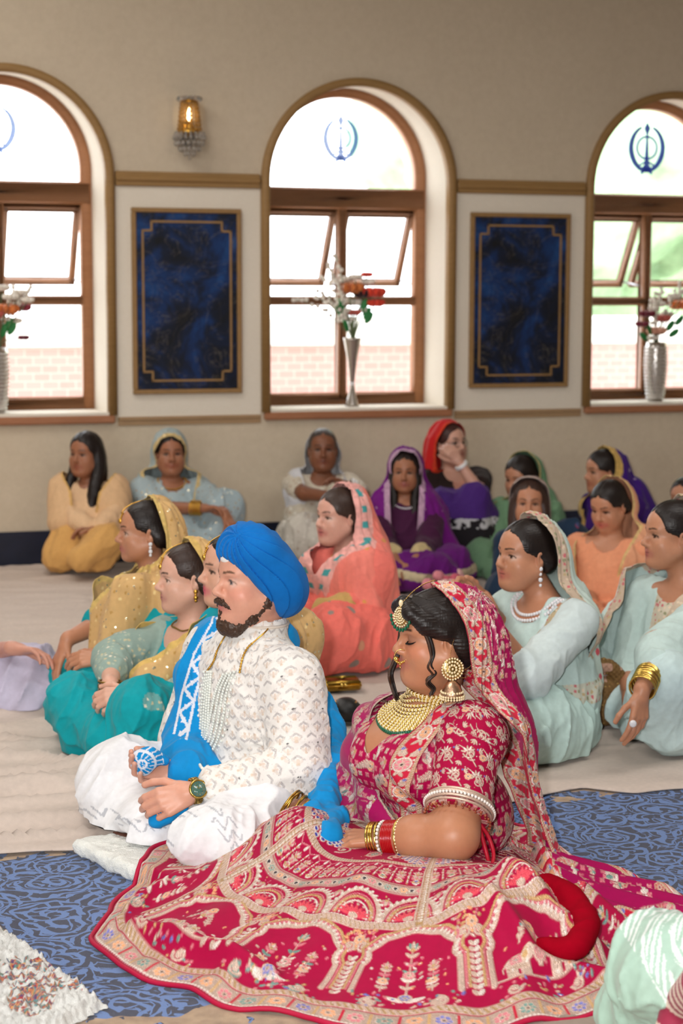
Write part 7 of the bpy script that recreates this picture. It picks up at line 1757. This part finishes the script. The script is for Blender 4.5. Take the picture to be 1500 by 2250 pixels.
    def mint_t2(V, c, S0, bf, lf, outs):
        s_, e_, w_, d = outs[0]; c = np.where(((np.abs((V - S0) @ lf) < .06) & ((V - S0) @ bf > .02))[:, None], emb_c(V, np.tile(C(206, 196, 176), (len(V), 1))), c)
        u = (V - e_) @ nz(w_ - e_); m = (seg_d(V, e_, w_) < .09) & (np.abs(u + .05) < .02); return np.where(m[:, None], emb_c(V, np.tile(C(214, 196, 180), (len(V), 1))), c)
    o = guest('woman in mint suit at right edge with gold bangles, beside a woven bag', 6.05, (1474, 1170), (-.97, -.24, 0), (1500, 1300), (1520, 1545), bf=(-.75, -.66), s=.97, skin='tan', line=.080, shw=.175, h=.0046, hb=.0034, top=C(200, 222, 218), bottom=C(200, 222, 222), full=.2, lip=C(170, 92, 88), decolt=.04, tcol=mint_t2,
          arms=[dict(side=1, el=(1448, 1440, -.44), wr=(1412, 1512, -.64), sl=.60, rs=1.35, d=(-.15, -.25, -.95), n=(-.5, .6, -.2), th=-1, curl=(.25, .3, .4, .5), r=1.1), dict(side=-1, el=(1380, 1470, .05), wr=(1385, 1530, -.2), sl=.6, d=(-.1, -.3, -.9))],
          legs=[dict(side=1, kn=(1470, 1500, -.5), an=(1500, 1585, -.45), r=1.15), dict(side=-1, kn=(1345, 1520, .05), an=(1420, 1590, -.25), r=1.)], hems=[((1450, 1540, -.45), (1465, 1590, -.45), .10, .08), ((1490, 1560, -.4), (1520, 1600, -.4), .11, .08)],
          veil=dict(col=C(206, 226, 222), f=(-.9, -.44), yo=[(.13, -.035), (.06, -.055), (0, -.062), (-.06, -.05), (-.12, -.02), (-.25, .05), (-.5, .1)], hw=[(.13, .2), (-.12, .14), (-.3, .09), (-.5, .07)], bw=.05, bc=C(204, 182, 160), bpat=mint_b, pat=red_f2, hem=.14, alpha=.97,
                    drape=[((1412, 1280, .1), (1385, 1420, .05), .075, .09), ((1360, 1370, .05), (1345, 1430, .0), .06, .06), ((1540, 1310, 0), (1550, 1450, 0), .09, .09)]))
    W = o[0][2]; d = o[0][3]; bangles('gold_bangle', W - d * .005, nz(W - o[0][1]), .041, 9, metal_mat('bright_gold', (244, 206, 110), .2), o['g'], .011, .0034, .12)
    mb = MB(); hnd = W + d * .10; mb.ball(hnd + np.array([-.02, -.03, 0]), (.012, .006, .012), 8, 6); mb.done('finger_ring', M_crys, o['g'])

if want('edge'):
    # lavender-clad guest cut off by the left edge of the photo
    lv = C(196, 190, 212); A = lambda x, y, Y=6.5: at(x, y, Y)
    o = guest('guest in lavender skirt cut off by the left edge, one hand on the knee', 6.55, (-150, 1190), (.3, -.95, 0), (-150, 1310), (-120, 1500), bf=(.3, -.95), s=.95, skin=C(206, 150, 130), h=.0066, top=lv, bottom=lv, shw=.16, arms=[dict(side=1, el=(-40, 1440, -.1), wr=(28, 1428, -.34), sl=.6, d=(1, -.2, -.1))],
          legs=[dict(side=1, kn=(62, 1480, -.20), an=(10, 1545, -.3), r=1.1), dict(side=-1, kn=(-180, 1500, -.35), an=(-60, 1540, -.4))], hems=[((70, 1480, -.2), (125, 1530, -.28), .085, .05), ((40, 1500, -.2), (60, 1540, -.3), .10, .08)], lfold=.012)
    # mint-shawled knee in the bottom right corner
    mg = C(166, 196, 180); k0 = at(1500, 2060, 3.35); g = thing('person', 'guest in mint green shawl cut off by the bottom right corner, bent knee showing', 'person', (1.0, 3.2, 0))
    sk = SKIN['brown']; c0 = np.array([1.02, 3.10, .12]); kn = onz(1480, 2128, .20); an = np.array([kn[0] + .02, kn[1] - .16, .06])
    B = Sculpt(); B.cone(c0, c0 + UP * .46, .12, .12, .05, sk); B.cone(c0, kn - UP * .06, .07, .05, .03, sk); B.cone(kn - UP * .06, an, .05, .035, .03, sk); Hd = Head(c0 + UP * .72, (-.9, .3, 0), .95); head_prims(B, Hd, sk, c0 + UP * .52); B.cone(c0 + UP * .45 + np.array([-.1, .08, 0]), c0 + np.array([-.15, .2, .18]), .045, .04, .03, sk)
    V, Q = B.mesh(.007, 1); V[:, 2] = np.maximum(V[:, 2], .022); build('body', V, Q, M_skin, g, B.color(V))
    Hr = Sculpt(); hair_cap(Hr, Hd, C(28, 20, 18)); solidmesh('hair', Hr, .006, M_hair, g)
    D = Sculpt(); D.cone(kn - UP * .01, onz(1408, 2235, .05), .084, .060, .05, mg); D.cone(kn - UP * .01, onz(1490, 2245, .05), .088, .08, .05, mg); D.cone(kn, c0 + UP * .06, .088, .14, .05, mg); D.cone(onz(1400, 2165, .09), onz(1400, 2225, .05), .045, .05, .04, mg); D.cone(c0, c0 + UP * .48, .17, .17, .05, mg)
    D.folds(.022, drapery(13., 3., (-.35, -.3, -.85), .22, 1.8)); D.folds(.006, drapery(30., 8., (-.5, 0, -.8), .25))
    V, Q = D.mesh(.0060, 1, hi=np.array([kn[0] + .22, 9, .5])); V[:, 2] = np.maximum(V[:, 2], .024); V, Q = subdiv(V, Q)
    T2 = Sculpt(); T2.cone(c0 + UP * .02, c0 + UP * .46, .17, .165, .05); T2.ell(c0 + UP * .03, (.24, .2, .11), None, .06); T2.folds(.008, drapery(12., 2.)); V2, Q2 = T2.mesh(.008, 1); V2[:, 2] = np.maximum(V2[:, 2], .024); build('tunic', V2, Q2, cloth('mint_organza', .55, .15, 900., .12, spec=.4), g, mg)
    # white stitched leaf trails across the lap cloth
    u = (V - kn) @ nz((.85, -.5, 0)) * 1.; v = (V - kn) @ nz((.3, -.55, .75)); reg = (V - kn) @ np.array([1., .1, .55]) > -.055
    st = np.mod(v * 17 + .25 * np.sin(u * 30), 1.); lf_ = (np.abs(np.mod(u * 62 + st * 1.5, 1) - .5) < .24) & (np.abs(st - .5) < .28); zg = np.abs(np.mod(u * 16, 1) - .5) * 2; bandm = (np.abs(st - .06) < .10) & (np.abs((st * 4 - zg * .3)) > .06)
    c = np.tile(mg, (len(V), 1)); c = np.where((reg & (lf_ | bandm))[:, None], C(226, 234, 230), c); build('shawl', V, Q, cloth('mint_organza', .55, .15, 900., .12, spec=.4), g, c)
    E = Sculpt(); e0 = onz(1496, 2205, .17); E.cone(e0, onz(1478, 2262, .13), .030, .030, .02); E.cone(e0, onz(1560, 2160, .26), .03, .05, .02)
    def pc(V, c):
        r = np.linalg.norm(V - (e0 + np.array([-.005, -.02, -.02])), axis=1); return np.where((np.mod(r * 38, 1) < .5)[:, None], C(150, 44, 70), C(228, 206, 190))
    solidmesh('printed_sleeve', E, .004, cloth('printed_silk', .7, .1, 900., .1), g, C(226, 206, 190), colfn=pc)

# ------------------------------------------------------------------ loose things
if want('props'):
    # gold clutch and dark pouch on the sheet between the couple and the guests
    p0 = onz(752, 1512, .02); g = thing('clutch_bag', 'slim gold clutch bag lying on the sheet between groom and bride', 'bag', p0); mb = MB(); dx = nz((1, .18, 0)); dy = np.cross(UP, dx); fr = np.stack([dx, dy, UP], 1); T_ = lambda V: p0 + V @ fr.T
    mb.box((-.068, -.05, .0), (.068, .05, .038), T_, bev=.008); mb.done('case', metal_mat('clutch_gold', (196, 158, 70), .35), g); mb = MB(); mb.box((-.069, -.052, .017), (.069, .052, .021), T_); mb.done('rim', metal_mat(), g); mb = MB(); mb.ball(T_(np.array([-.008, -.055, .024])), .007, 8, 6); mb.ball(T_(np.array([.006, -.055, .024])), .007, 8, 6); mb.done('clasp', metal_mat('bright_gold', (244, 206, 110), .2), g)
    S = Sculpt(); q = onz(762, 1596, .0); S.ell(q + UP * .06, (.05, .06, .045), None, .02, C(16, 16, 18)); S.ell(q + UP * .045 + np.array([.03, .01, 0]), (.04, .05, .025), None, .02, C(16, 16, 18)); S.folds(.004, crumple(16.)); V, Q = S.mesh(.005, 1); V[:, 2] = np.maximum(V[:, 2], .022)
    bg = thing('pouch', 'small black pouch with gold trim on the sheet behind the bride', 'bag', q); build('body', V, Q, cloth('black_leather', .45, 0., 300., .2, spec=.5), bg, C(16, 16, 18)); mb = MB(); mb.tube(ring_pts(q + UP * .088, UP, .036, 20), .004, 6, closed=True); mb.done('gold_rim', metal_mat(), bg)
    # woven handbag
    b0 = onz(1318, 1600, .0) + UP * .02; bag = thing('handbag', 'brown woven handbag with cut-out handle on the sheet beside the mint-clad woman', 'bag', b0); S = Sculpt(); ax = nz((1., .12, 0)); ay = np.cross(UP, ax); R = np.stack([ax, ay, UP], 1)
    S.ell(b0 + UP * .085, (.100, .050, .085), R, .02); S.ell(b0 + UP * .045, (.105, .056, .050), R, .03)
    pts = [b0 + ax * (.078 * math.cos(t)) + UP * (.125 + .085 * math.sin(t)) for t in np.linspace(0, math.pi, 14)]; S.chain(pts, [.016] * 14, .025); S.folds(.0022, lambda P: np.sin((P - b0) @ ax * 330) * np.sin(P[..., 2] * 330)); V, Q = S.mesh(.0032, 0); V[:, 2] = np.maximum(V[:, 2], .021); c = np.tile(C(122, 92, 54), (len(V), 1)) * (.75 + .5 * vnoise(V * 120))[:, None]
    m = vnoise(V * 150) > .86; c[m] = C(190, 156, 90); m = (V[:, 2] > b0[2] + .155) & (vnoise(V * 40) > .42); c[m] = C(190, 150, 130); build('woven_body', V, Q, cloth('woven_straw', .7, 0., 300., .5), bag, c)
    # posy of pink flowers on the sheet
    pq = onz(985, 1306, .02); py = thing('posy', 'small posy of pink flowers with green leaves on the floor behind the bride', 'flowers', pq)
    rg = np.random.default_rng(8)
    for k in range(9):
        c = pq + np.array([rg.normal() * .06, rg.normal() * .05, .05 + .05 * rg.random()]); S = Sculpt(); S.ell(c, .026, None, .01); S.folds(.007, lambda P: np.sin(np.linalg.norm(P - c, axis=-1) * 300 + 3 * np.arctan2(P[..., 1] - c[1], P[..., 0] - c[0]))); solidmesh('bloom', S, .005, cloth('petal', .6, .2, 300., .1), py, (C(222, 140, 150), C(232, 184, 180), C(206, 96, 116))[k % 3])
    mb = MB()
    for k in range(16): a = rg.random() * 6.28; c = pq + np.array([.10 * math.cos(a), .07 * math.sin(a), .03 + .03 * rg.random()]); mb.ball(c, (.035, .012, .005), 8, 5, R=frame(nz(rg.normal(size=3) + UP * 2)))
    mb.done('leaves', flat('leaf_green', C(60, 104, 62), .6, var=.3), py)
    # shaggy pale rug, bottom left
    cr = [onz(0, 2045)[:2], onz(242, 2222)[:2], onz(95, 2290)[:2], onz(-300, 2330)[:2], onz(-350, 2010)[:2]]
    cr = np.array(cr); S_ = .0030; x0, y0 = cr.min(0) - .02; x1, y1 = cr.max(0) + .02; x0 = max(x0, -.95); y0 = max(y0, 3.3)
    gx, gy = np.meshgrid(np.arange(x0, x1, S_), np.arange(y0, y1, S_), indexing='ij'); n, m = gx.shape; P = np.stack([gx.ravel(), gy.ravel(), 0 * gx.ravel()], 1); sd = np.full(len(P), 9.)
    for k in range(len(cr)):
        a_, b_ = cr[k], cr[(k + 1) % len(cr)]; t_ = (b_ - a_) / np.linalg.norm(b_ - a_); sd = np.minimum(sd, -((P[:, 0] - a_[0]) * t_[1] - (P[:, 1] - a_[1]) * t_[0]) * -1 if False else ((P[:, 0] - a_[0]) * t_[1] - (P[:, 1] - a_[1]) * t_[0]))
    if (sd > 0).sum() < 50: sd = -sd
    sd = sd + .010 * (vnoise(P * 120) - .5) + .006 * (vnoise(P * 40) - .5); pile = vnoise(np.stack([P[:, 0] * 170 + 2 * vnoise(P * 30), P[:, 1] * 60, 0 * sd], 1)); P[:, 2] = (.012 + .020 * pile + .010 * vnoise(P * 55)) * sstep(-.004, .02, sd) + .002
    i = np.arange(n - 1)[:, None] * m + np.arange(m - 1)[None]; Q = np.stack([i, i + m, i + m + 1, i + 1], -1).reshape(-1, 4); V, Q, g_ = cut(P, Q, sd)
    c = np.tile(C(226, 226, 222), (len(V), 1)) * (.9 + .15 * vnoise(V * 90))[:, None]; w1 = vnoise(V * 10 + 3); k2 = vnoise(V * 70)
    pal = np.array([C(178, 60, 58), C(222, 160, 96), C(96, 60, 110), C(200, 120, 80), C(90, 150, 160), C(110, 130, 110)]); idx = (k2 * 17).astype(int) % 6
    c1 = onz(85, 2150)[:2]; c2 = onz(75, 2225)[:2]; c3 = onz(160, 2196)[:2]; c4 = onz(10, 2062)[:2]; mot = np.zeros(len(V), bool)
    for cc_, rx, ry in ((c1, .14, .035), (c2, .05, .10), (c3, .045, .022), (c4, .05, .03), (onz(20, 2180)[:2], .12, .03)): mot |= (((V[:, 0] - cc_[0]) / rx) ** 2 + ((V[:, 1] - cc_[1]) / ry) ** 2 < 1 + .8 * (w1 - .5))
    mot &= (vnoise(V * 100) > .42); c = np.where(mot[:, None], pal[idx], c)
    t = NT('shaggy_pile'); a = t.attr('col'); t.base(a.outputs[0]); t.set(rough=.95, sheen=.3, spec=.1); t.bump(t.noise(500., 3., t.mapping(t.obj(), (1, .4, 1))).outputs[0], .8, .006); tag(build('shaggy_rug', V, Q, t.m, None, c), 'shaggy white rug with coloured flecks at bottom left', 'rug')

if want('vases'):
    rg = np.random.default_rng(12)
    def bloom(c, r, col, par, nm='flower'):
        mb = MB(); r = r * 1.3
        for ring_, (n, rr, tl) in enumerate(((9, 1., .35), (7, .72, .8), (5, .42, 1.3))):
            for k in range(n):
                a = 2 * math.pi * (k + .5 * ring_) / n + rg.random() * .2; d = nz((math.cos(a) * math.cos(tl), math.sin(a) * math.cos(tl), math.sin(tl))); mb.ball(c + d * r * rr * .55, (r * .20, r * .36 * rr, r * .50 * rr), 7, 5, col=col * (.85 + .3 * rg.random()), R=frame(d, np.cross(UP, d)))
        mb.ball(c + UP * r * .1, r * .22, 7, 5, col=col * .5); return mb.done(nm, cloth('petal', .6, .2, 300., .1), par, cols=True)
    OR_, RD_, BK_, WH_, PK_ = C(214, 120, 60), C(222, 66, 44), C(46, 18, 28), C(240, 232, 220), C(206, 100, 90)
    spec = {1: dict(px=772, py=893, lab='middle window', prof='flute', fl=[(768, 640, .066, OR_), (796, 650, .052, BK_), (818, 648, .060, RD_), (822, 670, .045, RD_), (803, 606, .03, RD_), (775, 690, .035, PK_), (752, 664, .034, WH_), (782, 668, .034, WH_), (798, 684, .030, WH_), (806, 624, .034, WH_), (760, 616, .034, WH_), (778, 612, .034, WH_), (765, 704, .030, WH_), (742, 622, .03, WH_)], top=742, lv=[(748, 668), (743, 682), (758, 715), (804, 688), (808, 698), (798, 670)], sp=[(718, 580), (706, 610), (700, 640), (690, 652), (640, 656), (735, 560), (726, 600)]),
            2: dict(px=1437, py=876, lab='right window', prof='urn', fl=[(1492, 672, .062, OR_), (1452, 700, .045, PK_), (1420, 690, .042, C(120, 30, 50)), (1408, 712, .035, C(120, 30, 50)), (1440, 728, .050, C(236, 176, 150)), (1462, 690, .036, WH_), (1478, 650, .036, WH_), (1446, 668, .034, WH_), (1500, 640, .034, WH_), (1430, 742, .03, WH_)], top=748, lv=[(1424, 720), (1470, 712), (1490, 700), (1412, 736), (1478, 728)], sp=[(1436, 640), (1450, 630), (1490, 620), (1426, 660)]),
            0: dict(px=-8, py=905, lab='left window', prof='urn', fl=[(10, 690, .060, OR_), (46, 684, .042, C(150, 50, 70)), (20, 660, .036, WH_), (40, 650, .034, WH_), (2, 640, .036, WH_), (58, 666, .03, WH_), (30, 712, .034, WH_), (50, 748, .026, C(110, 24, 50)), (-20, 700, .05, PK_)], top=768, lv=[(18, 716), (24, 726), (6, 730)], sp=[(60, 636), (30, 632), (66, 640)])}
    for k, d in spec.items():
        def wp(px, py, dep=.11):
            r_ = _ray(px, py); o_ = np.array([0, 0, CAM_H]); p_ = WO + EN * dep; t_ = ((p_ - o_) @ EN) / (r_ @ EN); return o_ + r_ * t_
        b = wp(d['px'], d['py']); b[2] = SILL + .0165; tp = wp(d['px'], d['top']); hgt = tp[2] - b[2]
        vs = thing('vase', 'tall %s vase on the sill of the %s' % ('silver trumpet' if d['prof'] == 'flute' else 'silver hammered', d['lab']), 'vase', b)
        if d['prof'] == 'flute':
            prof = [(0, 0), (.040, 0), (.038, .01), (.022, hgt * .17), (.013, hgt * .33), (.016, hgt * .40), (.030, hgt * .7), (.050, hgt * .97), (.052, hgt), (.047, hgt), (.028, hgt * .7), (.0, hgt * .45)]
            MB().lathe(b, prof, 40, flute=lambda a, z: .05 * math.sin(a * 14)).done('vessel', metal_mat('mirror_silver', (196, 190, 184), .18), vs); MB().lathe(b + UP * hgt * .34, [(.012, -.012), (.018, 0), (.012, .012)], 16).done('collar', M_crys, vs)
        else:
            prof = [(0, 0), (.046, 0), (.050, .02), (.062, hgt * .35), (.068, hgt * .65), (.064, hgt * .9), (.060, hgt), (.053, hgt), (.055, hgt * .8), (0, hgt * .6)]; MB().lathe(b, prof, 36).done('vessel', metal_mat('silver_mosaic', (206, 202, 198), .22), vs); mb = MB()
            for j in range(15):
                for i in range(22): a = 2 * math.pi * (i + .5 * (j % 2)) / 22; z = hgt * (.06 + .9 * j / 15); r_ = np.interp(z, [p[1] for p in prof[1:7]], [p[0] for p in prof[1:7]]); mb.ball(b + np.array([r_ * math.cos(a), r_ * math.sin(a), z]), .0088, 6, 4)
            mb.done('beading', metal_mat('silver_mosaic', (206, 202, 198), .22), vs)
        fa = thing('flower_arrangement', 'artificial flowers in %s standing in the vase at the %s' % (('orange, red and black', 'orange, red and black', 'orange and blush')[(0, 1, 2)[k]] if k else 'orange and cream', d['lab']), 'flowers', tp)
        fc = tp + UP * .01; st = MB()
        for (x, y, r_, col) in d['fl']:
            c = wp(x, y, .11 + rg.normal() * .035); bloom(c, r_, col, fa); st.tube(curvept([b + UP * hgt * .8, tp + (c - tp) * .25 + UP * .02, c], 10), .003, 5)
        for (x, y) in d['sp']:
            c = wp(x, y, .09 + rg.normal() * .04); P = curvept([tp, (tp + c) / 2 + UP * .05, c], 14); mb = MB(); mb.tube(P, .002, 5, col=C(110, 120, 84))
            for j in range(4, 14): mb.ball(P[j] + rg.normal(size=3) * .007, .013, 6, 5, col=WH_)
            mb.done('blossom_spray', cloth('petal', .6, .2, 300., .1), fa, cols=True)
        st.done('stems', flat('stem_green', C(96, 110, 70), .7), fa)
        for (x, y) in d['lv']:
            c = wp(x, y, .09); mb = MB(); dd = nz(c - tp + UP * .03); mb.ball(c, (.006, .020, .040), 8, 6, R=frame(dd, np.cross(UP, dd) + .01)); mb.done('leaf', flat('bright_leaf', C(44, 128, 66), .55, var=.3), fa)
_PAT.clear()
import gc; gc.collect()
